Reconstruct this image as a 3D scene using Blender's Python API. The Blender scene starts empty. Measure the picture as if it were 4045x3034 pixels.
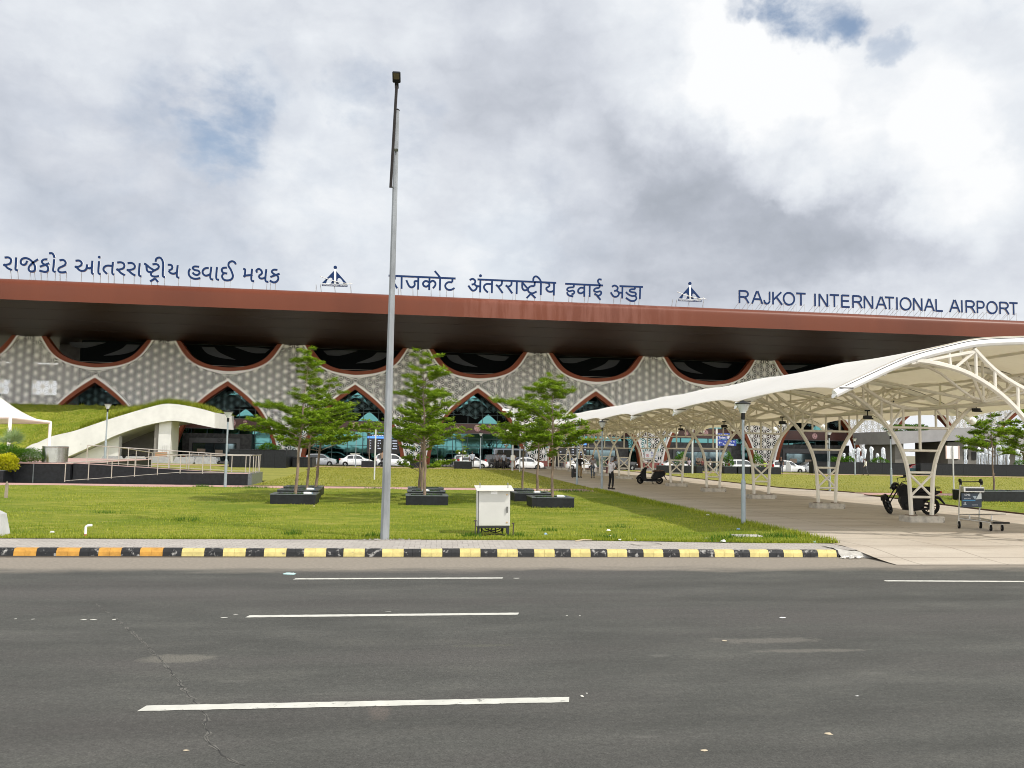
import bpy, math, random, bisect
import numpy as np
from mathutils import Vector, Matrix
R = math.radians
scene = bpy.context.scene
COL = scene.collection
# ------------------------------------------------------------------ camera
FPX, YAW, PITCH, ROLL, CH = 3278.0, .1325, .0773, .0177, 2.31      # focal length in photo pixels, angles, eye height
def cam_axes():
    cy, sy = math.cos(YAW), math.sin(YAW)
    f0 = np.array([sy, cy, 0.]); rt = np.array([cy, -sy, 0.]); up = np.array([0, 0, 1.])
    fw = f0*math.cos(PITCH)+up*math.sin(PITCH); u = up*math.cos(PITCH)-f0*math.sin(PITCH)
    return fw, rt*math.cos(ROLL)+u*math.sin(ROLL), u*math.cos(ROLL)-rt*math.sin(ROLL)
FW, RT, UP = cam_axes()
cd = bpy.data.cameras.new('camera'); cam = bpy.data.objects.new('camera', cd); COL.objects.link(cam)
cd.sensor_width = 36; cd.lens = 36*FPX/4045; cd.clip_end = 6000; cd.clip_start = .1
cam.matrix_world = Matrix(((RT[0], UP[0], -FW[0], 0), (RT[1], UP[1], -FW[1], 0), (RT[2], UP[2], -FW[2], CH), (0, 0, 0, 1)))
scene.camera = cam
# ------------------------------------------------------------------ light
SUN_EL, SUN_AZ = R(47), R(127)      # azimuth measured clockwise from +Y (towards the terminal): right and behind the camera
sd = bpy.data.lights.new('sun', 'SUN'); so = bpy.data.objects.new('sun', sd); COL.objects.link(so)
sd.energy = 3.1; sd.angle = R(.8); sd.color = (1, .95, .87)
sv = Vector((math.sin(SUN_AZ)*math.cos(SUN_EL), math.cos(SUN_AZ)*math.cos(SUN_EL), math.sin(SUN_EL)))
so.rotation_euler = sv.to_track_quat('Z', 'Y').to_euler()
scene.view_settings.view_transform = 'Standard'; scene.view_settings.look = 'None'
scene.cycles.filter_width = 1.0; scene.view_settings.gamma = 1; scene.view_settings.exposure = 0.16
# ------------------------------------------------------------------ sky (world)
def ray(x, y):                       # direction through a photo pixel (4045 x 3034)
    return FW+RT*(x-2022.5)/FPX-UP*(y-1517)/FPX
W = bpy.data.worlds.new('World'); scene.world = W; W.use_nodes = True
nt = W.node_tree; nt.nodes.clear()
class NG:
    def __init__(s, nt): s.nt = nt
    def n(s, t, **k):
        o = s.nt.nodes.new(t)
        for a, v in k.items():
            if a.startswith('i_'): o.inputs[a[2:].replace('_', ' ')].default_value = v
            else: setattr(o, a, v)
        return o
    def l(s, a, b): s.nt.links.new(a, b)
    def math(s, op, a, b=None, c=None, clamp=False):
        o = s.nt.nodes.new('ShaderNodeMath'); o.operation = op; o.use_clamp = clamp
        for i, v in enumerate((a, b, c)):
            if v is None: continue
            if isinstance(v, (int, float)): o.inputs[i].default_value = v
            else: s.l(v, o.inputs[i])
        return o.outputs[0]
    def vm(s, op, a, b=None, sc=None):
        o = s.nt.nodes.new('ShaderNodeVectorMath'); o.operation = op
        for i, v in enumerate((a, b)):
            if v is None: continue
            if isinstance(v, (tuple, list)): o.inputs[i].default_value = v
            else: s.l(v, o.inputs[i])
        if sc is not None: o.inputs['Scale'].default_value = sc
        return o
    def noise(s, vec, scale, detail=4, rough=.55, dist=0., dim='3D'):
        o = s.nt.nodes.new('ShaderNodeTexNoise'); o.noise_dimensions = dim
        o.inputs['Scale'].default_value = scale; o.inputs['Detail'].default_value = detail
        o.inputs['Roughness'].default_value = rough; o.inputs['Distortion'].default_value = dist
        if vec is not None: s.l(vec, o.inputs['Vector'])
        return o
    def ramp(s, fac, stops, interp='LINEAR'):
        o = s.nt.nodes.new('ShaderNodeValToRGB'); cr = o.color_ramp; cr.interpolation = interp
        while len(cr.elements) < len(stops): cr.elements.new(.5)
        for e, (p, c) in zip(cr.elements, stops):
            e.position = p; e.color = (c[0], c[1], c[2], 1) if isinstance(c, (tuple, list)) else (c, c, c, 1)
        s.l(fac, o.inputs[0]); return o.outputs[0]
    def mix(s, fac, a, b, mode='MIX'):
        o = s.nt.nodes.new('ShaderNodeMix'); o.data_type = 'RGBA'; o.blend_type = mode
        for sock, v in ((o.inputs[0], fac), (o.inputs[6], a), (o.inputs[7], b)):
            if isinstance(v, (int, float)): sock.default_value = v
            elif isinstance(v, (tuple, list)): sock.default_value = (v[0], v[1], v[2], 1)
            else: s.l(v, sock)
        return o.outputs[2]
    def smooth(s, v, a, b):
        o = s.nt.nodes.new('ShaderNodeMapRange'); o.interpolation_type = 'SMOOTHSTEP'
        o.inputs[1].default_value = a; o.inputs[2].default_value = b; s.l(v, o.inputs[0]); return o.outputs[0]
g = NG(nt)
tc = g.n('ShaderNodeTexCoord'); dirv = tc.outputs['Generated']
sky = g.n('ShaderNodeTexSky', sky_type='NISHITA', sun_disc=False, sun_elevation=SUN_EL, sun_rotation=SUN_AZ, air_density=1.0, dust_density=2.0, ozone_density=1.0)
skyc = g.mix(1., sky.outputs[0], (.15, .145, .135), 'MULTIPLY')
warp = g.noise(dirv, 5.5, 6, .6)
w1 = g.vm('SUBTRACT', warp.outputs['Color'], (.5, .5, .5))
warp2 = g.noise(dirv, 19., 5, .62)
w2 = g.vm('SUBTRACT', warp2.outputs['Color'], (.5, .5, .5))
dw = g.vm('ADD', g.vm('SCALE', w1.outputs[0], sc=.20).outputs[0], g.vm('SCALE', w2.outputs[0], sc=.055).outputs[0])
dd = g.vm('NORMALIZE', g.vm('ADD', dirv, dw.outputs[0]).outputs[0]).outputs[0]
sq = g.vm('MULTIPLY', dirv, (1., 1., 1.7)).outputs[0]
n1 = g.noise(sq, 3.1, 9, .56, .35).outputs[0]
n2 = g.noise(sq, 11., 8, .6, .2).outputs[0]
B = g.math('ADD', g.math('MULTIPLY', g.math('SUBTRACT', n1, .5), .42), .775)
B = g.math('ADD', B, g.math('MULTIPLY', g.math('SUBTRACT', n2, .5), .26))
def puff(scale, amp, mid):            # rounded billows with creases between them, as on cumulus
    global B
    nn = g.noise(g.vm('ADD', sq, g.vm('SCALE', w2.outputs[0], sc=.05).outputs[0]).outputs[0], scale, 5, .5).outputs[0]
    bl = g.math('ABSOLUTE', g.math('MULTIPLY_ADD', nn, 2., -1.)); B = g.math('MULTIPLY_ADD', g.math('SUBTRACT', bl, mid), amp, B)
puff(4.2, .34, .15); puff(10.5, .20, .15)
def blob(px, py, r, soft=1.0):       # direction of a cloud patch and its angular radius (px of the photo's focal length)
    c = ray(px*1.8286, py*1.8286); c = c/np.linalg.norm(c)
    d = g.vm('DOT_PRODUCT', dd, tuple(float(v) for v in c)).outputs['Value']
    a = r*1.8286/FPX
    return g.smooth(d, math.cos(a*(1+.75*soft)), math.cos(a*max(.05, 1-.75*soft)))
for px, py, r, amt, soft in (
    (1420, 520, 170, -.26, .9), (1620, 500, 200, -.30, .8), (1300, 470, 130, -.10, 1), (1830, 430, 150, -.26, .9), (1800, 520, 120, -.16, 1),
    (1190, 190, 190, -.18, .9), (1350, 260, 150, -.12, 1), (560, 60, 210, -.09, 1), (950, 110, 170, -.10, 1),
    (60, 330, 210, -.17, .9), (330, 410, 190, -.13, 1), (520, 400, 110, -.07, 1), (150, 60, 150, .06, 1), (1010, 360, 160, -.08, 1),
    (1700, 330, 95, .36, .7), (1740, 410, 60, .28, .6), (1640, 250, 130, .18, .8), (1480, 90, 160, .2, .9), (1640, 110, 110, .22, .8),
    (1900, 210, 120, .16, .8), (1985, 340, 110, .26, .7), (2080, 430, 90, .22, .7), (2080, 120, 150, .12, 1),
    (1240, 365, 70, .22, .9), (1040, 520, 80, .10, 1), (700, 300, 140, .05, 1), (680, 160, 140, .06, 1), (2160, 560, 150, -.04, 1)):
    B = g.math('MULTIPLY_ADD', blob(px, py, r, soft), amt*.54, B)
sz = g.n('ShaderNodeSeparateXYZ'); g.l(dirv, sz.inputs[0])
hz = g.smooth(sz.outputs[2], .26, .02)
B = g.math('MULTIPLY_ADD', hz, .08, B)
cloud = g.ramp(B, [(.25, (.34, .37, .42)), (.42, (.43, .46, .52)), (.62, (.58, .61, .67)), (.82, (.74, .77, .81)), (1., (.88, .89, .90))])
# low sky behind the camera, out of view, brightened to light the shaded facade
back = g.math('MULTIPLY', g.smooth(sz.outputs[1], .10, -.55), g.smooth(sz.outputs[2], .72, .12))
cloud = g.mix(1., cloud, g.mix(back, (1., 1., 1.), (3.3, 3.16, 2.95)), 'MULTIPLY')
hole = None
for px, py, r, amt, soft in ((480, 262, 95, .95, .7), (560, 215, 60, .35, .9), (770, 205, 55, .40, 1), (860, 270, 60, .25, 1), (330, 240, 80, .35, 1), (1735, -12, 72, 1.15, .5), (1890, 72, 38, .6, .7), (1640, 5, 40, .5, .7), (1060, 600, 150, .2, 1), (430, 520, 300, .15, 1), (2130, 10, 40, .3, .8)):
    h1 = g.math('MULTIPLY', blob(px, py, r, soft), amt)
    hole = h1 if hole is None else g.math('MAXIMUM', hole, h1)
hole = g.math('MULTIPLY', g.math('MULTIPLY', hole, .82), g.smooth(n2, .72, .36), clamp=True)
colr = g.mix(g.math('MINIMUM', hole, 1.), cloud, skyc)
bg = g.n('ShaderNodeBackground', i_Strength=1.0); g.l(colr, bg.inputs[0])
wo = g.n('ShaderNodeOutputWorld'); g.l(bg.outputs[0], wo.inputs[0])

# ------------------------------------------------------------------ terrain and photo-to-ground helpers
def sstep(a, b, x):
    t = min(1, max(0, (x-a)/(b-a))); return t*t*(3-2*t)
def zg(X, Y):                        # ground height: flat plaza, dipping to the drop-off road at its far side
    z = .15-.45*sstep(87, 103, Y)
    return z
def G(x, y, z=None):
    d = ray(x, y); zz = .15 if z is None else z
    for _ in range(40):
        t = (zz-CH)/d[2]; P = d*t+np.array([0, 0, CH])
        if z is None: zz = .5*zz+.5*zg(P[0], P[1])
    return Vector(P)
def atY(x, y, Y):
    d = ray(x, y); return Vector(d*(Y/d[1])+np.array([0, 0, CH]))
# ------------------------------------------------------------------ materials
MATS = {}
def mat(name, c, rough=.6, metal=0., var=0., vs=3., bump=0., bs=40., spec=.5, sss=None, coat=0., stain=None, stretch=(1, 1, 1)):
    if name in MATS: return MATS[name]
    m = bpy.data.materials.new(name); m.use_nodes = True; MATS[name] = m
    q = NG(m.node_tree); b = m.node_tree.nodes['Principled BSDF']
    b.inputs['Base Color'].default_value = (*c, 1); b.inputs['Roughness'].default_value = rough
    b.inputs['Metallic'].default_value = metal; b.inputs['Specular IOR Level'].default_value = spec
    if coat: b.inputs['Coat Weight'].default_value = coat; b.inputs['Coat Roughness'].default_value = .05
    t = q.n('ShaderNodeTexCoord'); ov = q.vm('MULTIPLY', t.outputs['Object'], stretch).outputs[0]
    if var:
        nz = q.noise(ov, vs, 6, .6)
        k = q.smooth(nz.outputs[0], .3, .7)
        col = q.mix(k, tuple(v*(1-var) for v in c), tuple(min(1, v*(1+var)) for v in c))
        if stain:
            n3 = q.noise(ov, stain[1], 7, .65)
            col = q.mix(q.smooth(n3.outputs[0], stain[2], stain[2]+.12), col, stain[0])
        q.l(col, b.inputs['Base Color'])
    if bump:
        nb = q.noise(ov, bs, 4, .6)
        bp = q.n('ShaderNodeBump', i_Strength=bump, i_Distance=.02); q.l(nb.outputs[0], bp.inputs['Height']); q.l(bp.outputs[0], b.inputs['Normal'])
    return m
def emis(name, c, s):
    m = bpy.data.materials.new(name); m.use_nodes = True; b = m.node_tree.nodes['Principled BSDF']
    b.inputs['Base Color'].default_value = (*[v*.3 for v in c], 1); b.inputs['Emission Color'].default_value = (*c, 1); b.inputs['Emission Strength'].default_value = s
    MATS[name] = m; return m
# ------------------------------------------------------------------ mesh helpers
class MB:
    def __init__(s): s.v = []; s.f = []; s.m = []; s.cm = 0
    def add(s, vs, fs, mi=None):
        o = len(s.v); s.v += [tuple(v) for v in vs]
        s.f += [tuple(i+o for i in f) for f in fs]; s.m += [s.cm if mi is None else mi]*len(fs)
    def box(s, x0, x1, y0, y1, z0, z1, mi=None, M=None):
        vs = [(x, y, z) for z in (z0, z1) for y in (y0, y1) for x in (x0, x1)]
        if M is not None: vs = [M @ Vector(v) for v in vs]
        s.add(vs, [(0, 2, 3, 1), (4, 5, 7, 6), (0, 1, 5, 4), (2, 6, 7, 3), (0, 4, 6, 2), (1, 3, 7, 5)], mi); return s
    def cbox(s, c, sx, sy, sz, rz=0., mi=None, ry=0., rx=0.):
        M = Matrix.Translation(c) @ Matrix.Rotation(rz, 4, 'Z') @ Matrix.Rotation(ry, 4, 'Y') @ Matrix.Rotation(rx, 4, 'X')
        return s.box(-sx/2, sx/2, -sy/2, sy/2, -sz/2, sz/2, mi, M)
    def bbox(s, x0, x1, y0, y1, z0, z1, b=.02, mi=None, M=None):   # box with chamfered edges
        bm_v = []; 
        xs, ys, zs = (x0, x0+b, x1-b, x1), (y0, y0+b, y1-b, y1), (z0, z0+b, z1-b, z1)
        idx = {}
        def V(i, j, k):
            if (i, j, k) not in idx:
                idx[(i, j, k)] = len(bm_v); v = Vector((xs[i], ys[j], zs[k])); bm_v.append(M @ v if M is not None else v)
            return idx[(i, j, k)]
        f = []
        a, c = 1, 2
        f.append((V(0,a,a),V(0,a,c),V(0,c,c),V(0,c,a))); f.append((V(3,a,a),V(3,c,a),V(3,c,c),V(3,a,c)))
        f.append((V(a,0,a),V(c,0,a),V(c,0,c),V(a,0,c))); f.append((V(a,3,a),V(a,3,c),V(c,3,c),V(c,3,a)))
        f.append((V(a,a,0),V(a,c,0),V(c,c,0),V(c,a,0))); f.append((V(a,a,3),V(c,a,3),V(c,c,3),V(a,c,3)))
        for (i, i2) in ((0, a), (3, c)):
            for (j, j2) in ((0, a), (3, c)):
                f.append((V(i,j2,a),V(i,j2,c),V(i2,j,c),V(i2,j,a)))
                f.append((V(i,a,j2),V(i,c,j2),V(i2,c,j),V(i2,a,j)))
                f.append((V(a,i,j2),V(c,i,j2),V(c,i2,j),V(a,i2,j)))
                for (k, k2) in ((0, a), (3, c)): f.append((V(i,j2,k2),V(i2,j,k2),V(i2,j2,k)))
        s.add(bm_v, f, mi); return s
    def tube(s, pts, r, n=8, mi=None, cap=True, up=None):
        pts = [Vector(p) for p in pts]; rs = r if isinstance(r, (list, tuple)) else [r]*len(pts)
        vs = []; fs = []; prev = None
        for i, p in enumerate(pts):
            d = (pts[min(i+1, len(pts)-1)]-pts[max(i-1, 0)]).normalized()
            if prev is None:
                a = Vector((0, 0, 1)) if abs(d.z) < .9 else Vector((1, 0, 0))
                if up is not None: a = Vector(up)
                x = d.cross(a).normalized()
            else:
                x = (prev-d*prev.dot(d)).normalized()
            prev = x; y = d.cross(x)
            for k in range(n):
                t = 2*math.pi*(k+.5)/n; vs.append(p+(x*math.cos(t)+y*math.sin(t))*rs[i])
        for i in range(len(pts)-1):
            for k in range(n): fs.append((i*n+k, i*n+(k+1) % n, (i+1)*n+(k+1) % n, (i+1)*n+k))
        if cap: fs.append(tuple(range(n-1, -1, -1))); fs.append(tuple((len(pts)-1)*n+k for k in range(n)))
        s.add(vs, fs, mi); return s
    def bar(s, a, b, w, h=None, mi=None):
        return s.tube([a, b], (w if h is None else (w+h)/2)*.7071, 4, mi)
    def lathe(s, prof, n=16, c=(0, 0, 0), mi=None, M=None, cap=True):
        vs = []; fs = []
        for r, z in prof:
            for k in range(n):
                t = 2*math.pi*k/n; v = Vector((c[0]+r*math.cos(t), c[1]+r*math.sin(t), c[2]+z)); vs.append(M @ v if M is not None else v)
        for i in range(len(prof)-1):
            for k in range(n): fs.append((i*n+k, i*n+(k+1) % n, (i+1)*n+(k+1) % n, (i+1)*n+k))
        if cap: fs.append(tuple(range(n-1, -1, -1))); fs.append(tuple((len(prof)-1)*n+k for k in range(n)))
        s.add(vs, fs, mi); return s
    def prism(s, poly, y0, y1, mi=None, M=None):   # polygon in XZ extruded along Y
        n = len(poly); vs = [Vector((x, y0, z)) for x, z in poly]+[Vector((x, y1, z)) for x, z in poly]
        if M is not None: vs = [M @ v for v in vs]
        fs = [tuple(range(n)), tuple(range(2*n-1, n-1, -1))]+[(i, i+n, (i+1) % n+n, (i+1) % n) for i in range(n)]
        s.add(vs, fs, mi); return s
    def ball(s, c, rx, ry=None, rz=None, n=10, mi=None):
        ry = ry or rx; rz = rz or rx; vs = []; fs = []; h = max(4, n//2+1)
        for i in range(1, h):
            a = math.pi*i/h
            for k in range(n):
                t = 2*math.pi*k/n; vs.append((c[0]+rx*math.sin(a)*math.cos(t), c[1]+ry*math.sin(a)*math.sin(t), c[2]+rz*math.cos(a)))
        t0 = len(vs); vs += [(c[0], c[1], c[2]+rz), (c[0], c[1], c[2]-rz)]
        for i in range(h-2):
            for k in range(n): fs.append((i*n+k, (i+1)*n+k, (i+1)*n+(k+1) % n, i*n+(k+1) % n))
        for k in range(n): fs.append((t0, k, (k+1) % n)); fs.append((t0+1, (h-2)*n+(k+1) % n, (h-2)*n+k))
        s.add(vs, fs, mi); return s
    def grid(s, fn, nu, nv, mi=None):
        vs = [fn(i/nu, j/nv) for j in range(nv+1) for i in range(nu+1)]
        fs = [(j*(nu+1)+i, j*(nu+1)+i+1, (j+1)*(nu+1)+i+1, (j+1)*(nu+1)+i) for j in range(nv) for i in range(nu)]
        s.add(vs, fs, mi); return s
    def strip(s, A, B, y0, y1, mi=None):   # band between two XZ polylines, thick from y0 to y1
        n = len(A); vs = [(x, y, z) for y in (y0, y1) for L in (A, B) for x, z in L]; fs = []
        for i in range(n-1):
            fs += [(i, i+1, n+i+1, n+i), (2*n+i, 3*n+i, 3*n+i+1, 2*n+i+1), (i, 2*n+i, 2*n+i+1, i+1), (n+i, n+i+1, 3*n+i+1, 3*n+i)]
        fs += [(0, n, 3*n, 2*n), (n-1, 3*n-1, 4*n-1, 2*n-1)]
        s.add(vs, fs, mi); return s
    def mesh(s, name, mats, smooth=35):
        me = bpy.data.meshes.new(name); me.from_pydata(s.v, [], s.f)
        for m in (mats if isinstance(mats, (list, tuple)) else [mats]): me.materials.append(m)
        if isinstance(mats, (list, tuple)) and len(mats) > 1: me.polygons.foreach_set('material_index', s.m)
        me.validate(); me.update()
        if smooth:
            me.polygons.foreach_set('use_smooth', [True]*len(me.polygons)); me.set_sharp_from_angle(angle=R(smooth))
        return me
    def build(s, name, mats, parent=None, smooth=35):
        return link(name, s.mesh(name, mats, smooth), parent)
def link(name, data, parent=None):
    o = bpy.data.objects.new(name, data); COL.objects.link(o)
    if parent is not None: o.parent = parent
    return o
def tag(o, label, cat, group=None, kind=None):
    if label: o['label'] = label
    if cat: o['category'] = cat
    if group: o['group'] = group
    if kind: o['kind'] = kind
    return o
def thing(name, label, cat, loc=(0, 0, 0), rz=0., group=None):
    o = link(name, None); o.location = loc; o.rotation_euler = (0, 0, rz); o.empty_display_size = .2
    return tag(o, label, cat, group)
def struct(o, label, cat): return tag(o, label, cat, kind='structure')
def dup(o, loc, rz=0., label=None, scale=None):          # a thing and all its parts; meshes shared
    def rec(a, par):
        c = a.copy(); COL.objects.link(c)
        if par is not None: c.parent = par
        for ch in a.children: rec(ch, c)
        return c
    c = rec(o, None); c.location = loc; c.rotation_euler = (0, 0, rz)
    if scale: c.scale = scale
    if label: c['label'] = label
    return c
def lerp_curve(pts, n):              # resample an XZ/XY polyline through a smooth (Catmull-Rom) curve
    P = [np.array(p, float) for p in pts]; out = []
    for i in range(len(P)-1):
        a, b, c, d = P[max(i-1, 0)], P[i], P[i+1], P[min(i+2, len(P)-1)]
        for k in range(8):
            t = k/8; out.append(.5*((2*b)+(c-a)*t+(2*a-5*b+4*c-d)*t*t+(3*b-a-3*c+d)*t**3))
    out.append(P[-1]); L = [0]
    for a, b in zip(out, out[1:]): L.append(L[-1]+np.linalg.norm(b-a))
    r = []
    for k in range(n+1):
        s = L[-1]*k/n; j = min(len(L)-2, max(0, bisect.bisect_right(L, s)-1))
        t = (s-L[j])/max(1e-9, L[j+1]-L[j]); r.append(tuple(float(v) for v in out[j]*(1-t)+out[j+1]*t))
    return r
def text_mesh(txt, size, name='lettering', depth=.004, m=None, parent=None, align='CENTER'):
    cu = bpy.data.curves.new('t', 'FONT'); cu.body = txt; cu.size = size; cu.extrude = depth; cu.align_x = align; cu.align_y = 'CENTER'; cu.resolution_u = 3
    o = bpy.data.objects.new('t', cu); COL.objects.link(o)
    dg = bpy.context.evaluated_depsgraph_get(); me = bpy.data.meshes.new_from_object(o.evaluated_get(dg)); me.name = name
    bpy.data.objects.remove(o); bpy.data.curves.remove(cu)
    me.transform(Matrix.Rotation(R(90), 4, 'X'))
    me.materials.clear(); me.materials.append(m)
    return link(name, me, parent)
# common materials
M_white = mat('white_paint', (.74, .73, .69), .55, var=.08, vs=1.2)
M_black = mat('black_plastic', (.006, .006, .0065), .5, spec=.3)
M_rubber = mat('rubber', (.009, .009, .009), .85, spec=.2)
M_chrome = mat('chrome', (.7, .7, .7), .15, 1.)
M_steel = mat('stainless_steel', (.62, .61, .58), .28, .9)
M_galv = mat('galvanised_steel', (.27, .285, .295), .55, .35, var=.22, vs=3.5, stretch=(1, 1, .3))
M_lamp_paint = mat('grey_lamp_paint', (.30, .345, .375), .5, .1, var=.08, vs=2)
M_granite = mat('black_granite', (.0085, .0098, .012), .45, var=.4, vs=6., spec=.28)
M_granite_l = mat('grey_granite', (.10, .115, .12), .3, var=.2, vs=9.)
M_cream = mat('cream_steel_paint', (.69, .65, .565), .45, var=.06, vs=2.)
M_conc = mat('concrete', (.42, .40, .36), .85, var=.2, vs=5., bump=.3, bs=30)
M_navy = mat('navy_letter', (.006, .026, .10), .4, spec=.15)
M_terracotta = mat('terracotta_cladding', (.225, .056, .022), .45, var=.10, vs=.5, spec=.2)
# ------------------------------------------------------------------ ground
def ground_mat():
    m = bpy.data.materials.new('soil'); m.use_nodes = True; q = NG(m.node_tree); b = m.node_tree.nodes['Principled BSDF']
    t = q.n('ShaderNodeTexCoord'); nz = q.noise(t.outputs['Object'], .3, 6)
    q.l(q.ramp(nz.outputs[0], [(.3, (.16, .15, .09)), (.7, (.24, .21, .13))]), b.inputs['Base Color']); b.inputs['Roughness'].default_value = .95
    return m
def sheet(name, x0, x1, y0, y1, dz, m, nx, ny, label, cat, hf=None):
    b = MB(); hf = hf or zg
    b.grid(lambda u, v: ((X := x0+(x1-x0)*u), (Y := y0+(y1-y0)*v), hf(X, Y)+dz), nx, ny)
    return struct(b.build(name, m), label, cat)
gb = MB(); gb.grid(lambda u, v: (-2500+5000*u, -1500+4500*v, -.62), 2, 2)
struct(gb.build('ground', ground_mat()), 'flat brown earth reaching the horizon under everything', 'ground')
gb = MB(); gb.grid(lambda u, v: ((X := -120+260*u), (Y := 19.5+84.5*v), zg(X, Y)-.10), 130, 84)
struct(gb.build('ground', MATS.get('soil') or ground_mat()), 'bare earth bed under the lawns and paths', 'ground')
# asphalt
def asphalt():
    m = bpy.data.materials.new('asphalt'); m.use_nodes = True; MATS['asphalt'] = m; q = NG(m.node_tree); b = m.node_tree.nodes['Principled BSDF']
    t = q.n('ShaderNodeTexCoord'); o = t.outputs['Object']
    fine = q.noise(o, 55, 3, .7); mid = q.noise(q.vm('MULTIPLY', o, (.6, 1.4, 1)).outputs[0], 1.1, 6, .62); big = q.noise(q.vm('MULTIPLY', o, (.25, 1., 1)).outputs[0], .5, 4, .6)
    c = q.ramp(mid.outputs[0], [(.28, (.060, .060, .053)), (.52, (.078, .0775, .069)), (.75, (.104, .102, .089))])
    c = q.mix(q.smooth(big.outputs[0], .42, .7), c, (.086, .081, .074))
    g2 = q.noise(o, 17, 4, .75); c = q.mix(1., c, q.ramp(g2.outputs[0], [(.25, .72), (.5, 1.), (.75, 1.34)]), 'MULTIPLY'); c = q.mix(1., c, q.ramp(fine.outputs[0], [(.22, .30), (.42, .85), (.6, 1.08), (.85, 2.1)]), 'MULTIPLY')
    agg = q.n('ShaderNodeTexVoronoi'); agg.inputs['Scale'].default_value = 62; q.l(o, agg.inputs['Vector'])
    c = q.mix(q.math('MULTIPLY', q.smooth(agg.outputs['Distance'], .16, .05), .5), c, (.21, .205, .19))
    # dusty worn patches (streaks along the road) and tyre polish
    st = q.noise(q.vm('MULTIPLY', o, (.5, 3.4, 1)).outputs[0], 1.7, 6, .7)
    c = q.mix(q.math('MULTIPLY', q.smooth(st.outputs[0], .62, .76), .42), c, (.145, .138, .115))
    def patch(cx, cy, rx, ry, amt, cc, rag=.5):
        s = q.n('ShaderNodeSeparateXYZ'); q.l(o, s.inputs[0])
        a = q.math('DIVIDE', q.math('SUBTRACT', s.outputs[0], cx), rx); d = q.math('DIVIDE', q.math('SUBTRACT', s.outputs[1], cy), ry)
        r = q.math('SQRT', q.math('ADD', q.math('MULTIPLY', a, a), q.math('MULTIPLY', d, d)))
        r = q.math('ADD', r, q.math('MULTIPLY', q.math('SUBTRACT', q.noise(o, 5.5, 8, .75).outputs[0], .5), rag*2.2+1.3))
        return q.math('MULTIPLY', q.math('MULTIPLY', q.smooth(r, 1.15, .55), q.smooth(fine.outputs[0], .25, .6)), amt), cc
    for (px, py), rx, ry, amt, cc, rag in (((700, 2600), .42, .20, .85, (.165, .155, .13), .25), ((3020, 2530), .75, .16, .6, (.19, .175, .15), .6), ((3190, 2570), .75, .09, .55, (.19, .175, .15), .6), ((1500, 2810), .10, .30, .5, (.16, .13, .11), .5), ((1900, 2550), .35, .06, .35, (.14, .14, .10), .8), ((2600, 2590), .12, .06, .5, (.15, .145, .13), .5), ((3450, 2660), .18, .05, .4, (.15, .145, .13), .5), ((2550, 2910), .12, .04, .4, (.15, .145, .13), .5), ((930, 2690), .2, .05, .4, (.15, .145, .13), .6)):
        P = G(px, py, 0.); f, cc = patch(P.x, P.y, rx, ry, amt, cc, rag); c = q.mix(f, c, cc)
    tyre = q.noise(q.vm('MULTIPLY', o, (.02, 1.15, 1)).outputs[0], 1.0, 3, .55); c = q.mix(1., c, q.ramp(tyre.outputs[0], [(.32, .86), (.5, 1.), (.68, 1.12)]), 'MULTIPLY')
    oil = q.noise(o, .8, 5, .7); c = q.mix(q.math('MULTIPLY', q.smooth(oil.outputs[0], .64, .74), .35), c, (.035, .034, .032))
    # sand drift along the kerb
    s = q.n('ShaderNodeSeparateXYZ'); q.l(o, s.inputs[0])
    yy = q.math('ADD', s.outputs[1], q.math('MULTIPLY', q.math('SUBTRACT', q.noise(q.vm('MULTIPLY', o, (.35, 1, 1)).outputs[0], 1.3, 6, .65).outputs[0], .5), 1.5))
    sand = q.smooth(yy, 15.5, 16.4)
    sn = q.noise(o, 14, 5, .6)
    c = q.mix(q.math('MULTIPLY', sand, .93), c, q.ramp(sn.outputs[0], [(.3, (.235, .205, .165)), (.7, (.315, .275, .225))]))
    gut = q.smooth(q.math('ADD', s.outputs[1], q.math('MULTIPLY', q.math('SUBTRACT', sn.outputs[0], .5), .3)), 17.55, 17.78)
    c = q.mix(q.math('MULTIPLY', gut, q.smooth(s.outputs[0], 10.4, 9.4)), c, (.075, .062, .048))
    q.l(c, b.inputs['Base Color']); b.inputs['Roughness'].default_value = .88; b.inputs['Specular IOR Level'].default_value = .3
    bp = q.n('ShaderNodeBump', i_Strength=.55, i_Distance=.012)
    hh = q.math('ADD', fine.outputs[0], q.math('MULTIPLY', q.math('MINIMUM', agg.outputs['Distance'], .3), 1.2)); q.l(hh, bp.inputs['Height']); q.l(bp.outputs[0], b.inputs['Normal'])
    return m
M_asph = asphalt()
KY = 17.80                                   # face of the kerb
def kerb_y(X): return KY+.12*sstep(0, -9, X)-.06*sstep(1, 8, X)
rb = MB(); rb.grid(lambda u, v: (-160+320*u, -30+(KY+.9+30)*v, 0), 2, 2)
road = struct(rb.build('road', M_asph), 'grey asphalt road with faded dust and white dashes', 'road')
def paint():
    m = mat('road_paint', (.58, .57, .51), .7, var=.1, vs=4, stain=((.15, .145, .13), 11., .585)); return m
ck = [G(x, y, 0.) for x, y in ((366, 2372), (500, 2478), (637, 2611), (700, 2690), (797, 2803), (812, 2870), (829, 2930), (890, 2985), (956, 3025))]
cc = lerp_curve([(p.x, p.y) for p in ck], 110); r4 = random.Random(4)
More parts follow.
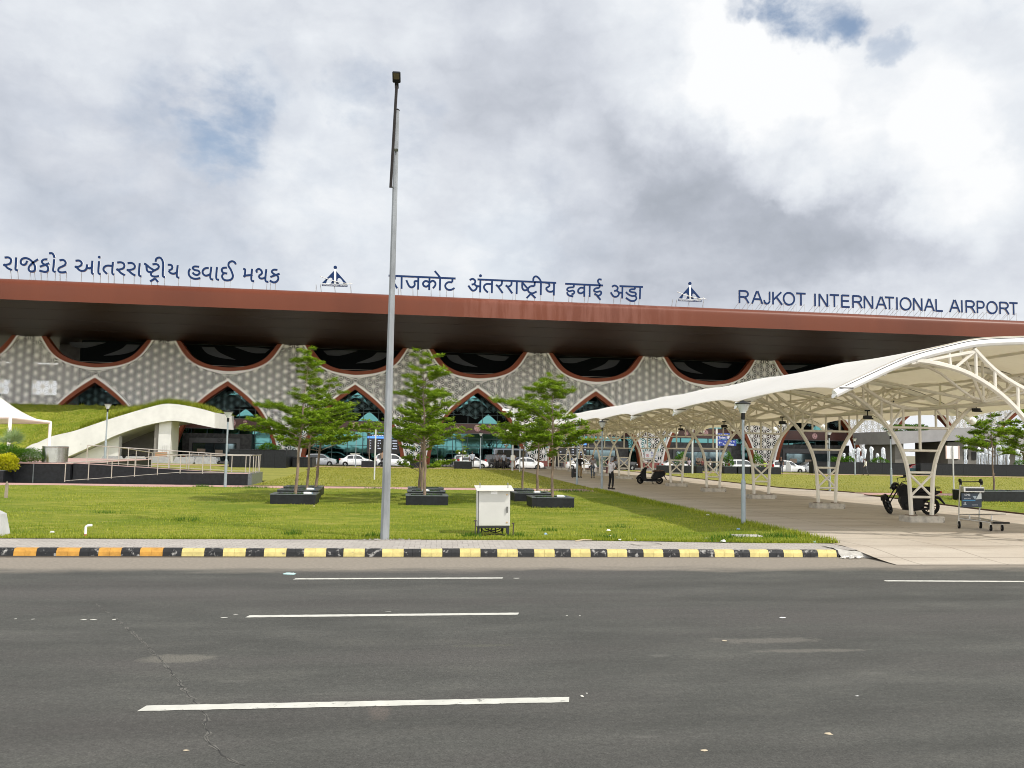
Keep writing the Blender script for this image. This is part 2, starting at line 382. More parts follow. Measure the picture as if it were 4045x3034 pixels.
for nm, w, z, m in (('crack_dust', .055, .002, mat('crack_dust', (.115, .110, .096), .9, var=.35, vs=14)), ('crack', .011, .003, mat('crack_dark', (.038, .037, .034), .9))):
    m_ = MB(); L = []; r5 = random.Random(7)
    for k, (x, y) in enumerate(cc):
        j = r5.uniform(-.022, .022); ww = w*(.25+r4.random())*(.35+.65*min(1, k/45)); L += [(x+j-ww/2, y, z), (x+j+ww/2, y, z)]
    m_.add(L, [(2*i, 2*i+1, 2*i+3, 2*i+2) for i in range(len(cc)-1) if not (nm == 'crack_dust' and r4.random() < .25)]); m_.build(nm, m, road, 0)
def dash(x0, y0, x1, y1, w):
    a, b = G(x0, y0, 0.), G(x1, y1, 0.); yy = (a.y+b.y)/2; m_ = MB(); rr = random.Random(int(x0)); n = 60
    top = []; bot = []
    for i in range(n+1):
        x = a.x+(b.x-a.x)*i/n; y = a.y+(b.y-a.y)*i/n
        bot.append((x, y-w/2+rr.uniform(-.006, .006), .004)); top.append((x+.035, y+w/2+rr.uniform(-.006, .006), .004))
    m_.add(bot+top, [(i, i+1, n+2+i, n+1+i) for i in range(n)])
    return m_.build('lane_marking', paint(), road, 0)
dash(552, 2799.6, 2241, 2765, .155); dash(972, 2436, 2043, 2425, .14); dash(1159, 2287.6, 1982, 2284, .13); dash(3492, 2295, 4060, 2298, .13)
rr = random.Random(5)
sp = MB()
for (px, py, w, h_) in ((330, 2449, .10, .05), (370, 2449, .12, .05), (450, 2449, .08, .04), (885, 2441, .16, .05), (930, 2428, .10, .04), (2040, 2285, .2, .06), (2300, 2752, .05, .06), (2318, 2740, .03, .03), (60, 2446, .05, .04), (130, 2447, .06, .04), (2240, 2433, .05, .03), (2290, 2433, .04, .03), (1535, 2418, .12, .02)):
    P = G(px, py, 0.); n = 7
    sp.add([(P.x+w*.42*math.cos(k*2*math.pi/n)*rr.uniform(.6, 1.1), P.y+h_*.6*math.sin(k*2*math.pi/n)*rr.uniform(.6, 1.1), .0045) for k in range(n)], [tuple(range(n))])
sp.build('paint_splash', paint(), road, 0)
# kerb with painted blocks
def kerb():
    b = MB(); ms = [mat('kerb_orange', (.50, .255, .045), .8, var=.18, vs=6, stain=((.16, .13, .1), 11., .66)), mat('kerb_yellow', (.58, .485, .19), .8, var=.16, vs=6, stain=((.22, .18, .12), 8., .62)), mat('kerb_black', (.010, .0105, .012), .7, var=.3, vs=8, stain=((.34, .33, .31), 7., .54))]
    x = -15.2; i = 0; xe = 9.85; r2 = random.Random(3)
    edge = [0]
    while x < xe:
        w = (.44 if i % 2 else .363)*r2.uniform(.97, 1.03)
        mi = 2 if i % 2 == 0 else (0 if x < -4.65 else 1)
        x1 = min(x+w, xe); h0 = .147+r2.uniform(-.005, .005)
        for (xa, xb) in ((x, (x+x1)/2), ((x+x1)/2, x1)):
            ya, yb = kerb_y(xa), kerb_y(xb)
            pr = [(0, -.02), (.012, .085), (.05, h0), (.145, h0+.006), (.145, -.02)]
            vs = [(xa+.002, ya+p, z) for p, z in pr]+[(xb-.002, yb+p, z) for p, z in pr]; n = len(pr)
            b.add(vs, [(k, n+k, n+k+1, k+1) for k in range(n-1)]+[tuple(range(n-1, -1, -1)), tuple(range(n, 2*n))], mi)
        x = x1; i += 1
    o = b.build('kerb', ms, None, 0); return struct(o, 'kerb of alternating black and yellow or orange painted blocks', 'kerb')
kerb()
# pavers
def paver(name, c1, c2, mortar, bw, bh, rot=0., dirt=.35, bump=.5, offs=.5):
    m = bpy.data.materials.new(name); m.use_nodes = True; MATS[name] = m; q = NG(m.node_tree); b = m.node_tree.nodes['Principled BSDF']
    t = q.n('ShaderNodeTexCoord'); mp = q.n('ShaderNodeMapping'); mp.inputs['Rotation'].default_value = (0, 0, rot); q.l(t.outputs['Object'], mp.inputs[0])
    ws = q.vm('ADD', mp.outputs[0], q.vm('SCALE', q.vm('SUBTRACT', q.noise(mp.outputs[0], 7, 3).outputs['Color'], (.5, .5, .5)).outputs[0], sc=.03).outputs[0]).outputs[0]
    br = q.n('ShaderNodeTexBrick'); q.l(ws, br.inputs['Vector']); br.offset = offs
    br.inputs['Color1'].default_value = (*c1, 1); br.inputs['Color2'].default_value = (*c2, 1); br.inputs['Mortar'].default_value = (*mortar, 1)
    br.inputs['Scale'].default_value = 1; br.inputs['Mortar Size'].default_value = .006; br.inputs['Brick Width'].default_value = bw; br.inputs['Row Height'].default_value = bh; br.inputs['Mortar Smooth'].default_value = .3
    nz = q.noise(t.outputs['Object'], .9, 7, .65); c = q.mix(q.math('MULTIPLY', q.smooth(nz.outputs[0], .45, .72), dirt), br.outputs['Color'], tuple(v*.62 for v in c1))
    n2 = q.noise(t.outputs['Object'], 25, 4, .6); c = q.mix(1., c, q.ramp(n2.outputs[0], [(.2, .78), (.8, 1.18)]), 'MULTIPLY')
    q.l(c, b.inputs['Base Color']); b.inputs['Roughness'].default_value = .85; b.inputs['Specular IOR Level'].default_value = .3
    bp = q.n('ShaderNodeBump', i_Strength=bump, i_Distance=.01); q.l(br.outputs['Fac'], bp.inputs['Height']); bp.invert = True; q.l(bp.outputs[0], b.inputs['Normal'])
    return m
M_side = paver('pavement_blocks', (.47, .435, .39), (.40, .365, .33), (.17, .15, .13), .235, .125, R(3))
b = MB(); b.grid(lambda u, v: ((X := -60+70.4*u), kerb_y(X)+.13+(20.6-kerb_y(X)-.13)*v, .148), 40, 3)
struct(b.build('pavement', M_side, None, 0), 'pavement of pale interlocking blocks behind the painted kerb', 'pavement')
def walk_mat():
    m = bpy.data.materials.new('walkway_concrete'); m.use_nodes = True; q = NG(m.node_tree); b = m.node_tree.nodes['Principled BSDF']
    t = q.n('ShaderNodeTexCoord'); o = t.outputs['Object']
    big = q.noise(q.vm('MULTIPLY', o, (.22, 1, 1)).outputs[0], .9, 7, .62); fine = q.noise(o, 30, 4, .65); mid = q.noise(o, 2.2, 5, .6)
    c = q.ramp(big.outputs[0], [(.3, (.36, .30, .235)), (.5, (.46, .40, .325)), (.7, (.53, .475, .395))])
    c = q.mix(1., c, q.ramp(fine.outputs[0], [(.2, .86), (.8, 1.12)]), 'MULTIPLY')
    c = q.mix(q.math('MULTIPLY', q.smooth(mid.outputs[0], .55, .75), .25), c, (.30, .255, .2))
    s = q.n('ShaderNodeSeparateXYZ'); q.l(o, s.inputs[0])
    jit = q.math('MULTIPLY', q.math('SUBTRACT', mid.outputs[0], .5), .05)
    jy = q.math('ABSOLUTE', q.math('SUBTRACT', q.math('PINGPONG', q.math('ADD', s.outputs[1], jit), 1.5), .75)); jx = q.math('ABSOLUTE', q.math('SUBTRACT', q.math('PINGPONG', q.math('ADD', s.outputs[0], jit), 2.), 1.))
    st = q.noise(q.vm('MULTIPLY', o, (.18, 1.6, 1)).outputs[0], 1.4, 7, .72)
    c = q.mix(q.math('MULTIPLY', q.smooth(st.outputs[0], .56, .70), .45), c, (.20, .17, .13))
    jn = q.math('MAXIMUM', q.smooth(jy, .035, .012), q.smooth(jx, .03, .01))
    c = q.mix(q.math('MULTIPLY', jn, .55), c, (.15, .125, .095))
    q.l(c, b.inputs['Base Color']); b.inputs['Roughness'].default_value = .85
    bp = q.n('ShaderNodeBump', i_Strength=.2, i_Distance=.01); q.l(fine.outputs[0], bp.inputs['Height']); q.l(bp.outputs[0], b.inputs['Normal'])
    return m
M_walk = walk_mat()
WL, WR = 10.72, 23.4                          # walkway edges
def walk_h(X, Y): return zg(X, Y) if Y > 18.8 else .15*sstep(16.4, 18.8, Y)+.012
b = MB(); b.grid(lambda u, v: ((X := 10.42+60*u), (Y := 16.45+4.25*v), walk_h(X, Y)), 40, 14)
struct(b.build('walkway_apron', M_walk), 'pale concrete apron ramping from the road up to the covered walkway', 'walkway')
def rwalk(Y): return WR+(1.1*sstep(30, 41, Y) if Y < 42 else 1.9*(1-sstep(44, 50, Y)))
b = MB(); b.grid(lambda u, v: ((Y := 20.7+82*v), (X := WL+.0+(0 if Y < 44 else (Y-44)*.03)*1+u*(rwalk(Y)-WL-(0 if Y < 44 else (Y-44)*.03))), 0) and (X, Y, zg(X, Y)), 24, 82)
struct(b.build('walkway', M_walk), 'wide brownish concrete walkway under the white canopy', 'walkway')
# ramp mound and rubble edge where the kerb ends
b = MB(); b.grid(lambda u, v: (9.85+1.9*u, 17.62+.9*v-.25*u, .158*(1-u)**1.4*sstep(0, .35, v)+.013+.006*math.sin(u*31+v*17)), 16, 10)
struct(b.build('kerb_ramp', M_conc), 'rough concrete ramp where the painted kerb ends', 'ramp')
# lawns
def lawn_mat(nm='lawn_grass', dry=0.):
    m = bpy.data.materials.new(nm); m.use_nodes = True; MATS[nm] = m; q = NG(m.node_tree); b = m.node_tree.nodes['Principled BSDF']
    t = q.n('ShaderNodeTexCoord'); o = t.outputs['Object']
    big = q.noise(q.vm('MULTIPLY', o, (.6, 1, 1)).outputs[0], .42, 6, .62); mid = q.noise(q.vm('MULTIPLY', o, (.55, 1.3, 1)).outputs[0], 2.6, 6, .68); fine = q.noise(o, 38, 3, .7); tiny = q.noise(o, 120, 2, .6)
    c = q.ramp(mid.outputs[0], [(.30, (.115, .180, .014)), (.47, (.225, .262, .028)), (.6, (.31, .315, .050)), (.8, (.43, .38, .11))])
    c = q.mix(q.math('MULTIPLY', q.smooth(big.outputs[0], .47, .60), .62), c, (.125, .195, .014)); st = q.noise(q.vm('MULTIPLY', o, (.35, 1.6, 1)).outputs[0], 1.0, 6, .7); c = q.mix(q.math('MULTIPLY', q.smooth(st.outputs[0], .55, .72), .6), c, (.40, .36, .11))
    if dry: c = q.mix(dry, c, (.36, .31, .10))
    c = q.mix(1., c, q.ramp(fine.outputs[0], [(.2, .42), (.5, 1.), (.8, 1.5)]), 'MULTIPLY')
    c = q.mix(1., c, q.ramp(tiny.outputs[0], [(.25, .6), (.75, 1.35)]), 'MULTIPLY')
    q.l(c, b.inputs['Base Color']); b.inputs['Roughness'].default_value = .9; b.inputs['Specular IOR Level'].default_value = .15
    bp = q.n('ShaderNodeBump', i_Strength=.9, i_Distance=.05); q.l(q.math('ADD', fine.outputs[0], mid.outputs[0]), bp.inputs['Height']); q.l(bp.outputs[0], b.inputs['Normal'])
    return m
M_lawn = lawn_mat(); M_dry = lawn_mat('dry_lawn_grass', .45)
def poly_sheet(name, fx0, fx1, y0, y1, dz, m, nx, ny, label, cat):
    b = MB()
    def fn(u, v):
        Y = y0+(y1-y0)*v; a, c = fx0(Y), fx1(Y); X = a+(c-a)*u; return (X, Y, zg(X, Y)+dz)
    b.grid(fn, nx, ny); return struct(b.build(name, m), label, cat)
def front_edge(X): return 19.65-.5*sstep(3, 9.5, X)
b = MB(); b.grid(lambda u, v: ((X := -40+(50.55)*u), (Y := front_edge(X)+(41.9-front_edge(X))*v), .185-.03*(1-sstep(0, .03, v))+.02*math.sin(X*.9)*math.sin(Y*.7)*sstep(0, .2, v)), 80, 60)
struct(b.build('lawn', M_lawn), 'sunny front lawn between the pavement and the pink path', 'lawn')
poly_sheet('lawn', lambda Y: -7.6 if Y < 50 else -60, lambda Y: 10.6+max(0, Y-44)*.03, 44.3, 82., .03, M_dry, 60, 80, 'far lawn behind the pink path left of the walkway', 'lawn')
poly_sheet('lawn', lambda Y: rwalk(Y)+.15, lambda Y: 90, 21., 41.6, .03, M_lawn, 40, 16, 'small lawn right of the walkway behind the trolley', 'lawn')
poly_sheet('lawn', lambda Y: rwalk(Y)+.15, lambda Y: 110, 44.0, 80.5, .03, M_dry, 50, 60, 'right lawn in front of the long black granite wall', 'lawn')
M_pink = paver('pink_path_blocks', (.50, .30, .26), (.56, .35, .30), (.3, .2, .17), .3, .15, 0, .25)
b = MB(); b.grid(lambda u, v: ((X := -45+55.7*u), (Y := 41.9+2.4*v), .165), 4, 2)
struct(b.build('path', M_pink), 'pink paved path crossing between the two left lawns', 'path')
b = MB(); b.grid(lambda u, v: ((Y := 41.6+2.4*v), (X := rwalk(Y)+(100-rwalk(Y))*u), 0) and (X, Y, .165), 4, 2)
struct(b.build('path', M_pink), 'pink paved path crossing the right lawn', 'path')
poly_sheet('path', lambda Y: -60, lambda Y: 10.6+max(0, Y-44)*.03, 82., 84.5, .035, M_pink, 20, 4, 'pink paved strip along the far edge of the left lawn', 'path')
poly_sheet('path', lambda Y: rwalk(Y)+.15, lambda Y: 110, 80.5, 82.6, .035, M_pink, 20, 4, 'pink paved strip in front of the long black granite wall', 'path')
poly_sheet('lawn', lambda Y: -60, lambda Y: 10.6+max(0, Y-44)*.03, 84.5, 101, .02, M_dry, 30, 12, 'grass verge between the left pink strip and the drop-off road', 'lawn')
poly_sheet('lawn', lambda Y: rwalk(Y)+.15, lambda Y: 110, 82.6, 101, .02, M_dry, 20, 8, 'narrow grass verge behind the right pink strip', 'lawn')
b = MB(); b.grid(lambda u, v: (-150+300*u, 102.+10.5*v, -.31), 2, 2)
struct(b.build('drop_off_road', M_asph), 'asphalt drop-off road in front of the terminal', 'road')
b = MB(); b.box(-80, 110, 112.5, 135, -.6, -.14)
struct(b.build('forecourt', M_side), 'paved forecourt under the terminal roof', 'pavement')
# lawn edging strips
M_edge = mat('rusty_edging', (.10, .055, .035), .8, var=.3, vs=5)
e = MB()
for k in range(28):
    Y0, Y1 = 19.2+k*22.7/28, 19.2+(k+1)*22.7/28; e.box(10.56, 10.62, Y0, Y1, .1, .19)
e.build('lawn_edging', M_edge); struct(bpy.context.scene.objects['lawn_edging'], 'thin rusty edging along the left walkway lawn', 'edging')
e = MB()
for y0, y1 in ((21., 41.6), (44., 80.)):
    n = 20
    for k in range(n):
        Y0, Y1 = y0+(y1-y0)*k/n, y0+(y1-y0)*(k+1)/n
        e.tube([(rwalk(Y0)+.1, Y0, zg(25, Y0)+.02), (rwalk(Y1)+.1, Y1, zg(25, Y1)+.02)], .045, 4)
struct(e.build('lawn_edging', M_edge), 'rusty edging along the right walkway lawn', 'edging')
# ------------------------------------------------------------------ terminal building
YB, S, X0 = 116., 16.959, -48.728                # screen plane, bay width, first column
bt = thing('terminal_building', 'long airport terminal with white lattice screens, pointed arches and deep terracotta roof', 'airport terminal', (0, YB, 0))
ZT = 15.94
C_out = [(0, 11.62), (.95, 11.70), (2.25, 11.95), (3.5, 12.33), (4.8, 12.98), (6.15, 14.19), (7.22, ZT)]
C_mid = [(0, 12.0), (.95, 12.07), (2.75, 12.35), (4.45, 12.98), (5.75, 14.05), (6.95, ZT)]
C_in = [(0, 12.52), (1.0, 12.58), (2.25, 12.77), (3.56, 13.2), (4.88, 14.05), (6.36, ZT)]
A_out = [(0, 11.03), (1.43, 10.08), (2.6, 9.14), (3.7, 8.1), (4.75, 6.85), (5.7, 5.3), (6.45, 3.7), (6.95, 2.1), (7.3, .6), (7.4, -.3)]
A_mid = [(0, 10.68), (1.6, 9.55), (3.12, 8.3), (4.3, 7.1), (5.3, 5.6), (6.1, 4.0), (6.62, 2.5), (6.93, 1.1), (7.05, -.3)]
A_in = [(0, 10.03), (1.5, 8.95), (3.05, 7.72), (4.12, 6.6), (5.05, 5.2), (5.7, 3.8), (6.15, 2.4), (6.4, 1.1), (6.5, -.3)]
def crv(P, n=28): return lerp_curve(P, n)
def zi(P, x):
    xs = [p[0] for p in P]; return float(np.interp(x, xs, [p[1] for p in P]))
CO, AO = crv(C_out, 80), crv(A_out, 120)
def z_scal(v): return zi(CO, v) if v < 7.22 else ZT
def z_arch(w): return zi(AO, w) if w < 7.4 else -.3
def inside(u, z):
    v = S/2-abs(u); return v > -1e-6 and z < z_scal(v)-.02 and z > z_arch(v)+.02 and -.3 < z < ZT
def lattice():
    b = MB(); dx = S/17; a = dx/.8660254; seen = set()
    def strut(p, q, w0, w1):
        n = 10; ok = [inside(p[0]+(q[0]-p[0])*k/n, p[1]+(q[1]-p[1])*k/n) for k in range(n+1)]
        k = 0
        while k <= n:
            if ok[k]:
                j = k
                while j < n and ok[j+1]: j += 1
                if j > k:
                    L = math.hypot(q[0]-p[0], q[1]-p[1]); nx, nz = -(q[1]-p[1])/L, (q[0]-p[0])/L
                    A = (p[0]+(q[0]-p[0])*k/n, p[1]+(q[1]-p[1])*k/n); B_ = (p[0]+(q[0]-p[0])*j/n, p[1]+(q[1]-p[1])*j/n)
                    wa = w0+(w1-w0)*k/n; wb = w0+(w1-w0)*j/n
                    vs = [(A[0]+nx*wa, y, A[1]+nz*wa) for y in (-.035, .035)]+[(A[0]-nx*wa, y, A[1]-nz*wa) for y in (-.035, .035)]+[(B_[0]+nx*wb, y, B_[1]+nz*wb) for y in (-.035, .035)]+[(B_[0]-nx*wb, y, B_[1]-nz*wb) for y in (-.035, .035)]
                    b.add(vs, [(0, 4, 6, 2), (1, 3, 7, 5), (0, 1, 5, 4), (2, 6, 7, 3)])
                k = j+1
            else: k += 1
    for i in range(-9, 10):
        for j in range(-1, 16):
            p = (i*dx, j*a+(a/2 if i % 2 else 0)+.12)
            if abs(p[0]) > S/2+dx: continue
            nb = [(p[0]+a*math.cos(R(30+60*k)), p[1]+a*math.sin(R(30+60*k))) for k in range(6)]
            for k in (0, 1, 2): strut(p, nb[k], .046, .046)
            for k in range(6):
                c = ((p[0]+nb[k][0]+nb[(k+1) % 6][0])/3, (p[1]+nb[k][1]+nb[(k+1) % 6][1])/3); strut(p, c, .028, .060)
            if inside(*p):
                hx = [(p[0]+.07*math.cos(R(15+30*k)), p[1]+.07*math.sin(R(15+30*k))) for k in range(12)]
                b.add([(x, -.037, z) for x, z in hx]+[(p[0], -.037, p[1])], [(k, (k+1) % 12, 12) for k in range(12)])
                b.add([(x, .037, z) for x, z in hx]+[(p[0], .037, p[1])], [((k+1) % 12, k, 12) for k in range(12)])
    return b.mesh('lattice_screen', M_lat, 0)
M_lat = mat('white_lattice', (.90, .87, .81), .6, var=.05, vs=.6)
M_trim = mat('white_trim', (.88, .85, .80), .55)
lat = lattice()
def mirror(P): return [(-x, z) for x, z in P[::-1]]+[(x, z) for x, z in P[1:]]
def band(A, B, y0, y1, nm, m, extra=None):
    b = MB(); b.strip(mirror(crv(A)), mirror(crv(B)), y0, y1); return b.mesh(nm, m, 25)
me_at = band(A_out, A_mid, -.2, .2, 'arch_trim', M_trim); me_af = band(A_mid, A_in, -.17, 1.0, 'arch_frame', M_terracotta)
me_ct = band(C_out, C_mid, -.2, .2, 'scallop_trim', M_trim); me_cf = band(C_mid, C_in, -.17, 1.0, 'scallop_frame', M_terracotta)
for i in range(-2, 9):
    x = X0+S*i
    o = link('lattice_screen', lat, bt); o.location = (x, 0, 0)
    p = MB(); p.box(-1.5, 1.5, -.5, .9, -.35, .62); p.box(-1.6, 1.6, -.6, 1., -.35, .18); pl = p.build('pier_plinth', mat('red_plinth', (.34, .10, .08), .5, var=.1), bt); pl.location = (x, 0, 0)
    for me in (me_at, me_af, me_ct, me_cf):
        o = link(me.name, me, bt); o.location = (x+S/2, 0, 0)
# roof: fascia with rounded lip, sloped soffit
YF = 96.
def fascia_mat():
    m = bpy.data.materials.new('roof_cladding'); m.use_nodes = True; q = NG(m.node_tree); b = m.node_tree.nodes['Principled BSDF']
    t = q.n('ShaderNodeTexCoord'); o = t.outputs['Object']; s = q.n('ShaderNodeSeparateXYZ'); q.l(o, s.inputs[0])
    big = q.noise(q.vm('MULTIPLY', o, (1, 1, .2)).outputs[0], .055, 4, .6); fine = q.noise(q.vm('MULTIPLY', o, (1, 1, .12)).outputs[0], 1.1, 5, .6)
    c = q.ramp(big.outputs[0], [(.32, (.108, .026, .0105)), (.5, (.140, .035, .0145)), (.68, (.125, .034, .0175))])
    # chalky, weather-washed stretch with vertical runs
    wz = q.math('MULTIPLY', q.math('MULTIPLY', q.smooth(s.outputs[0], 2, 10), q.smooth(s.outputs[0], 38, 27)), q.smooth(fine.outputs[0], .40, .62))
    c = q.mix(q.math('MULTIPLY', wz, .40), c, (.235, .095, .07))
    sm = q.math('ABSOLUTE', q.math('SUBTRACT', q.math('PINGPONG', s.outputs[0], 1.8), .9))
    c = q.mix(q.math('MULTIPLY', q.smooth(q.math('SUBTRACT', .9, sm), .03, .0), .18), c, (.08, .02, .012))
    q.l(c, b.inputs['Base Color']); b.inputs['Roughness'].default_value = .42; b.inputs['Specular IOR Level'].default_value = .28
    bp = q.n('ShaderNodeBump', i_Strength=.12, i_Distance=.05); q.l(fine.outputs[0], bp.inputs['Height']); q.l(bp.outputs[0], b.inputs['Normal'])
    return m
M_roof = fascia_mat(); XA, XB = -100., 150.
prof = lerp_curve([(YF-YB, 17.51), (YF-YB-.02, 18.4), (YF-YB, 19.25), (YF-YB+.12, 19.55), (YF-YB+.42, 19.8), (YF-YB+.95, 19.95), (YF-YB+1.6, 20.02)], 20)+[(40, 20.2)]
b = MB(); nx = 26
b.grid(lambda u, v: (XA+(XB-XA)*u, prof[round(v*(len(prof)-1))][0], prof[round(v*(len(prof)-1))][1]), nx, len(prof)-1)
b.build('roof_fascia', M_roof, bt)
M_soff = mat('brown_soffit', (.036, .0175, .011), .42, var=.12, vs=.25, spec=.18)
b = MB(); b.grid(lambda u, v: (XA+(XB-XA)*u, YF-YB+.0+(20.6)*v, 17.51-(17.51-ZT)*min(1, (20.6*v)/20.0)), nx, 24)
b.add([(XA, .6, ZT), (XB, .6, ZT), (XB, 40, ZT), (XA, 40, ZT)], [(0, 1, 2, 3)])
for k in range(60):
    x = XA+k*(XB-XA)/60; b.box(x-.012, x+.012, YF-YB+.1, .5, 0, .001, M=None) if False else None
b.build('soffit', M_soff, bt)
b = MB()
for k, yy in enumerate((4., 9.5, 15.)):
    z = 17.51-(17.51-ZT)*yy/20.; b.box(XA, XB, YF-YB+yy, YF-YB+yy+.05, z-.012, z+.2)
b.build('soffit_joint', mat('soffit_joint', (.02, .012, .009), .6), bt)
# glazing behind the screens
def glass_mat():
    m = bpy.data.materials.new('teal_glass'); m.use_nodes = True; q = NG(m.node_tree); b = m.node_tree.nodes['Principled BSDF']
    b.inputs['Base Color'].default_value = (.058, .148, .150, 1); b.inputs['Metallic'].default_value = 1.; b.inputs['Roughness'].default_value = .03
    t = q.n('ShaderNodeTexCoord'); nz = q.noise(t.outputs['Object'], .5, 2); bp = q.n('ShaderNodeBump', i_Strength=.02, i_Distance=.2); q.l(nz.outputs[0], bp.inputs['Height']); q.l(bp.outputs[0], b.inputs['Normal'])
    return m
M_glass = glass_mat(); GX0, GX1, GY = -43.4, 67.5, 3.4
M_mull = mat('dark_mullion', (.02, .05, .05), .4)
b = MB(); b.box(GX0, GX1, GY, GY+.1, -.3, ZT-.01); b.build('glass_wall', M_glass, bt)
for xx in (GX0+.05, GX1-.05): b = MB(); b.box(xx-.05, xx+.05, GY+.1, 38, -.3, ZT-.01); b.build('side_glass_wall', M_glass, bt)
M_dk = mat('shade_sheet_black', (.003, .004, .004), .5, spec=.03)  # dark sheet before the upper glass, standing for its unlit depth
b = MB(); b.box(GX0+.01, GX1-.01, GY-.06, GY-.001, 5.77, ZT-.03); b.build('upper_shade_sheet', M_dk, bt)
M_dlat = mat('lattice_reflection_teal', (.075, .15, .155), .5)  # dim teal bars before the glass, modelled as the screen's reflection
def wedge(x, z0, w, h):   # small bright patch with a pointed head, shaped as the reflected arch opening
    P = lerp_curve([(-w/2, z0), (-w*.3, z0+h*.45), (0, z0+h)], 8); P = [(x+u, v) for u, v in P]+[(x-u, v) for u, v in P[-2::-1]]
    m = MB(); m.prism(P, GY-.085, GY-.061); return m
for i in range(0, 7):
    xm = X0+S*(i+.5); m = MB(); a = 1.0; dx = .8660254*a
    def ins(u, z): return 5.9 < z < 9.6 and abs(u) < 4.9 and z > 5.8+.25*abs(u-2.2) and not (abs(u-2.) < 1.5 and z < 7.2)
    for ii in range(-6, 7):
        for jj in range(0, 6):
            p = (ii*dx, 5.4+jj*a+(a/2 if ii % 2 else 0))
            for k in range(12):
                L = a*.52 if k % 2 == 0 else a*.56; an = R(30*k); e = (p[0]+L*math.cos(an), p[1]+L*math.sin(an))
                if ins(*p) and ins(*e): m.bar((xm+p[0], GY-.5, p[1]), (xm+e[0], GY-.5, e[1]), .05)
    if m.v: m.build('lattice_reflection', M_dlat, bt, 0)
    wedge(xm+1.9, 5.8, 3.0, 1.35).build('arch_reflection', M_glass, bt, 0)
    m = MB(); m.prism([(xm-2.6, 7.75), (xm-1.6, 8.3), (xm-.4, 9.05), (xm+.6, 9.0), (xm+1.9, 8.0), (xm+.1, 10.3)], GY-.085, GY-.061); m.build('arch_reflection', M_glass, bt, 0)  # bright wedge near the arch tip, a reflection built as a shape
b = MB(); x = GX0
while x < GX1: b.box(x-.04, x+.04, GY-.12, GY-.037, -.3, 10.5); x += 2.12
for z in (2.35, 3.55, 7.0, 8.5, 10.4): b.box(GX0, GX1, GY-.1, GY-.037, z-.035, z+.035)
b.build('mullion_grid', M_mull, bt)
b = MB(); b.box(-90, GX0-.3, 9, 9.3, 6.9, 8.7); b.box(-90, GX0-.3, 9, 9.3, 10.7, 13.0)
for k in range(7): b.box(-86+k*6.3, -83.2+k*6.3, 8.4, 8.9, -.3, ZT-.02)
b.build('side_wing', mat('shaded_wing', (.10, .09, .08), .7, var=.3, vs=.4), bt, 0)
b = MB(); b.box(GX0, GX1, GY-.9, GY-.11, 4.36, 5.66); b.build('transom_band', mat('maroon_band', (.085, .028, .020), .4, var=.15, vs=1.), bt)
b = MB(); b.box(GX0, GX1, GY-.92, GY-.1, 5.67, 5.76); b.box(GX0, GX1, GY-.92, GY-.1, 4.26, 4.35); b.build('band_rail', mat('grey_rail', (.09, .09, .09), .4), bt)
M_rose = mat('pink_roundel', (.62, .38, .37), .6, var=.25, vs=6.); M_rose_d = mat('roundel_pattern', (.20, .06, .05), .6)
def roundel(x, z, r, seed):
    q = random.Random(seed); b = MB(); n = 20
    b.add([(x+r*math.cos(2*math.pi*k/n), GY-.93, z+r*math.sin(2*math.pi*k/n)) for k in range(n)]+[(x, GY-.93, z)], [(k, n, (k+1) % n) for k in range(n)], 0)
    for k in range(int(40*r)):
        a, d, s = q.uniform(0, 6.28), r*.85*math.sqrt(q.random()), q.uniform(.03, .075)
        b.add([(x+d*math.cos(a)+s*math.cos(t), GY-.936, z+d*math.sin(a)+s*math.sin(t)) for t in (0, 1.26, 2.5, 3.77, 5.03)], [(4, 3, 2, 1, 0)], 1)
    b.build('roundel', [M_rose, M_rose_d], bt, 0)
for i in range(0, 7):
    xm = X0+S*(i+.5)
    for dx, z, r in (((.05, 5.0, .56), (1.55, 5.25, .3)) if i == 2 else ((-2.6, 4.95, .3), (.3, 5.1, .48), (2.0, 5.25, .26)) if i % 2 else ((.6, 4.95, .42), (-1.4, 5.2, .25))):
        roundel(xm+dx, z, r, i*7+int(r*100))
M_swoosh = mat('grey_ceiling_beam', (.035, .037, .04), .6)
for i in range(0, 7):
    xm = X0+S*(i+.5); m = MB(); sg = 1 if i % 2 else -1
    A = lerp_curve([(-4.4*sg, 15.6), (-3.6*sg, 14.7), (-1.8*sg, 14.15), (.2*sg, 13.95)], 12); B_ = lerp_curve([(-2.7*sg, 15.6), (-2.1*sg, 15.0), (-1.0*sg, 14.45), (.2*sg, 13.98)], 12)
    m.strip([(xm+x, z) for x, z in A], [(xm+x, z) for x, z in B_], GY-.2, GY-.08)
    A = lerp_curve([(.0, 15.75), (2.4*sg, 15.0), (4.2*sg, 15.0)], 10); B_ = lerp_curve([(.3*sg, 15.78), (2.6*sg, 15.75), (4.8*sg, 15.6)], 10); m.strip([(xm+x, z) for x, z in A], [(xm+x, z) for x, z in B_], GY-.2, GY-.08)
    m.build('ceiling_beam', M_swoosh, bt, 0)
b = MB(); b.box(GX0, GX1, GY-.3, GY-.1, 13.0, 13.06); b.build('light_line', mat('pale_line', (.25, .22, .18), .5), bt)
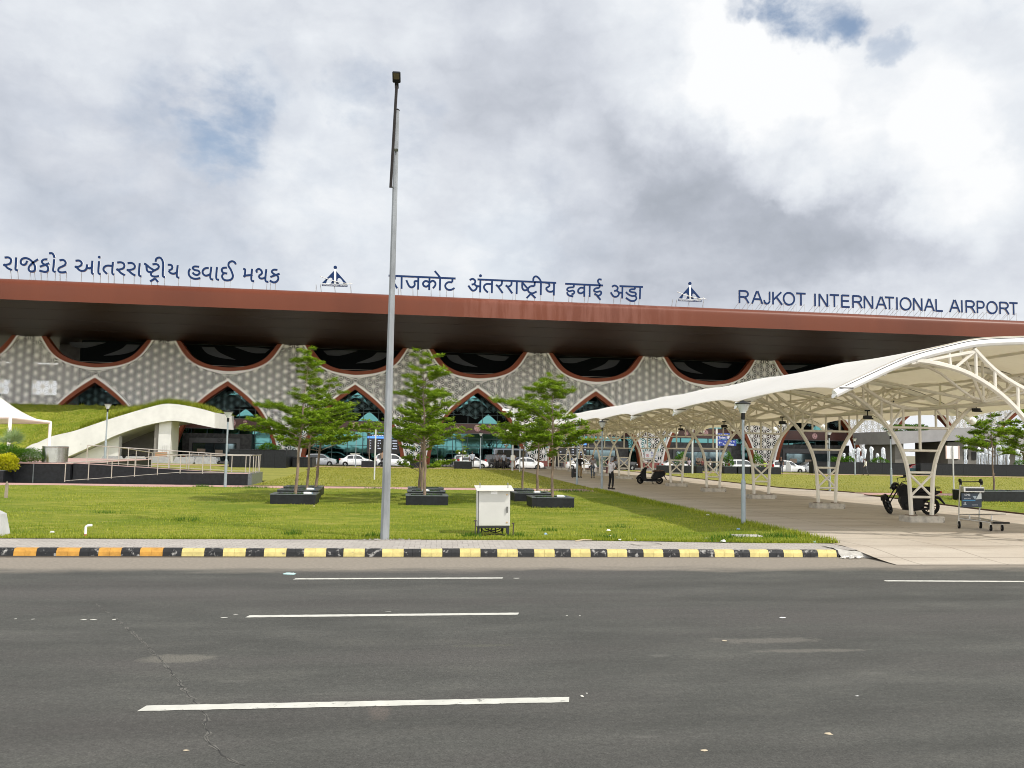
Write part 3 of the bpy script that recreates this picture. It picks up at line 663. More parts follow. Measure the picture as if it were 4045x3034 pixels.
# entrance vestibules
M_vest = mat('patterned_dark_panel', (.026, .026, .024), .5, var=.75, vs=2.2); M_vgrey = mat('grey_door_surround', (.085, .085, .085), .45, var=.15, vs=2)
M_dglass = bpy.data.materials.new('door_glass'); M_dglass.use_nodes = True
_b = M_dglass.node_tree.nodes['Principled BSDF']; _b.inputs['Base Color'].default_value = (.18, .25, .28, 1); _b.inputs['Metallic'].default_value = .9; _b.inputs['Roughness'].default_value = .06
M_tan = mat('tan_board', (.35, .27, .2), .6)
for i, x0, x1, gate in ((1, -6.0, 3.1, 'D2'), (4, -5.6, 5.4, None), (5, -5.8, 5.6, None), (6, -5.8, 5.8, None)):
    xm = X0+S*(i+.5); v = link('vestibule', None, bt); v.location = (xm, 0, 0)
    b = MB(); b.box(x0, x1, GY-1.5, GY-.12, -.3, 3.62); b.build('vestibule_wall', M_vest, v)
    b = MB(); c = (x0+x1)/2
    b.bbox(x0+.9, x1-1.5, GY-1.66, GY-1.5, -.3, 3.0, .06); b.build('door_surround', M_vgrey, v)
    b = MB(); b.box(x0+1.4, x1-2.0, GY-1.7, GY-1.665, -.28, 2.25); b.build('door_glass', M_dglass, v)
    b = MB()
    for xx in (x0+1.4, (x0+x1-.6)/2, x1-2.0): b.box(xx-.05, xx+.05, GY-1.74, GY-1.702, -.28, 2.3)
    b.box(x0+1.4, x1-2., GY-1.74, GY-1.702, 2.25, 2.33); b.build('door_frame', M_black, v)
    if gate:
        t = text_mesh(gate, .62, 'gate_number', .02, mat('gate_grey', (.02, .02, .022), .5), v); t.location = ((x0+x1)/2+.45, GY-1.7, 2.66)
    b = MB(); b.box(x0+2., x0+3.1, GY-1.76, GY-1.75, .9, 1.5); b.build('door_notice', M_tan, v); b = MB(); b.box(x0+4.4, x0+5.4, GY-1.76, GY-1.75, .5, 1.4); b.build('door_notice', M_tan, v)
# flight information boards
M_scr = mat('screen_black', (.006, .006, .008), .15); M_blue = emis('screen_blue', (.10, .30, .85), 1.4); M_txt = emis('screen_text', (.75, .80, .95), .8)
def board(x, z0, z1, w, seed, nm):
    q = random.Random(seed); v = thing('information_board', nm, 'display board', (x, YB+.6, 0), 0, 'flight information boards in front of the terminal glass')
    b = MB(); b.bbox(-w/2, w/2, 0, .35, z0, z1, .03); b.build('board_casing', M_scr, v)
    b = MB(); b.box(-w/2+.05, w/2-.05, -.02, -.003, z1-.55, z1-.28); b.build('header_bar', M_blue, v)
    b = MB(); rows = 4
    for k in range(rows):
        z = z1-.85-k*.36
        for cx, cw in ((-.40, .05), (-.16, .09), (.03, .09), (.27, .14), (.45, .05)):
            n = max(2, int(cw*w/.11))
            for j in range(n):
                if q.random() < .85: b.box(w*cx-cw*w/2+j*.11, w*cx-cw*w/2+j*.11+.075, -.015, -.003, z-.07, z+.06)
    for k in range(14): b.box(-.36*w+k*.22, -.36*w+k*.22+.15, -.015, -.003, z1-.2, z1-.08)
    b.build('text_row', M_txt, v, 0)
    b = MB(); b.box(-w/2+.3, -w/2+.45, .05, .25, -.14, z0); b.box(w/2-.45, w/2-.3, .05, .25, -.14, z0); b.build('board_leg', M_black, v)
board(X0+S*2.5+4.3, 1.25, 3.9, 5.0, 1, 'black flight board behind the slim tree by the white sedan with roof rack')
board(X0+S*4.5-3.2, 1.05, 3.5, 4.2, 2, 'black flight board with blue header seen through the white canopy columns')
b = MB(); b.box(X0+S*2.5-3.0, X0+S*2.5-1.9, GY-.16, GY-.11, 2.45, 3.0); b.build('dark_wall_sign', M_scr, bt)
# no-parking notice on a lattice pier
P = atY(2572, 1800, YB-.4)
nb = thing('notice_board', 'white no-parking notice on the lattice pier behind the scooter', 'sign', (P.x, P.y, P.z))
b = MB(); b.box(-.95, .95, -.03, .1, -.6, .6); b.build('notice_panel', mat('notice_white', (.75, .75, .73), .5), nb)
b = MB()
for k in range(4): b.box(-.05+(.05 if k % 2 else 0), .8-(.1 if k == 2 else 0), -.036, -.031, .22-k*.22, .30-k*.22)
b.box(-.05, .2, -.036, -.031, .42, .52); b.build('notice_text', mat('notice_blue', (.1, .12, .35), .5), nb)
b = MB(); n = 20
for k in range(n):
    a0, a1 = 2*math.pi*k/n, 2*math.pi*(k+1)/n; b.add([(-.55+.22*math.cos(a0), -.036, .22*math.sin(a0)), (-.55+.22*math.cos(a1), -.036, .22*math.sin(a1)), (-.55+.16*math.cos(a1), -.036, .16*math.sin(a1)), (-.55+.16*math.cos(a0), -.036, .16*math.sin(a0))], [(3, 2, 1, 0)])
b.cbox((-.55, -.034, 0), .4, .006, .04, 0, None, R(45)); b.build('prohibition_ring', mat('sign_red', (.55, .03, .03), .5), nb)
pt = text_mesh('P', .26, 'letter', .003, M_black, nb); pt.location = (-.55, -.034, 0)

# ------------------------------------------------------------------ roof lettering (stroke letters traced on the sign plane)
YS = 97.2
TR = {'a': (0, 980, 3.16), 'b': (500, 980, 3.16), 'c': (1200, 1000, 3.16), 'd': (1800, 1020, 2.9105), 'e': (1250, 1030, 11.06)}
def sp(t, x, y): ox, oy, k = TR[t]; P = atY(ox+x/k, oy+y/k, YS); return (P.x, P.z)
M_leg = mat('sign_support', (.42, .42, .42), .5, .3); M_side = mat('letter_return', (.78, .79, .80), .5)
RK = [0]
def ribbon(b, pts, w, y0=-.07, y1=.07):
    RK[0] += 1; y0 -= .004*(RK[0] % 7); y1 += .003*(RK[0] % 7)
    """flat stroke letter limb: navy front (slot 0), pale returns (slot 1)"""
    P = lerp_curve(pts, max(4, 6*(len(pts)-1))) if len(pts) > 2 else [tuple(p) for p in pts]; L = []; Rr = []
    for i, p in enumerate(P):
        a, c = P[max(0, i-1)], P[min(len(P)-1, i+1)]; dx, dz = c[0]-a[0], c[1]-a[1]; n = math.hypot(dx, dz) or 1
        L.append((p[0]-dz/n*w/2, p[1]+dx/n*w/2)); Rr.append((p[0]+dz/n*w/2, p[1]-dx/n*w/2))
    n = len(P); vs = [(x, y, z) for y in (y0, y1) for Q in (L, Rr) for x, z in Q]
    b.add(vs, [(i, i+1, n+i+1, n+i) for i in range(n-1)], 0)
    fs = [(2*n+i, 3*n+i, 3*n+i+1, 2*n+i+1) for i in range(n-1)]+[(i, 2*n+i, 2*n+i+1, i+1) for i in range(n-1)]+[(n+i, n+i+1, 3*n+i+1, 3*n+i) for i in range(n-1)]+[(0, n, 3*n, 2*n), (n-1, 3*n-1, 4*n-1, 2*n-1)]
    b.add(vs, fs, 1)
def disc(b, c, r):
    n = 16; b.add([(c[0]+r*math.cos(2*math.pi*k/n), y, c[1]+r*math.sin(2*math.pi*k/n)) for y in (-.075, .07) for k in range(n)], [tuple(range(n-1, -1, -1))], 0)
    b.add([(c[0]+r*math.cos(2*math.pi*k/n), y, c[1]+r*math.sin(2*math.pi*k/n)) for y in (-.075, .07) for k in range(n)], [(k, (k+1) % n, n+(k+1) % n, n+k) for k in range(n)], 1)
ROOFZ = 20.06
def letter(root, strokes, t, w=.20, dots=()):
    b = MB(); ox = root.location.x; allp = []
    for s in strokes:
        P = [sp(t, *p) for p in s]; allp += P; ribbon(b, [(x-ox, z) for x, z in P], w)
    for x, y, r in dots:
        P = sp(t, x, y); allp.append(P); disc(b, (P[0]-ox, P[1]), r)
    b.build('letter', [M_navy, M_side], root, 30)
    lo = min(z for x, z in allp); xs = [x for x, z in allp if z < lo+.35] or [allp[0][0]]
    return (min(xs)-ox, max(xs)-ox, lo)
def supports(root, feet, lean):
    for x0, x1, lo in feet:
        for x in ({round(x0+.1, 2), round(x1-.1, 2)} if x1-x0 > .5 else {round((x0+x1)/2, 2)}):
            b = MB(); b.tube([(x+lean, 1.0, ROOFZ-.1), (x, .09, lo+.25), (x, .09, lo+.12), (x, .09, ROOFZ-.1)], .021, 5); b.build('support_strut', M_leg, root)
GUJ = [('a', [[(60, 120), (105, 118), (138, 138), (142, 168), (120, 200), (62, 213)], [(68, 215), (100, 252), (152, 277)]], [(60, 213, .16)]),
 ('a', [[(207, 118), (202, 200), (198, 262), (207, 276), (230, 282)]]),
 ('a', [[(342, 160), (330, 195), (298, 212), (268, 195), (266, 158), (290, 132), (335, 128), (385, 152), (425, 195), (442, 240), (436, 280), (410, 294), (378, 290), (362, 262), (374, 226), (410, 188), (450, 160), (480, 140)]]),
 ('a', [[(598, 143), (550, 146), (527, 170), (545, 198), (588, 222), (606, 252), (597, 288), (562, 299), (494, 282)], [(500, 235), (622, 190)]]),
 ('a', [[(680, 140), (672, 230), (668, 286), (700, 300)], [(615, 67), (650, 66), (672, 88), (684, 125)]]),
 ('a', [[(745, 155), (790, 150), (822, 176), (815, 210), (778, 232), (742, 250), (732, 280), (748, 300), (785, 305), (835, 297)]]),
 ('a', [[(945, 160), (990, 158), (1022, 182), (1018, 212), (990, 232), (950, 238)], [(958, 240), (1000, 280), (1045, 286), (1080, 262), (1092, 205)], [(1088, 240), (1112, 254), (1148, 244)], [(1157, 160), (1150, 305), (1174, 325)]], [(950, 236, .15)]),
 ('a', [[(1240, 165), (1232, 308), (1262, 326)]], [(1242, 115, .16)]),
 ('a', [[(1410, 225), (1340, 221), (1302, 242), (1298, 280), (1338, 323)], [(1413, 175), (1405, 312), (1432, 332)]]),
 ('a', [[(1465, 182), (1515, 180), (1551, 202), (1553, 238), (1524, 262), (1470, 272)], [(1478, 275), (1515, 315), (1563, 342)]], [(1468, 270, .15)]),
 ('a', [[(1595, 190), (1645, 188), (1682, 212), (1684, 246), (1655, 268), (1600, 278)], [(1608, 282), (1648, 320), (1693, 346)]], [(1598, 276, .15)]),
 ('a', [[(1747, 190), (1738, 335), (1770, 352)]]),
 ('a', [[(1800, 198), (1826, 208), (1836, 272), (1856, 298), (1890, 300)], [(1826, 206), (1875, 248), (1922, 276)], [(1905, 206), (1950, 201), (1984, 224), (1974, 256), (1930, 280), (1897, 303), (1888, 332), (1905, 352), (1945, 357), (1990, 350)], [(1875, 418), (1938, 380)], [(1938, 380), (1975, 425)]]),
 ('a', [[(1946, 174), (1955, 135), (1992, 120), (2025, 146), (2040, 205), (2036, 345), (2064, 362)]]),
 ('b', [[(515, 210), (554, 212), (574, 236), (562, 266), (528, 282)], [(528, 282), (550, 312), (592, 321), (632, 303)], [(641, 215), (630, 352), (663, 371)]]),
 ('b', [[(795, 258), (778, 300), (786, 345), (818, 375), (868, 386), (925, 374)], [(912, 236), (850, 232), (828, 252), (850, 274), (898, 286), (914, 312), (885, 338), (848, 330), (826, 306)]]),
 ('b', [[(1030, 250), (982, 255), (954, 285), (956, 320), (985, 345), (1030, 336), (1052, 318)], [(1061, 235), (1048, 374), (1086, 394)]]),
 ('b', [[(1131, 238), (1122, 378), (1159, 396)]]),
 ('b', [[(1255, 246), (1206, 250), (1190, 280), (1210, 310), (1260, 319)], [(1212, 318), (1194, 352), (1212, 392), (1255, 405), (1306, 393), (1329, 350), (1305, 275), (1276, 228), (1280, 186), (1315, 166), (1348, 178), (1366, 205)]]),
 ('b', [[(1457, 262), (1482, 272), (1478, 345)], [(1470, 345), (1576, 336)], [(1569, 260), (1560, 398), (1597, 414)]], [(1472, 352, .15)]),
 ('b', [[(1632, 308), (1622, 282), (1652, 262), (1684, 284), (1690, 318), (1650, 350)], [(1650, 350), (1668, 378), (1708, 379), (1738, 360)], [(1746, 265), (1735, 404), (1773, 422)]]),
 ('b', [[(1886, 275), (1838, 272), (1814, 296), (1838, 324), (1882, 346), (1896, 382), (1872, 420), (1832, 429), (1788, 406)], [(1795, 363), (1913, 320)]])]
HIN = [('c', [[(1058, 282), (1895, 318)], [(1138, 287), (1132, 330), (1080, 330)], [(1112, 352), (1166, 440)], [(1222, 290), (1220, 446)]]),
 ('c', [[(1430, 300), (1426, 456)], [(1425, 352), (1383, 354), (1384, 402), (1350, 428), (1314, 410), (1280, 338)]]),
 ('c', [[(1570, 305), (1565, 461)], [(1568, 392), (1535, 418), (1500, 410), (1488, 380), (1510, 352), (1540, 352), (1566, 372)], [(1568, 372), (1608, 346), (1640, 368), (1641, 402), (1612, 440)]]),
 ('c', [[(1702, 310), (1698, 466)], [(1635, 224), (1700, 303)]]),
 ('c', [[(1857, 318), (1853, 366)], [(1853, 366), (1802, 365), (1770, 392), (1768, 426), (1796, 455), (1840, 458), (1882, 436)]]),
 ('d', [[(250, 245), (1155, 285)], [(160, 252), (196, 239), (224, 262), (214, 295), (182, 305)], [(214, 300), (242, 330), (226, 365), (188, 370), (145, 315)], [(238, 322), (282, 325)], [(284, 250), (280, 394)]], [(285, 203, .18)]),
 ('d', [[(418, 258), (415, 402)], [(416, 300), (355, 298), (325, 325), (335, 360), (371, 396)]]),
 ('d', [[(532, 260), (526, 304), (490, 325), (464, 305)], [(482, 320), (540, 402)]]),
 ('d', [[(642, 265), (637, 309), (602, 328), (574, 312)], [(592, 325), (650, 406)], [(703, 270), (700, 413)]]),
 ('d', [[(766, 275), (765, 340), (790, 370), (832, 360)], [(770, 285), (836, 362)], [(909, 273), (905, 322)], [(905, 322), (860, 325), (832, 352), (840, 388), (882, 405), (930, 384)], [(815, 460), (865, 408)], [(865, 408), (918, 462)]]),
 ('d', [[(889, 275), (896, 226), (925, 210), (960, 236), (982, 278)], [(980, 280), (977, 424)]]),
 ('d', [[(1030, 283), (1066, 290), (1076, 320), (1036, 346)], [(1036, 346), (1060, 380), (1100, 386), (1128, 372)], [(1130, 285), (1127, 429)]]),
 ('d', [[(1257, 295), (1693, 315)], [(1358, 300), (1356, 336)], [(1356, 336), (1300, 340), (1280, 362), (1303, 382), (1345, 373), (1363, 392), (1350, 412), (1330, 410)], [(1278, 392), (1297, 426), (1352, 440)]]),
 ('d', [[(1478, 305), (1477, 444)], [(1477, 345), (1437, 341), (1408, 366), (1412, 396), (1445, 404), (1476, 382)], [(1540, 308), (1538, 446)]]),
 ('d', [[(1656, 312), (1650, 342)], [(1650, 342), (1605, 350), (1588, 374), (1618, 390), (1660, 382), (1672, 406), (1642, 433), (1602, 415)], [(1622, 430), (1665, 480)], [(1662, 312), (1634, 272), (1645, 245), (1677, 248)]], [(1602, 415, .14)]),
 ('d', [[(1880, 322), (2152, 332)], [(1795, 330), (1826, 315), (1860, 336), (1852, 368), (1818, 379)], [(1852, 374), (1876, 405), (1856, 440), (1814, 440), (1780, 393)], [(1872, 395), (1914, 400)], [(1915, 325), (1912, 463)]]),
 ('d', [[(2062, 330), (2058, 358)], [(2058, 358), (2012, 360), (1998, 380), (2028, 392), (2064, 398), (2068, 425), (2032, 436), (1988, 420), (1955, 390)], [(2066, 438), (2076, 466), (2050, 492), (2004, 488), (1955, 455)]]),
 ('d', [[(2120, 330), (2115, 470)]])]
def sign(name, label, data, px, w=.235, lean=-.2):
    P = atY(px, 1130, YS); r = thing(name, label, 'roof sign', (P.x, YS, 0)); feet = []
    for d in data: feet.append(letter(r, d[1], d[0], w, d[2] if len(d) > 2 else ()))
    supports(r, feet, lean); return r
sign('roof_sign', 'navy Gujarati lettering standing on the left end of the terracotta roof', GUJ, 560)
sign('roof_sign', 'navy Hindi lettering with headlines standing on the middle of the terracotta roof', HIN, 2040, .23, .1)
def arc(cx, cz, rx, rz, a0, a1, n=7): return [(cx+rx*math.cos(R(a0+(a1-a0)*k/n)), cz+rz*math.sin(R(a0+(a1-a0)*k/n))) for k in range(n+1)]
LET = {'R': [[(0, 0), (0, 1)], [(0, .955), (.5, .955)], [(.5, .955)]+arc(.55, .72, .36, .235, 80, -80)+[(.5, .485)], [(0, .485), (.5, .485)], [(.48, .485), (.7, .36), (1, 0)]],
 'A': [[(0, 0), (.46, 1)], [(1, 0), (.54, 1)], [(.2, .36), (.8, .36)]], 'J': [[(.95, 1), (.95, .32)], arc(.5, .30, .45, .26, 0, -185, 9)],
 'K': [[(0, 0), (0, 1)], [(.92, 1), (.03, .36)], [(.36, .60), (1, 0)]], 'O': [arc(.5, .5, .47, .47, 90, 450, 20)], 'T': [[(0, .955), (1, .955)], [(.5, 0), (.5, .95)]],
 'I': [[(.5, 0), (.5, 1)]], 'N': [[(0, 0), (0, 1)], [(0, 1), (1, 0)], [(1, 0), (1, 1)]], 'E': [[(0, 0), (0, 1)], [(0, .955), (.95, .955)], [(0, .52), (.9, .52)], [(0, .045), (1, .045)]],
 'P': [[(0, 0), (0, 1)], [(0, .955), (.5, .955)], [(.5, .955)]+arc(.55, .70, .36, .255, 80, -80)+[(.5, .445)], [(0, .445), (.5, .445)]], 'L': [[(0, 0), (0, 1)], [(0, .045), (1, .045)]]}
TR['f'] = (2860, 1100, 3.456); TR['g'] = (3400, 1100, 3.43)
ENG = [('f', c, a, e) for c, a, e in (('R', 207, 335), ('A', 380, 520), ('J', 540, 622), ('K', 666, 790), ('O', 805, 960), ('T', 980, 1112), ('I', 1228, 1248), ('N', 1297, 1407), ('T', 1437, 1567), ('E', 1604, 1712), ('R', 1756, 1880), ('N', 1912, 2022))]+\
 [('g', c, a, e) for c, a, e in (('A', 205, 340), ('T', 322, 448), ('I', 476, 496), ('O', 528, 678), ('N', 712, 820), ('A', 858, 988), ('L', 1015, 1105), ('A', 1200, 1332), ('I', 1354, 1374), ('R', 1422, 1540), ('P', 1572, 1672), ('O', 1700, 1842), ('R', 1878, 1998), ('T', 2005, 2120))]
P = atY(3440, 1180, YS); er = thing('roof_sign', 'navy English capitals on the right of the terracotta roof', 'roof sign', (P.x, YS, 0)); feet = []
for t, c, a, e in ENG:
    xa, xb = sp(t, a, 300)[0]-P.x, sp(t, e, 300)[0]-P.x; b = MB(); z0, z1 = 20.76, 22.36
    for s in LET[c]: ribbon(b, [(xa+(xb-xa)*u, z0+(z1-z0)*v) for u, v in s], .245)
    b.build('letter', [M_navy, M_side], er, 30); feet.append((xa, xb, z0))
supports(er, feet, -.5)
def emblem(px, label):
    P0 = sp('e', 820, 1000); Pn = atY(px, 1130, YS); r = thing('roof_emblem', label, 'emblem', (Pn.x, YS, 0))
    q = lambda L: [(sp('e', *p)[0]-P0[0], sp('e', *p)[1]) for p in L]
    b = MB()
    for L in ([(766, 445), (235, 985), (425, 992), (437, 920), (480, 830), (545, 760), (625, 735), (682, 765), (700, 835), (680, 900), (620, 1000), (766, 1010)], [(866, 460), (862, 1005), (985, 1012), (945, 930), (915, 870), (920, 800), (958, 757), (1012, 755), (1070, 800), (1122, 870), (1165, 955), (1178, 1022), (1345, 1028), (1300, 950)]):
        b.prism(q(L), -.08, .06)
    c = q([(822, 293)])[0]; b.lathe([(.20, -.08), (.20, .06)], 24, (0, 0, 0), M=Matrix.Translation((c[0], 0, c[1])) @ Matrix.Rotation(R(90), 4, 'X'))
    b.build('emblem_wing', M_navy, r, 20)
    b = MB(); b.prism(q([(782, 365), (862, 365), (845, 1030), (765, 1030)]), -.06, .04); b.prism(q([(236, 990), (1350, 1035), (1350, 1058), (236, 1014)]), -.07, .03); b.build('emblem_stem', M_side, r, 20)
    b = MB(); b.prism(q([(235, 1016), (1355, 1064), (1355, 1146), (235, 1100)]), -.09, .05); b.build('name_bar', M_navy, r, 20)
    a_, b_ = q([(235, 1060)])[0], q([(1355, 1105)])[0]
    t = text_mesh('AIRPORTS AUTHORITY OF INDIA', .22, 'name_lettering', .006, mat('emblem_white', (.8, .8, .8), .5), r)
    wt = t.dimensions.x or 1; t.location = ((a_[0]+b_[0])/2, -.098, (a_[1]+b_[1])/2); t.scale = (abs(b_[0]-a_[0])*.95/wt, 1, 1.)
    b = MB(); L = q([(168, 682), (430, 785), (700, 878), (960, 940), (1200, 985), (1480, 1022)]); b.tube([(x, -.15, z) for x, z in L], [.05]*6, 6)
    L = q([(1425, 925), (1450, 975), (1495, 1008), (1615, 1035)]); b.tube([(x, -.15, z) for x, z in L], [.02, .05, .06, .015], 6)
    b.build('emblem_arrow', M_steel, r)
    lo = a_[1]-.1; supports(r, [(-2.3, -1.6, lo), (-.3, .1, lo), (1.5, 2.0, lo)], .1); return r
emblem(1324, 'navy airport authority emblem between the Gujarati and Hindi lettering'); emblem(2727, 'navy airport authority emblem between the Hindi and English lettering')
# ------------------------------------------------------------------ tensile walkway canopy
CX = 17.0; NF = 13; FY = [19.3+6.1*i for i in range(NF)]
M_memb = bpy.data.materials.new('canopy_membrane'); M_memb.use_nodes = True
q = NG(M_memb.node_tree); _b = M_memb.node_tree.nodes['Principled BSDF']; _o = M_memb.node_tree.nodes['Material Output']
t_ = q.n('ShaderNodeTexCoord'); nz = q.noise(t_.outputs['Object'], .6, 5, .6); st_ = q.noise(q.vm('MULTIPLY', t_.outputs['Object'], (.25, 2., 1)).outputs[0], 1.5, 5, .6)
c_ = q.ramp(nz.outputs[0], [(.3, (.87, .865, .84)), (.7, (.91, .905, .89))]); c_ = q.mix(q.math('MULTIPLY', q.smooth(st_.outputs[0], .6, .8), .2), c_, (.55, .50, .42))
sx_ = q.n('ShaderNodeSeparateXYZ'); q.l(t_.outputs['Object'], sx_.inputs[0]); sm_ = q.math('ABSOLUTE', q.math('SUBTRACT', q.math('PINGPONG', sx_.outputs[1], 1.0167), .508)); c_ = q.mix(q.math('MULTIPLY', q.smooth(sm_, .03, .012), .16), c_, (.4, .37, .31)); c_ = q.mix(q.math('MULTIPLY', q.smooth(q.math('ABSOLUTE', sx_.outputs[0]), 5.6, 6.3), .25), c_, (.5, .45, .36)); q.l(c_, _b.inputs['Base Color']); _b.inputs['Roughness'].default_value = .6
tr_ = q.n('ShaderNodeBsdfTranslucent'); tr_.inputs[0].default_value = (.90, .835, .69, 1); mx_ = q.n('ShaderNodeMixShader'); mx_.inputs[0].default_value = .34
q.l(_b.outputs[0], mx_.inputs[1]); q.l(tr_.outputs[0], mx_.inputs[2]); q.l(mx_.outputs[0], _o.inputs[0])
RIM = [(-6.35, 3.80), (-5.63, 4.14), (-4.37, 4.70), (-3.26, 5.02), (-2.43, 5.20), (-1.13, 5.30), (0, 5.33)]
RIM = RIM+[(-x, z) for x, z in RIM[-2::-1]]
RC = lerp_curve(RIM, 48)
def rimz(x): return float(np.interp(x, [p[0] for p in RC], [p[1] for p in RC]))
cz = lambda Y: zg(17, Y)-.15
canopy = thing('walkway_canopy', 'long white tensile canopy on branching cream steel supports over the walkway', 'canopy', (CX, FY[0], 0))
Yl = lambda Y: Y-FY[0]
# one support frame: footing, legs, lattice, ties, chords
def sym(P): return [(-x, z) for x, z in P]
LEG = [(-.36, .30), (-.39, .95), (-.45, 1.75), (-.66, 2.47), (-1.14, 3.24), (-1.85, 3.92), (-2.75, 4.42), (-3.6, 4.64), (-4.15, 4.70)]
VCH = [(-2.55, 5.05), (-2.05, 4.58), (-1.5, 4.22), (-.95, 3.98), (-.45, 3.87), (0, 3.84)]
legc, vch = lerp_curve(LEG, 22), lerp_curve(VCH, 12)
def on(c, x): return float(np.interp(x, [p[0] for p in sorted(c)], [p[1] for p in sorted(c)]))
p3 = lambda P, y=0.: [(x, y, z) for x, z in P]
fb = MB(); fb.tube(p3(legc), .075, 6); leg_m = fb.mesh('leg', M_cream)
fb = MB(); fb.tube(p3(sym(legc)), .075, 6); leg_m2 = fb.mesh('leg', M_cream)
fb = MB()
T = lambda x0, z0, x1, z1, r=.042: fb.tube([(x0, 0, z0), (x1, 0, z1)], r, 6)
T(-.45, 1.75, .45, 1.75); T(-.38, .95, .38, .95); T(-.43, 1.72, .38, .98); T(.43, 1.72, -.38, .98)
brace_m = fb.mesh('lattice_brace', M_cream)
fb = MB(); T(-.66, 2.47, .66, 2.47); T(-1.12, 3.22, 1.12, 3.22); T(0, 2.47, 0, 3.84, .05)
for s in (-1, 1):
    T(s*.58, 3.22, s*.58, on(vch, -.58)); T(s*1.08, 3.24, s*.6, 3.86); T(s*1.0, 3.1, s*1.0, on(vch, -1.0))
    T(s*1.35, on(legc, -1.35), s*1.35, on(vch, -1.35)); T(s*1.98, on(legc, -1.98), s*1.98, on(vch, -1.98))
    T(s*2.5, on(legc, -2.5), s*2.5, 5.02); T(s*2.5, 5.0, s*3.1, on(legc, -3.1)); T(s*3.2, on(legc, -3.2), s*3.25, rimz(3.25)-.05); T(s*2.5, 4.98, s*4.3, rimz(4.3)-.1, .05)
tie_m = fb.mesh('tie_bar', M_cream)
fb = MB(); fb.tube(p3(vch+sym(vch)[-2::-1]), .065, 6); chord_m = fb.mesh('valley_chord', M_cream)
fb = MB(); fb.tube(p3(RC), .105, 10); fb.lathe([(.0, -.02), (.125, -.01), (.125, .0)], 10, M=Matrix.Translation((RC[0][0], 0, RC[0][1])) @ Matrix.Rotation(R(-65), 4, 'Y')); rim_m = fb.mesh('rim_tube', M_trim if False else mat('rim_white', (.80, .79, .76), .45, var=.05))
fb = MB(); fb.tube([(x, -.075, z+.078) for x, z in RC[1:-1]], .012, 4); fb.box(-6.25, -5.9, -.1, -.04, 3.93, 3.96); keder_m = fb.mesh('keder_strip', mat('dark_groove', (.06, .055, .05), .5))
fb = MB(); fb.bbox(-.62, .62, -.32, .32, -.25, .35, .03); foot_m = fb.mesh('footing', mat('footing_concrete', (.42, .39, .34), .85, var=.3, vs=3., bump=.4, bs=20, stain=((.2, .18, .15), 2.5, .58)))
fb = MB(); fb.box(-.13, .13, -.15, .15, .35, .37); plate_m = fb.mesh('base_plate', mat('rusty_plate', (.16, .11, .08), .7, var=.3))
for Y in FY:
    fr = link('support_frame', None, canopy); fr.location = (0, Yl(Y), cz(Y)); fr.rotation_euler = (0, 0, 0)
    for me in (leg_m, leg_m2, brace_m, tie_m, chord_m, rim_m, keder_m, foot_m): link(me.name.split('.')[0], me, fr)
    for xx in (-.37, .37): o = link('base_plate', plate_m, fr); o.location = (xx, 0, 0)
# longitudinal members
for k in range(NF-1):
    Y0, Y1 = FY[k], FY[k+1]; b = MB(); z0, z1 = cz(Y0), cz(Y1)
    L = lambda x0, za, x1, zb, r=.045, f=0., g_=1.: b.tube([(x0, Yl(Y0+(Y1-Y0)*f), za+z0), (x1, Yl(Y0+(Y1-Y0)*g_), zb+z1)], r, 6)
    L(0, 3.84, 0, 3.84, .065)
    for s in (-1, 1):
        L(s*2.9, 4.98, s*2.9, 4.98, .05); L(s*5.0, 4.33, s*5.0, 4.33, .045)
        L(s*2.9, 4.98, s*.0, 3.90, .045, 0, .5); L(0, 3.9, s*2.9, 4.98, .045, .5, 1.)
        L(s*5.0, 4.33, s*2.9, 4.98, .04, 0, .5); L(s*2.9, 4.98, s*5.0, 4.33, .04, .5, 1.)
    L(0, 5.2, 0, 5.2, .045); L(0, 3.88, 0, 5.1, .04, .5, .5)
    m1 = [(x, Yl((Y0+Y1)/2), z+(z0+z1)/2) for x, z in lerp_curve([(-2.9, 4.95), (-1.6, 4.85), (0, 3.95), (1.6, 4.85), (2.9, 4.95)], 16)]; b.tube(m1, .045, 6)
    b.build('purlin', M_cream, canopy)
    b = MB(); nU, nV = 40, 14
    def sf(u, v, top):
        i = u*(len(RC)-1); j = min(len(RC)-2, int(i)); f = i-j; x = RC[j][0]*(1-f)+RC[j+1][0]*f
        s = 4*v*(1-v); x2 = x*(1-.055*s)
        z = rimz(x2)+.135-.07*s*(1-(x/6.35)**2)+.02*s*abs(x/6.35)**3
        return (x2, Yl(Y0+(Y1-Y0)*v), z+z0+(z1-z0)*v-(0 if top else .018))
    b.grid(lambda u, v: sf(u, v, True), nU, nV)
    b.grid(lambda u, v: sf(1-u, v, False), nU, nV)
    o = b.build('membrane', M_memb, canopy, 60)
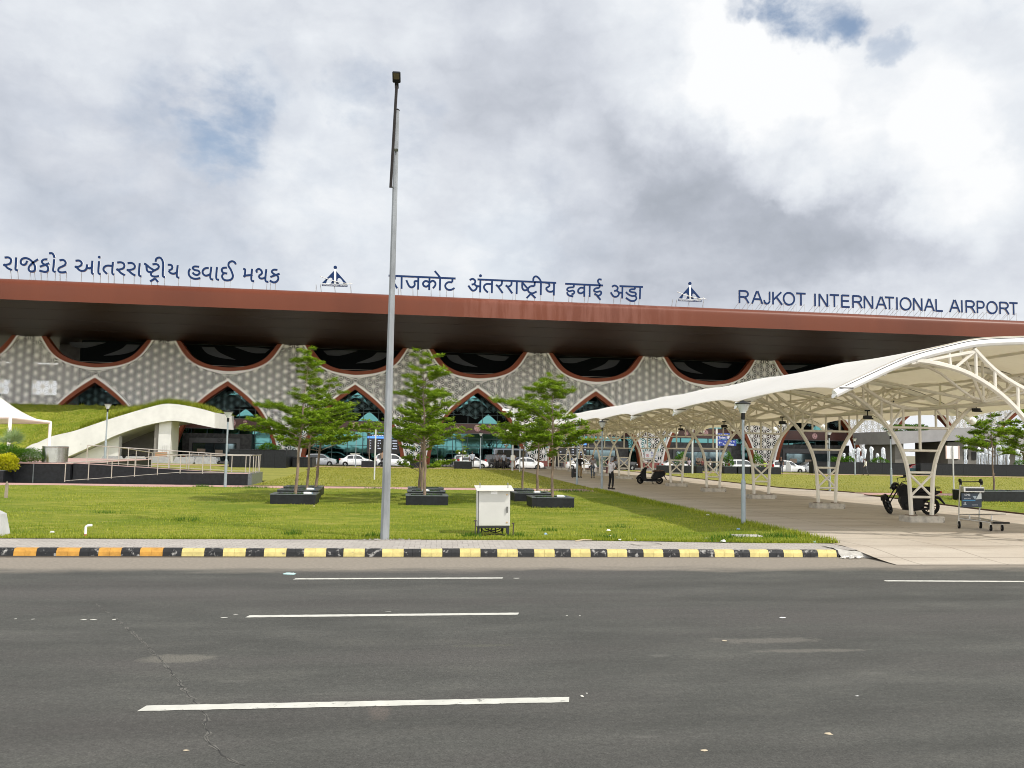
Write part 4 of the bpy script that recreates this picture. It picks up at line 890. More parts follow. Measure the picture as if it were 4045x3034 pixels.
# floodlights hung from the canopy
for k, (i, dx, z) in enumerate(((1, -1.94, 3.62), (1, 1.93, 3.95), (2, -1.94, 3.62), (3, -1.9, 3.62), (4, -1.9, 3.6))):
    f = thing('floodlight', ['small black floodlight under the left branch of the nearest visible support', 'small black floodlight under the right branch above the motorcycle', 'small black floodlight on the second support from the road', 'small black floodlight on the third support from the road', 'small black floodlight on the fourth support from the road'][k], 'floodlight', (CX+dx, FY[i]-.16, z+cz(FY[i])), 0, 'floodlights under the canopy')
    b = MB(); b.bbox(-.13, .13, -.06, .06, -.16, -.04, .015); b.box(-.15, .15, -.09, -.065, -.17, -.12); b.build('housing', M_black, f)
    b = MB(); b.tube([(0, 0, -.04), (0, 0, .12)], .02, 6); b.tube([(-.09, 0, .12), (.09, 0, .12)], .025, 6); b.build('bracket', M_black, f)
for k, (i, lab) in enumerate(((2, 'second'), (3, 'third'), (4, 'fourth'), (5, 'fifth'), (6, 'sixth'))):   # tube ends with round white lamps on the far side
    f = thing('globe_light', 'round white globe light on the right rim of the %s canopy support' % lab, 'light', (CX+6.42, FY[i], 3.78+cz(FY[i])), 0, 'globe lights along the right canopy edge')
    b = MB(); b.ball((0, 0, 0), .17, n=12); b.build('globe', mat('globe_white', (.85, .85, .8), .3), f)
    b = MB(); b.tube([(-.14, 0, .03), (-.02, 0, 0)], .07, 8); b.build('collar', M_trim, f)
# ------------------------------------------------------------------ tall street light
sl = thing('street_lamp', 'tall galvanised octagonal street light pole with dark slanted arm beside the road', 'street light', (-.29, 19.69, .148))
b = MB(); b.tube([(0, 0, 0), (0, 0, 5), (0, 0, 10.25)], [.112, .082, .055], 8); b.build('pole', M_galv, sl, 20)
b = MB(); b.lathe([(.058, 10.24), (.062, 10.26), (.0, 10.3)], 8); b.build('pole_cap', M_black, sl)
M_darkarm = mat('dark_brown_arm', (.022, .017, .016), .5)
pA, pB = atY(1543, 742, 19.5), atY(1567, 335, 18.75); o_ = sl.location
b = MB(); b.tube([pA-o_, pB-o_], .036, 8); b.build('arm', M_darkarm, sl)
pm = atY(1558, 575, 19.45)-o_; pl_ = atY(1545, 735, 19.55)-o_
b = MB(); b.cbox(pm+Vector((.04, .05, 0)), .10, .2, .18); b.build('arm_clamp', M_galv, sl); b = MB(); b.tube([pl_, (-.03, 0, pl_.z)], .02, 6); b.build('arm_hook', M_galv, sl)
lh = link('lamp_head', None, sl); lh.location = pB-o_
lh.rotation_euler = (R(-42), 0, R(-3)); lh.scale = (.98, .86, .9)
b = MB(); b.bbox(-.045, .045, -.08, .1, -.035, .035, .01); b.build('socket', M_black, lh); b = MB(); b.bbox(-.095, .095, -.36, -.06, -.04, .035, .02); b.prism([(-.09, .035), (.09, .035), (.05, .07), (-.05, .07)], -.33, -.1); b.build('housing', M_black, lh)
b = MB(); b.box(-.065, .065, -.33, -.17, -.046, -.041); b.build('led_panel', mat('led_amber', (.10, .08, .035), .3), lh)
b = MB(); rr = random.Random(9)
for k in range(26):
    a = rr.uniform(0, 6.28); d = rr.uniform(.1, .42); b.ball((-.29+d*math.cos(a)*1.6, 19.62+d*math.sin(a)*.5, .16), rr.uniform(.012, .04), rr.uniform(.012, .04), .018, 6)
b.tube([(-.95, 19.5, .155), (-.6, 19.45, .157), (-.2, 19.5, .155), (.25, 19.47, .156), (.55, 19.52, .155)], .012, 5)
tag(b.build('rubble', mat('grey_rubble', (.30, .28, .25), .9, var=.3)), 'grey rubble and dry twigs around the foot of the street light', 'rubble', kind='stuff')
# ------------------------------------------------------------------ garden lamp posts
def lamp_proto():
    r = thing('lamp_post', 'x', 'lamp post', (0, 0, 0), 0, 'grey garden lamp posts with cone heads')
    b = MB(); b.tube([(0, 0, 0), (0, 0, 1.28)], .068, 12); b.tube([(0, 0, 1.28), (0, 0, 1.36)], [.068, .045], 12); b.build('base_sleeve', M_lamp_paint, r)
    b = MB(); b.tube([(0, 0, 1.34), (0, 0, 3.16)], .042, 12); b.build('pole', M_lamp_paint, r)
    b = MB(); b.lathe([(.05, 3.15), (.058, 3.16), (.058, 3.34), (.05, 3.35)], 12); b.build('collar', M_black, r)
    h = link('lamp_head', None, r)
    b = MB(); b.lathe([(.085, 3.35), (.09, 3.37), (.03, 3.52), (.018, 3.60)], 12); b.build('reflector_cone', mat('lamp_cone', (.8, .8, .78), .35), h)
    b = MB(); b.lathe([(.09, 3.36), (.215, 3.62)], 16, cap=False); b.lathe([(.084, 3.36), (.209, 3.62)], 16, cap=False); b.build('lens', M_lens, h)
    b = MB(); b.lathe([(.235, 3.62), (.245, 3.635), (.20, 3.66), (.05, 3.70), (.015, 3.74), (.0, 3.75)], 16); b.build('cap', M_black, h)
    return r
M_lens = bpy.data.materials.new('lamp_lens'); M_lens.use_nodes = True; q = NG(M_lens.node_tree); _b = M_lens.node_tree.nodes['Principled BSDF']
_b.inputs['Base Color'].default_value = (.75, .78, .78, 1); _b.inputs['Roughness'].default_value = .08; _b.inputs['Alpha'].default_value = .42
lamp0 = lamp_proto(); first = True
for px, py, Y, s, lab in ((2937, 2072, None, 1, 'nearest grey lamp post, in the shaded lawn edge left of the walkway'), (2377, 1939, None, 1, 'grey lamp post left of the man in the white shirt'), (2279, 1918, None, 1, 'grey lamp post beside the black suitcase'), (889, 1926, None, 1.02, 'grey lamp post in front of the black granite ramp wall'),
    (3522, 0, (30.4, 48.4), 1, 'grey lamp post behind the motorcycle'), (3276, 0, (24.9, 45.8), .98, 'slim grey lamp post seen between the legs of the second support'), (3378, 0, None, 1.05, 'grey lamp post left of the walking man by the granite wall'), (3256, 0, (45.5, 84), 1, 'faint grey lamp post farthest right before the terminal'), (2864, 0, (33.4, 84), 1, 'thin grey lamp post under the blue direction sign'),
    (1870, 0, (8.0, 83), 1, 'thin grey lamp post among the men at the silver van'), (1578, 0, (1.4, 85.5), 1, 'thin grey lamp post before the white car right of the tall pole'), (538, 0, (-29.2, 88), 1.62, 'tall grey lamp post in front of the white concrete shelter'), (264, 0, (-35., 77), 1.3, 'grey lamp post rising behind the round steel drum'), (1345, 0, (-4.4, 85.5), .9, 'short grey lamp post behind the left trees')):
    if Y is None: P = G(px, py or 1878)
    else: P = Vector((Y[0], Y[1], zg(*Y)))
    if first: lamp0.location = P; lamp0['label'] = lab; first = False
    else: dup(lamp0, P, 0, lab, (s, s, s))
# plain poles
def pole(x, y, h, r, label, extra=None, rz=0):
    p = thing('pole', label, 'pole', (x, y, zg(x, y)), rz); b = MB(); b.tube([(0, 0, -.05), (0, 0, h)], r, 10); b.build('shaft', mat('pale_pole', (.55, .56, .55), .5), p)
    if extra: extra(p)
    return p
P = G(2735, 1872); pole(P.x, P.y, 4.6, .09, 'plain pale pole right of the white sedan under the canopy')
def cctv(p):
    b = MB(); b.tube([(0, 0, 5.6), (-.5, -.1, 5.75)], .04, 6); b.build('bracket_arm', M_trim, p); b = MB(); b.bbox(-1.1, -.4, -.22, .02, 5.7, 5.9, .03); b.build('camera_housing', M_trim, p); b = MB(); b.bbox(-.18, .18, -.2, .1, 1.0, 1.5, .03); b.build('control_box', M_trim, p)
P = G(2024, 1861); pole(P.x, P.y, 6.0, .09, 'tall pale pole with a white security camera near the silver van', cctv)
P = G(2053, 1864); pole(P.x, P.y, 2.3, .05, 'short pale post beside the security camera pole')
P = Vector((-1.5, 49.5, .18)); pole(-1.55, 53.5, 3.2, .045, 'thin white pipe standing on the far lawn left of the middle trees')
# ------------------------------------------------------------------ electrical cabinet
cb = thing('electrical_cabinet', 'cream metal electrical cabinet with sloped roof on a black stand by the pavement', 'cabinet', (2.32, 20.35, .185), R(-2.)); cb.rotation_euler = (0, R(-.8), R(-3)); cb.scale = (1, 1, .9); cb.location.z = .165
M_cab = mat('cabinet_cream', (.52, .515, .48), .45, var=.04, vs=2.); cw = .40
b = MB(); b.bbox(-cw-.015, cw+.005, -.02, .42, .27, 1.24, .008); b.build('body', M_cab, cb, 20)
dr = MB(); dr.bbox(-cw+.035, cw-.005, -.042, -.022, .285, 1.225, .006); dr = dr.build('door', M_cab, cb, 20)
b = MB(); b.box(-cw+.018, -cw+.032, -.03, -.021, .28, 1.23); b.build('hinge_gap', mat('gap_dark', (.08, .08, .08), .6), dr)
b = MB(); b.bbox(cw-.085, cw-.06, -.085, -.055, .63, .80, .006); b.box(cw-.08, cw-.065, -.055, -.043, .64, .66); b.box(cw-.08, cw-.065, -.055, -.043, .77, .79); b.build('handle', M_black, dr)
for z in (1.12, .37): b = MB(); b.lathe([(.024, 0), (.024, .008), (.012, .012)], 12, M=Matrix.Translation((cw-.075, -.043, z)) @ Matrix.Rotation(R(90), 4, 'X')); b.build('lock', mat('brass_lock', (.5, .36, .2), .4, .6), dr)
b = MB(); b.bbox(-.07, .09, -.047, -.043, 1.13, 1.215, .001); b.build('plate', mat('plate_white', (.8, .8, .8), .4), dr)
b = MB()
b.add([(-cw-.06, .46, 1.345), (cw+.07, .46, 1.345), (cw+.085, -.19, 1.245), (-cw-.02, -.19, 1.245), (-cw-.06, .46, 1.325), (cw+.07, .46, 1.325), (cw+.085, -.19, 1.225), (-cw-.02, -.19, 1.225)], [(0, 3, 2, 1), (4, 5, 6, 7), (0, 1, 5, 4), (1, 2, 6, 5), (2, 3, 7, 6), (3, 0, 4, 7)])
b.build('roof', mat('cabinet_roof', (.66, .64, .56), .5), cb, 0)
for x in (-.33, .36): b = MB(); b.tube([(x, .1, 1.28), (x, .1, 1.42)], .011, 6); b.tube([(x, .1, 1.41), (x-.015, .1, 1.43)], .014, 6); b.build('lifting_lug', M_galv, cb)
b = MB(); b.box(-cw+.0, cw-.01, .0, .045, .215, .268); b.box(-cw, cw-.01, .36, .40, .215, .268)
for x in (-cw+.02, cw-.06):
    for y in (.0, .36): b.box(x, x+.045, y, y+.045, -.03, .22)
b.build('stand', mat('stand_black', (.018, .02, .025), .5), cb, 0)
b = MB()
for k, (xa, xb, d) in enumerate(((-.28, -.02, .16), (-.2, .18, .13), (-.12, .24, .18), (-.3, -.34, .2), (.2, .26, .2), (.05, .08, .2))):
    b.tube(lerp_curve([(xa, .15+.03*k, .26), (xa+.02, .15+.03*k, .26-d*.7), ((xa+xb)/2, .12, .265-d), (xb-.02, .15, .26-d*.6), (xb, .18, .26)], 14), .014, 6)
b.tube([(-.3, -.06, .02), (-.1, -.08, .05), (.15, -.07, .06), (.3, -.1, .03)], .013, 6)
b.build('cable', M_black, cb)
for x, l, lab in ((-.475, .36, 'rusty left stake beside the cream cabinet'), (.455, .30, 'rusty right stake beside the cream cabinet')):
    k = MB(); k.tube([(0, 0, -.05), (.01, 0, l)], .014, 6); k.tube([(-.03, 0, l), (.03, 0, l)], .016, 6); o = k.build('iron_stake', mat('rusty_iron', (.06, .045, .04), .8, var=.3)); o.location = (2.34+x, 20.3, .18); tag(o, lab, 'stake')
# ------------------------------------------------------------------ granite tree planters and trees
M_soil = mat('planter_soil', (.10, .085, .05), .95, var=.4, vs=6)
def planter_mesh(w, d, h):
    b = MB(); t = .14
    for x0, x1, y0, y1 in ((-w/2, w/2, -d/2, -d/2+t), (-w/2, w/2, d/2-t, d/2), (-w/2, -w/2+t, -d/2+t, d/2-t), (w/2-t, w/2, -d/2+t, d/2-t)): b.box(x0, x1, y0, y1, -.1, h-.03)
    return b.mesh('granite_box', M_granite, 0)
def coping_mesh(w, d, h):
    b = MB(); t = .17; o = .015
    for x0, x1, y0, y1 in ((-w/2-o, w/2+o, -d/2-o, -d/2+t), (-w/2-o, w/2+o, d/2-t, d/2+o), (-w/2-o, -w/2+t, -d/2+t, d/2-t), (w/2-t, w/2+o, -d/2+t, d/2-t)): b.box(x0, x1, y0, y1, h-.028, h)
    return b.mesh('coping', M_granite_l, 0)
def soil_mesh(w, d, h):
    b = MB(); rr = random.Random(4); b.grid(lambda u, v: (-w/2+.13+(w-.26)*u, -d/2+.13+(d-.26)*v, h-.07+rr.uniform(-.02, .025)), 10, 8); return b.mesh('soil', M_soil)
def tuft(b, x, y, z, h, n, rr, spread=.05):
    for k in range(n):
        a = rr.uniform(0, 6.28); l = h*rr.uniform(.5, 1.1); w = rr.uniform(.004, .009); dx, dy = math.cos(a), math.sin(a); lean = rr.uniform(.1, .7)
        bx, by = x+rr.uniform(-spread, spread), y+rr.uniform(-spread, spread)
        b.add([(bx-dy*w, by+dx*w, z), (bx+dy*w, by-dx*w, z), (bx+dx*l*lean+dy*w*.3, by+dy*l*lean-dx*w*.3, z+l)], [(0, 1, 2)])
def leaf_mat(name, cs, tl=.42):
    m = bpy.data.materials.new(name); m.use_nodes = True; MATS[name] = m; q = NG(m.node_tree); b = m.node_tree.nodes['Principled BSDF']; o = m.node_tree.nodes['Material Output']
    at = q.n('ShaderNodeAttribute', attribute_name='tint'); c = q.ramp(at.outputs['Fac'], [(0, cs[0]), (.55, cs[1]), (1, cs[2])])
    q.l(c, b.inputs['Base Color']); b.inputs['Roughness'].default_value = .65; b.inputs['Specular IOR Level'].default_value = .15
    tr = q.n('ShaderNodeBsdfTranslucent'); q.l(q.mix(1., c, (1.5, 1.7, .6), 'MULTIPLY'), tr.inputs[0]); mx = q.n('ShaderNodeMixShader'); mx.inputs[0].default_value = tl
    q.l(b.outputs[0], mx.inputs[1]); q.l(tr.outputs[0], mx.inputs[2]); q.l(mx.outputs[0], o.inputs[0]); return m
M_leaf = leaf_mat('almond_leaf', ((.075, .135, .014), (.20, .28, .035), (.36, .42, .075)))
M_leaf2 = leaf_mat('shrub_leaf', ((.03, .075, .012), (.06, .14, .015), (.12, .22, .03)))
M_leafy = leaf_mat('yellow_leaf', ((.16, .19, .01), (.42, .40, .02), (.62, .54, .04)))
M_palm = leaf_mat('palm_leaf', ((.12, .18, .08), (.22, .30, .14), (.33, .40, .22)), .15)
M_blade = leaf_mat('grass_blade', ((.115, .18, .012), (.27, .30, .032), (.45, .43, .09)), .25)
M_bark = mat('young_bark', (.20, .145, .105), .9, var=.3, vs=9, bump=.5, bs=25, stretch=(1, 1, .3))
def leaves_object(name, V, F, tint, m, parent):
    me = bpy.data.meshes.new(name); V = np.asarray(V, dtype=np.float32).reshape(-1, 3); nq = F
    me.vertices.add(len(V)); me.vertices.foreach_set('co', V.ravel()); nf = len(V)//nq
    me.loops.add(len(V)); me.loops.foreach_set('vertex_index', np.arange(len(V), dtype=np.int32))
    me.polygons.add(nf); me.polygons.foreach_set('loop_start', np.arange(0, len(V), nq, dtype=np.int32)); me.polygons.foreach_set('loop_total', np.full(nf, nq, dtype=np.int32))
    a = me.attributes.new('tint', 'FLOAT', 'FACE'); a.data.foreach_set('value', np.asarray(tint, dtype=np.float32))
    me.materials.append(m); me.update(); me.validate()
    return link(name, me, parent)
def leaf_quads(C, D, N, ln, wd):
    """leaf rhombi: base C, direction D, normal N"""
    D = D/np.linalg.norm(D, axis=1, keepdims=True); Sd = np.cross(D, N); Sd /= np.linalg.norm(Sd, axis=1, keepdims=True)+1e-9
    ln = ln[:, None]; wd = wd[:, None]; Up = np.cross(Sd, D)
    return np.stack([C, C+D*ln*.55+Sd*wd+Up*ln*.05, C+D*ln, C+D*ln*.55-Sd*wd+Up*ln*.05], axis=1)
def tree(loc, label, H, tiers, seed, tz=1.1, lean=(0, 0), r0=.05, dens=1., leaf=M_leaf, lsize=.14, group='young trees in granite planters', name='tree', fine=False):
    rs = np.random.RandomState(seed); rr = random.Random(seed)
    t = thing(name, label, 'tree', loc, 0, group); tb = MB()
    tp = [(lean[0]*(k/10)**1.3+.02*math.sin(k*1.9+seed), lean[1]*(k/10)+.02*math.cos(k*2.3+seed), H*k/10) for k in range(11)]
    tb.tube([(x, y, z-.1 if k == 0 else z) for k, (x, y, z) in enumerate(tp)], [r0*(1.12-1.0*k/10.5) for k in range(11)], 8)
    for k in range(3):
        z = rr.uniform(.2, .9); i = int(z/H*10); tb.ball((tp[i][0]+r0*.8*rr.choice((-1, 1)), tp[i][1], z), .025, .025, .035, 6)
    at = lambda z: (float(np.interp(z, [p[2] for p in tp], [p[0] for p in tp])), float(np.interp(z, [p[2] for p in tp], [p[1] for p in tp])))
    Cs, Ds, Ns, Ls, Ws, Ts = [], [], [], [], [], []
    def rosette(p, d, n, s):
        k = rs.randint(5, 9); a = rs.uniform(0, 6.28)+np.arange(k)*6.28/k+rs.uniform(-.3, .3, k)
        dd = np.stack([np.cos(a), np.sin(a), rs.uniform(.05, .6, k)], 1)+np.array(d)*.5
        nn = np.stack([rs.uniform(-.35, .35, k), rs.uniform(-.35, .35, k), np.ones(k)], 1)
        Cs.append(np.repeat(np.array([p]), k, 0)+rs.normal(0, .015, (k, 3))); Ds.append(dd); Ns.append(nn); Ls.append(rs.uniform(.65, 1.2, k)*s); Ws.append(rs.uniform(.17, .26, k)*s); Ts.append(np.clip(rs.normal(.45, .22, k)+.1*(p[2]/H-.5), 0, 1))
    for (z, reach, n, up, bias) in tiers:
        x0, y0 = at(z)
        for b_ in range(n):
            a = 2*math.pi*(b_+rr.uniform(-.3, .3))/n+seed
            z_j = rr.uniform(-.28, .28)+.16; L = reach*rr.uniform(.45, 1.25)*(1+bias[0]*math.cos(a-bias[1]) if bias else 1); x0, y0 = at(z+z_j)
            if L < .12: continue
            u = up*rr.uniform(.9, 2.7); pts = []; nseg = 7; bend = rr.uniform(-.35, .35)
            for k in range(nseg+1):
                f = k/nseg; aa = a+bend*f; rz = z+z_j+L*u*(f-.45*f*f)+rr.uniform(-.01, .01)
                pts.append((x0+math.cos(aa)*L*f, y0+math.sin(aa)*L*f, rz))
            tb.tube(pts, [max(.004, r0*.30*(1-.85*k/nseg)*min(1, L/1.2+.3)) for k in range(nseg+1)], 5, cap=False)
            ntw = max(4, int(L*11*dens))
            for j in range(ntw):
                f = .30+.70*(j+rr.random())/ntw; i = min(nseg-1, int(f*nseg)); ff = f*nseg-i
                p = [pts[i][c]*(1-ff)+pts[i+1][c]*ff for c in range(3)]
                sd = rr.choice((-1, 1)); ta = a+bend*f+sd*rr.uniform(.5, 1.15); tl = L*rr.uniform(.16, .36)*(1.15-.55*f)+.05
                e = (p[0]+math.cos(ta)*tl, p[1]+math.sin(ta)*tl, p[2]+tl*rr.uniform(-.05, .6)); tb.tube([p, e], [.004, .002], 3, cap=False)
                m = max(1, int(tl/.075*dens))
                for c in range(m+1):
                    g_ = (c+rr.uniform(.1, .9))/(m+1); q_ = [p[w]*(1-g_)+e[w]*g_ for w in range(3)]; q_[2] += rr.uniform(-.02, .07)
                    rosette(q_, (math.cos(ta), math.sin(ta), .2), None, lsize)
            rosette(pts[-1], (math.cos(a), math.sin(a), .2), None, lsize); rosette(pts[-2], (math.cos(a), math.sin(a), .2), None, lsize)
    tb.build('trunk', M_bark, t)
    Q = leaf_quads(np.concatenate(Cs), np.concatenate(Ds), np.concatenate(Ns), np.concatenate(Ls), np.concatenate(Ws))
    leaves_object('crown', Q.reshape(-1, 3), 4, np.concatenate(Ts), leaf, t); return t
pc = [0]
def planter(x, y, w, d, h, label, z=None, rz=0):
    p = thing('planter', label, 'planter', (x, y, zg(x, y)+.03 if z is None else z), rz, 'black granite tree planters'); k = (w, d, h)
    link('granite_box', planter_mesh(*k), p); link('coping', coping_mesh(*k), p); link('soil', soil_mesh(*k), p)
    rr = random.Random(int(x*10)+7); b = MB()
    for j in range(16): tuft(b, rr.uniform(-w/2+.25, w/2-.25), rr.uniform(-d/2+.25, d/2-.25), h-.06, .14, 6, rr)
    o = b.build('weed', M_leaf2, p, 0); a = o.data.attributes.new('tint', 'FLOAT', 'FACE'); a.data.foreach_set('value', [rr.random() for _ in o.data.polygons]); return p
def tier_list(zs, H, reach, n, up, top=.5, bias=None):
    return [(z, reach*(1-(1-top)*(i/max(1, len(zs)-1))**1.1), n, up, bias) for i, z in enumerate(zs)]
PY = (31.15, 34.05, 36.5)
PR = [(-3.72, PY[0], 1.58, .37, 'front planter of the left row'), (-3.9, PY[1], 1.55, .37, 'middle planter of the left row'), (-4.0, PY[2], 1.55, .37, 'rear planter of the left row'), (1.03, PY[0], 1.52, .37, 'front planter of the middle row beyond the tall pole'), (1.1, PY[1], 1.5, .37, 'middle planter of the middle row beyond the tall pole'), (1.15, PY[2], 1.5, .37, 'rear planter of the middle row beyond the tall pole'), (5.6, 30.7, 1.56, .37, 'front planter of the row right of the cabinet'), (5.35, 33.6, 1.55, .37, 'middle planter of the row right of the cabinet'), (5.0, 36.2, 1.55, .37, 'rear planter of the row right of the cabinet')]
for x, y, w, h, lab in PR: planter(x, y, w, 1.3, h, 'low black granite box, '+lab)
TZ = .49
def T_(px, Y, label, H, tiers, seed, **k): P = atY(px, 1940, Y); return tree((P.x, Y, TZ), label, H, tiers, seed, **k)
T_(1168, PY[0], 'tall tiered tree in the front planter of the left row, with an umbrella-like tip', 5.05, [(1.75, 1.75, 7, .30, (.35, 2.9)), (2.05, 1.55, 7, .35, (.3, 2.9)), (2.45, 1.25, 6, .35, (.3, 2.9)), (2.9, .75, 5, .3, None), (3.3, .45, 4, .3, None), (4.35, .62, 7, .22, None), (4.6, .55, 6, .25, None), (4.85, .3, 5, .5, None)], 11, lean=(.28, .1), r0=.055)
T_(1213, PY[1], 'dense tiered tree in the middle planter of the left row', 4.6, tier_list([1.6, 1.95, 2.35, 2.8, 3.2, 3.6, 4.0, 4.35], 4.6, 1.5, 6, .32, .22), 23, dens=.95, lean=(.15, 0))
T_(1247, PY[2], 'wide tiered tree in the rear planter of the left row', 4.9, tier_list([1.6, 2.0, 2.4, 2.8, 3.2, 3.7, 4.2], 4.5, 1.65, 6, .30, .2, (.2, .2)), 37, dens=.95, lean=(.5, 0), r0=.06)
T_(1679, PY[0], 'tall cone-shaped tiered tree in the front planter of the middle row', 5.1, tier_list([1.7, 2.0, 2.4, 2.75, 3.2, 3.6, 4.05, 4.5, 4.9], 5.1, 1.6, 6, .30, .28), 41, dens=.9, lean=(-.22, .05), r0=.055)
T_(1666, PY[1], 'slim tiered tree in the middle planter of the middle row', 4.4, tier_list([1.6, 1.95, 2.3, 2.7, 3.1, 3.5, 3.9, 4.2], 4.4, 1.35, 5, .32, .3), 53, lean=(.05, 0), r0=.05)
T_(1655, PY[2], 'low tiered tree in the rear planter of the middle row', 3.4, tier_list([.8, 1.4, 1.8, 2.2, 2.6, 3.0, 3.25], 3.4, 1.2, 5, .3, .3), 67, lean=(.1, 0))
T_(2182, 30.7, 'tree with wide flat tiers in the front planter right of the cabinet', 4.35, [(1.45, 1.2, 5, .25, (.3, .3)), (1.75, 1.5, 6, .3, (.3, .4)), (2.05, 1.3, 6, .35, None), (2.45, 1.15, 6, .4, (.4, 3.0)), (2.9, .5, 4, .3, None), (3.45, .85, 6, .22, None), (3.65, .75, 6, .25, None), (3.95, .6, 6, .3, None), (4.2, .35, 5, .45, None)], 71, lean=(-.05, 0), r0=.052)
T_(2122, 33.6, 'tiered tree in the middle planter right of the cabinet', 4.2, [(1.75, 1.4, 6, .22, (.35, 3.1)), (2.0, 1.3, 6, .3, (.3, 3.1)), (2.3, 1.1, 5, .35, None), (2.8, 1.2, 5, .4, (.5, 2.9)), (3.3, .7, 5, .3, (.4, 2.8)), (3.7, .5, 5, .3, None), (4.0, .35, 4, .4, None)], 83, lean=(.1, 0), r0=.048)
T_(2064, 36.2, 'low spreading tree in the rear planter right of the cabinet', 3.3, [(1.6, 1.2, 6, .22, (.4, 3.1)), (1.9, 1.2, 6, .25, (.3, 3.1)), (2.2, .9, 5, .3, None), (2.6, .7, 5, .35, None), (3.0, .4, 5, .4, None)], 97, lean=(.05, 0), r0=.045)
P = Vector((30.3, 38.9, .2)); planter(28.6, 37.2, 3.0, 1.6, .5, 'long black granite planter box right of the trolley'); planter(31.5, 37.3, 2.2, 1.5, .5, 'black granite planter box cut by the right picture edge')
tree((29.35, 38.0, .62), 'flat tiered tree standing behind the luggage trolley', 5.0, [(1.75, 1.5, 6, .18, (.5, 3.2)), (2.3, 1.35, 6, .2, (.5, 3.1)), (2.65, .9, 5, .25, None), (3.1, 1.2, 5, .25, (.5, 3.1)), (3.55, .7, 5, .3, None), (3.9, 1.0, 6, .3, None), (4.25, .75, 5, .35, None), (4.6, .5, 5, .4, None)], 101, r0=.045, lean=(-.12, 0))
tree((33.05, 40.2, .62), 'leafy tree at the right picture edge behind the canopy', 5.0, tier_list([1.5, 1.9, 2.4, 2.9, 3.4, 3.9, 4.4, 4.7], 5., 1.5, 6, .3, .3), 113, lean=(0, 0))
# ------------------------------------------------------------------ left side: ramp, terrace, planters, shelter mound
M_rail = mat('railing_steel', (.55, .50, .44), .3, .8)
TE = 1.12
tz = thing('granite_terrace', 'black granite faced terrace and access ramp at the left beside the lawn', 'terrace', (-16.9, 44.6, .15))
o_ = Vector((-16.9, 44.6, .15)); rel = lambda x, y, z: (x-o_.x, y-o_.y, z-o_.z)
def rbox(b, x0, x1, y0, y1, z0, z1, mi=None): b.box(x0-o_.x, x1-o_.x, y0-o_.y, y1-o_.y, z0-o_.z, z1-o_.z, mi)
b = MB(); rbox(b, -40, -16.9, 45.9, 60, .0, TE-.03); b.build('terrace_wall', M_granite, tz, 0)
b = MB(); rbox(b, -40, -16.85, 45.85, 60, TE-.029, TE); b.build('terrace_coping', mat('pink_paving', (.46, .30, .26), .7, var=.15, vs=3), tz, 0)
b = MB(); rbox(b, -40, -19.55, 44.6, 45.85, .0, .74); b.build('planter_wall', M_granite, tz, 0)
b = MB(); rbox(b, -40, -19.55, 44.6, 44.75, .741, .775); rbox(b, -19.7, -19.55, 44.75, 45.85, .741, .775); rbox(b, -18.7, -18.66, 45.86, 45.895, .1, TE-.03); b.build('pale_joint', M_granite_l, tz, 0)
# flight 1 (front, rising right), landing, flight 2 (back, rising left to the terrace)
RX0, RX1, RX2 = -16.75, -11.15, -7.75
def wedge3(b, P, y0, y1):
    vs = [rel(x, y0, z) for x, z in P]+[rel(x, y1, z) for x, z in P]; n = len(P)
    b.add(vs, [tuple(range(n)), tuple(range(2*n-1, n-1, -1))]+[(i, i+n, (i+1) % n+n, (i+1) % n) for i in range(n)])
b = MB(); wedge3(b, [(RX0, .0), (RX2, .0), (RX2, .74), (RX1, .72), (RX0, .22)], 44.6, 44.85); b.build('front_ramp_wall', M_granite, tz, 0)
b = MB(); wedge3(b, [(RX0, .0), (RX2, .0), (RX2, .70), (RX1, .68), (RX0, .17)], 44.851, 46.1); wedge3(b, [(-16.89, 0), (-9.2, 0), (-9.2, .70), (-16.89, TE-.02)], 46.35, 47.7); wedge3(b, [(-9.199, 0), (RX2, 0), (RX2, .70), (-9.199, .70)], 46.101, 47.7); b.build('ramp_floor', MATS['pink_paving'], tz, 0)
b = MB(); wedge3(b, [(-16.84, 0), (-9.2, 0), (-9.2, .74), (-16.84, TE)], 46.101, 46.349); b.build('middle_wall', M_granite, tz, 0)
b = MB(); rbox(b, RX2+.001, RX2+.2, 44.6, 48.0, .0, .76); b.build('end_wall', M_granite_l, tz, 0)
b = MB(); wedge3(b, [(-16.84, 0), (RX2, 0), (RX2, .72), (-9.2, .72), (-16.84, TE-.01)], 47.701, 47.95); b.build('back_wall', M_granite, tz, 0)
def rail(pts, label, post_at, hgt=.95):
    r = thing('ramp_railing', label, 'railing', pts[0], 0, 'stainless railings of the access ramp'); p0 = Vector(pts[0]); b = MB()
    L = [Vector(p)-p0 for p in pts]; b.tube([v+Vector((0, 0, hgt)) for v in L], .028, 8); b.build('handrail', M_rail, r)
    b = MB(); b.tube([v+Vector((0, 0, .06)) for v in L], .014, 6); b.build('bottom_rail', M_rail, r)
    for f in post_at:
        k = min(len(L)-2, int(f)); v = L[k].lerp(L[k+1], f-k); b = MB(); b.tube([v+Vector((0, 0, -.02)), v+Vector((0, 0, hgt))], .024, 8); b.build('post', M_rail, r)
    return r
rail([(RX0+.05, 44.72, .22), (RX1, 44.72, .72), (RX2+.05, 44.72, .74)], 'front stainless railing rising with the black granite ramp', [0, .2, .4, .6, .8, 1, 1.32, 1.66, 2])
rail([(-16.8, 47.83, TE), (-9.2, 47.83, .73), (RX2+.05, 47.83, .73)], 'rear stainless railing falling to the right behind the ramp', [0, .14, .28, .42, .56, .7, .85, 1, 1.5, 2])
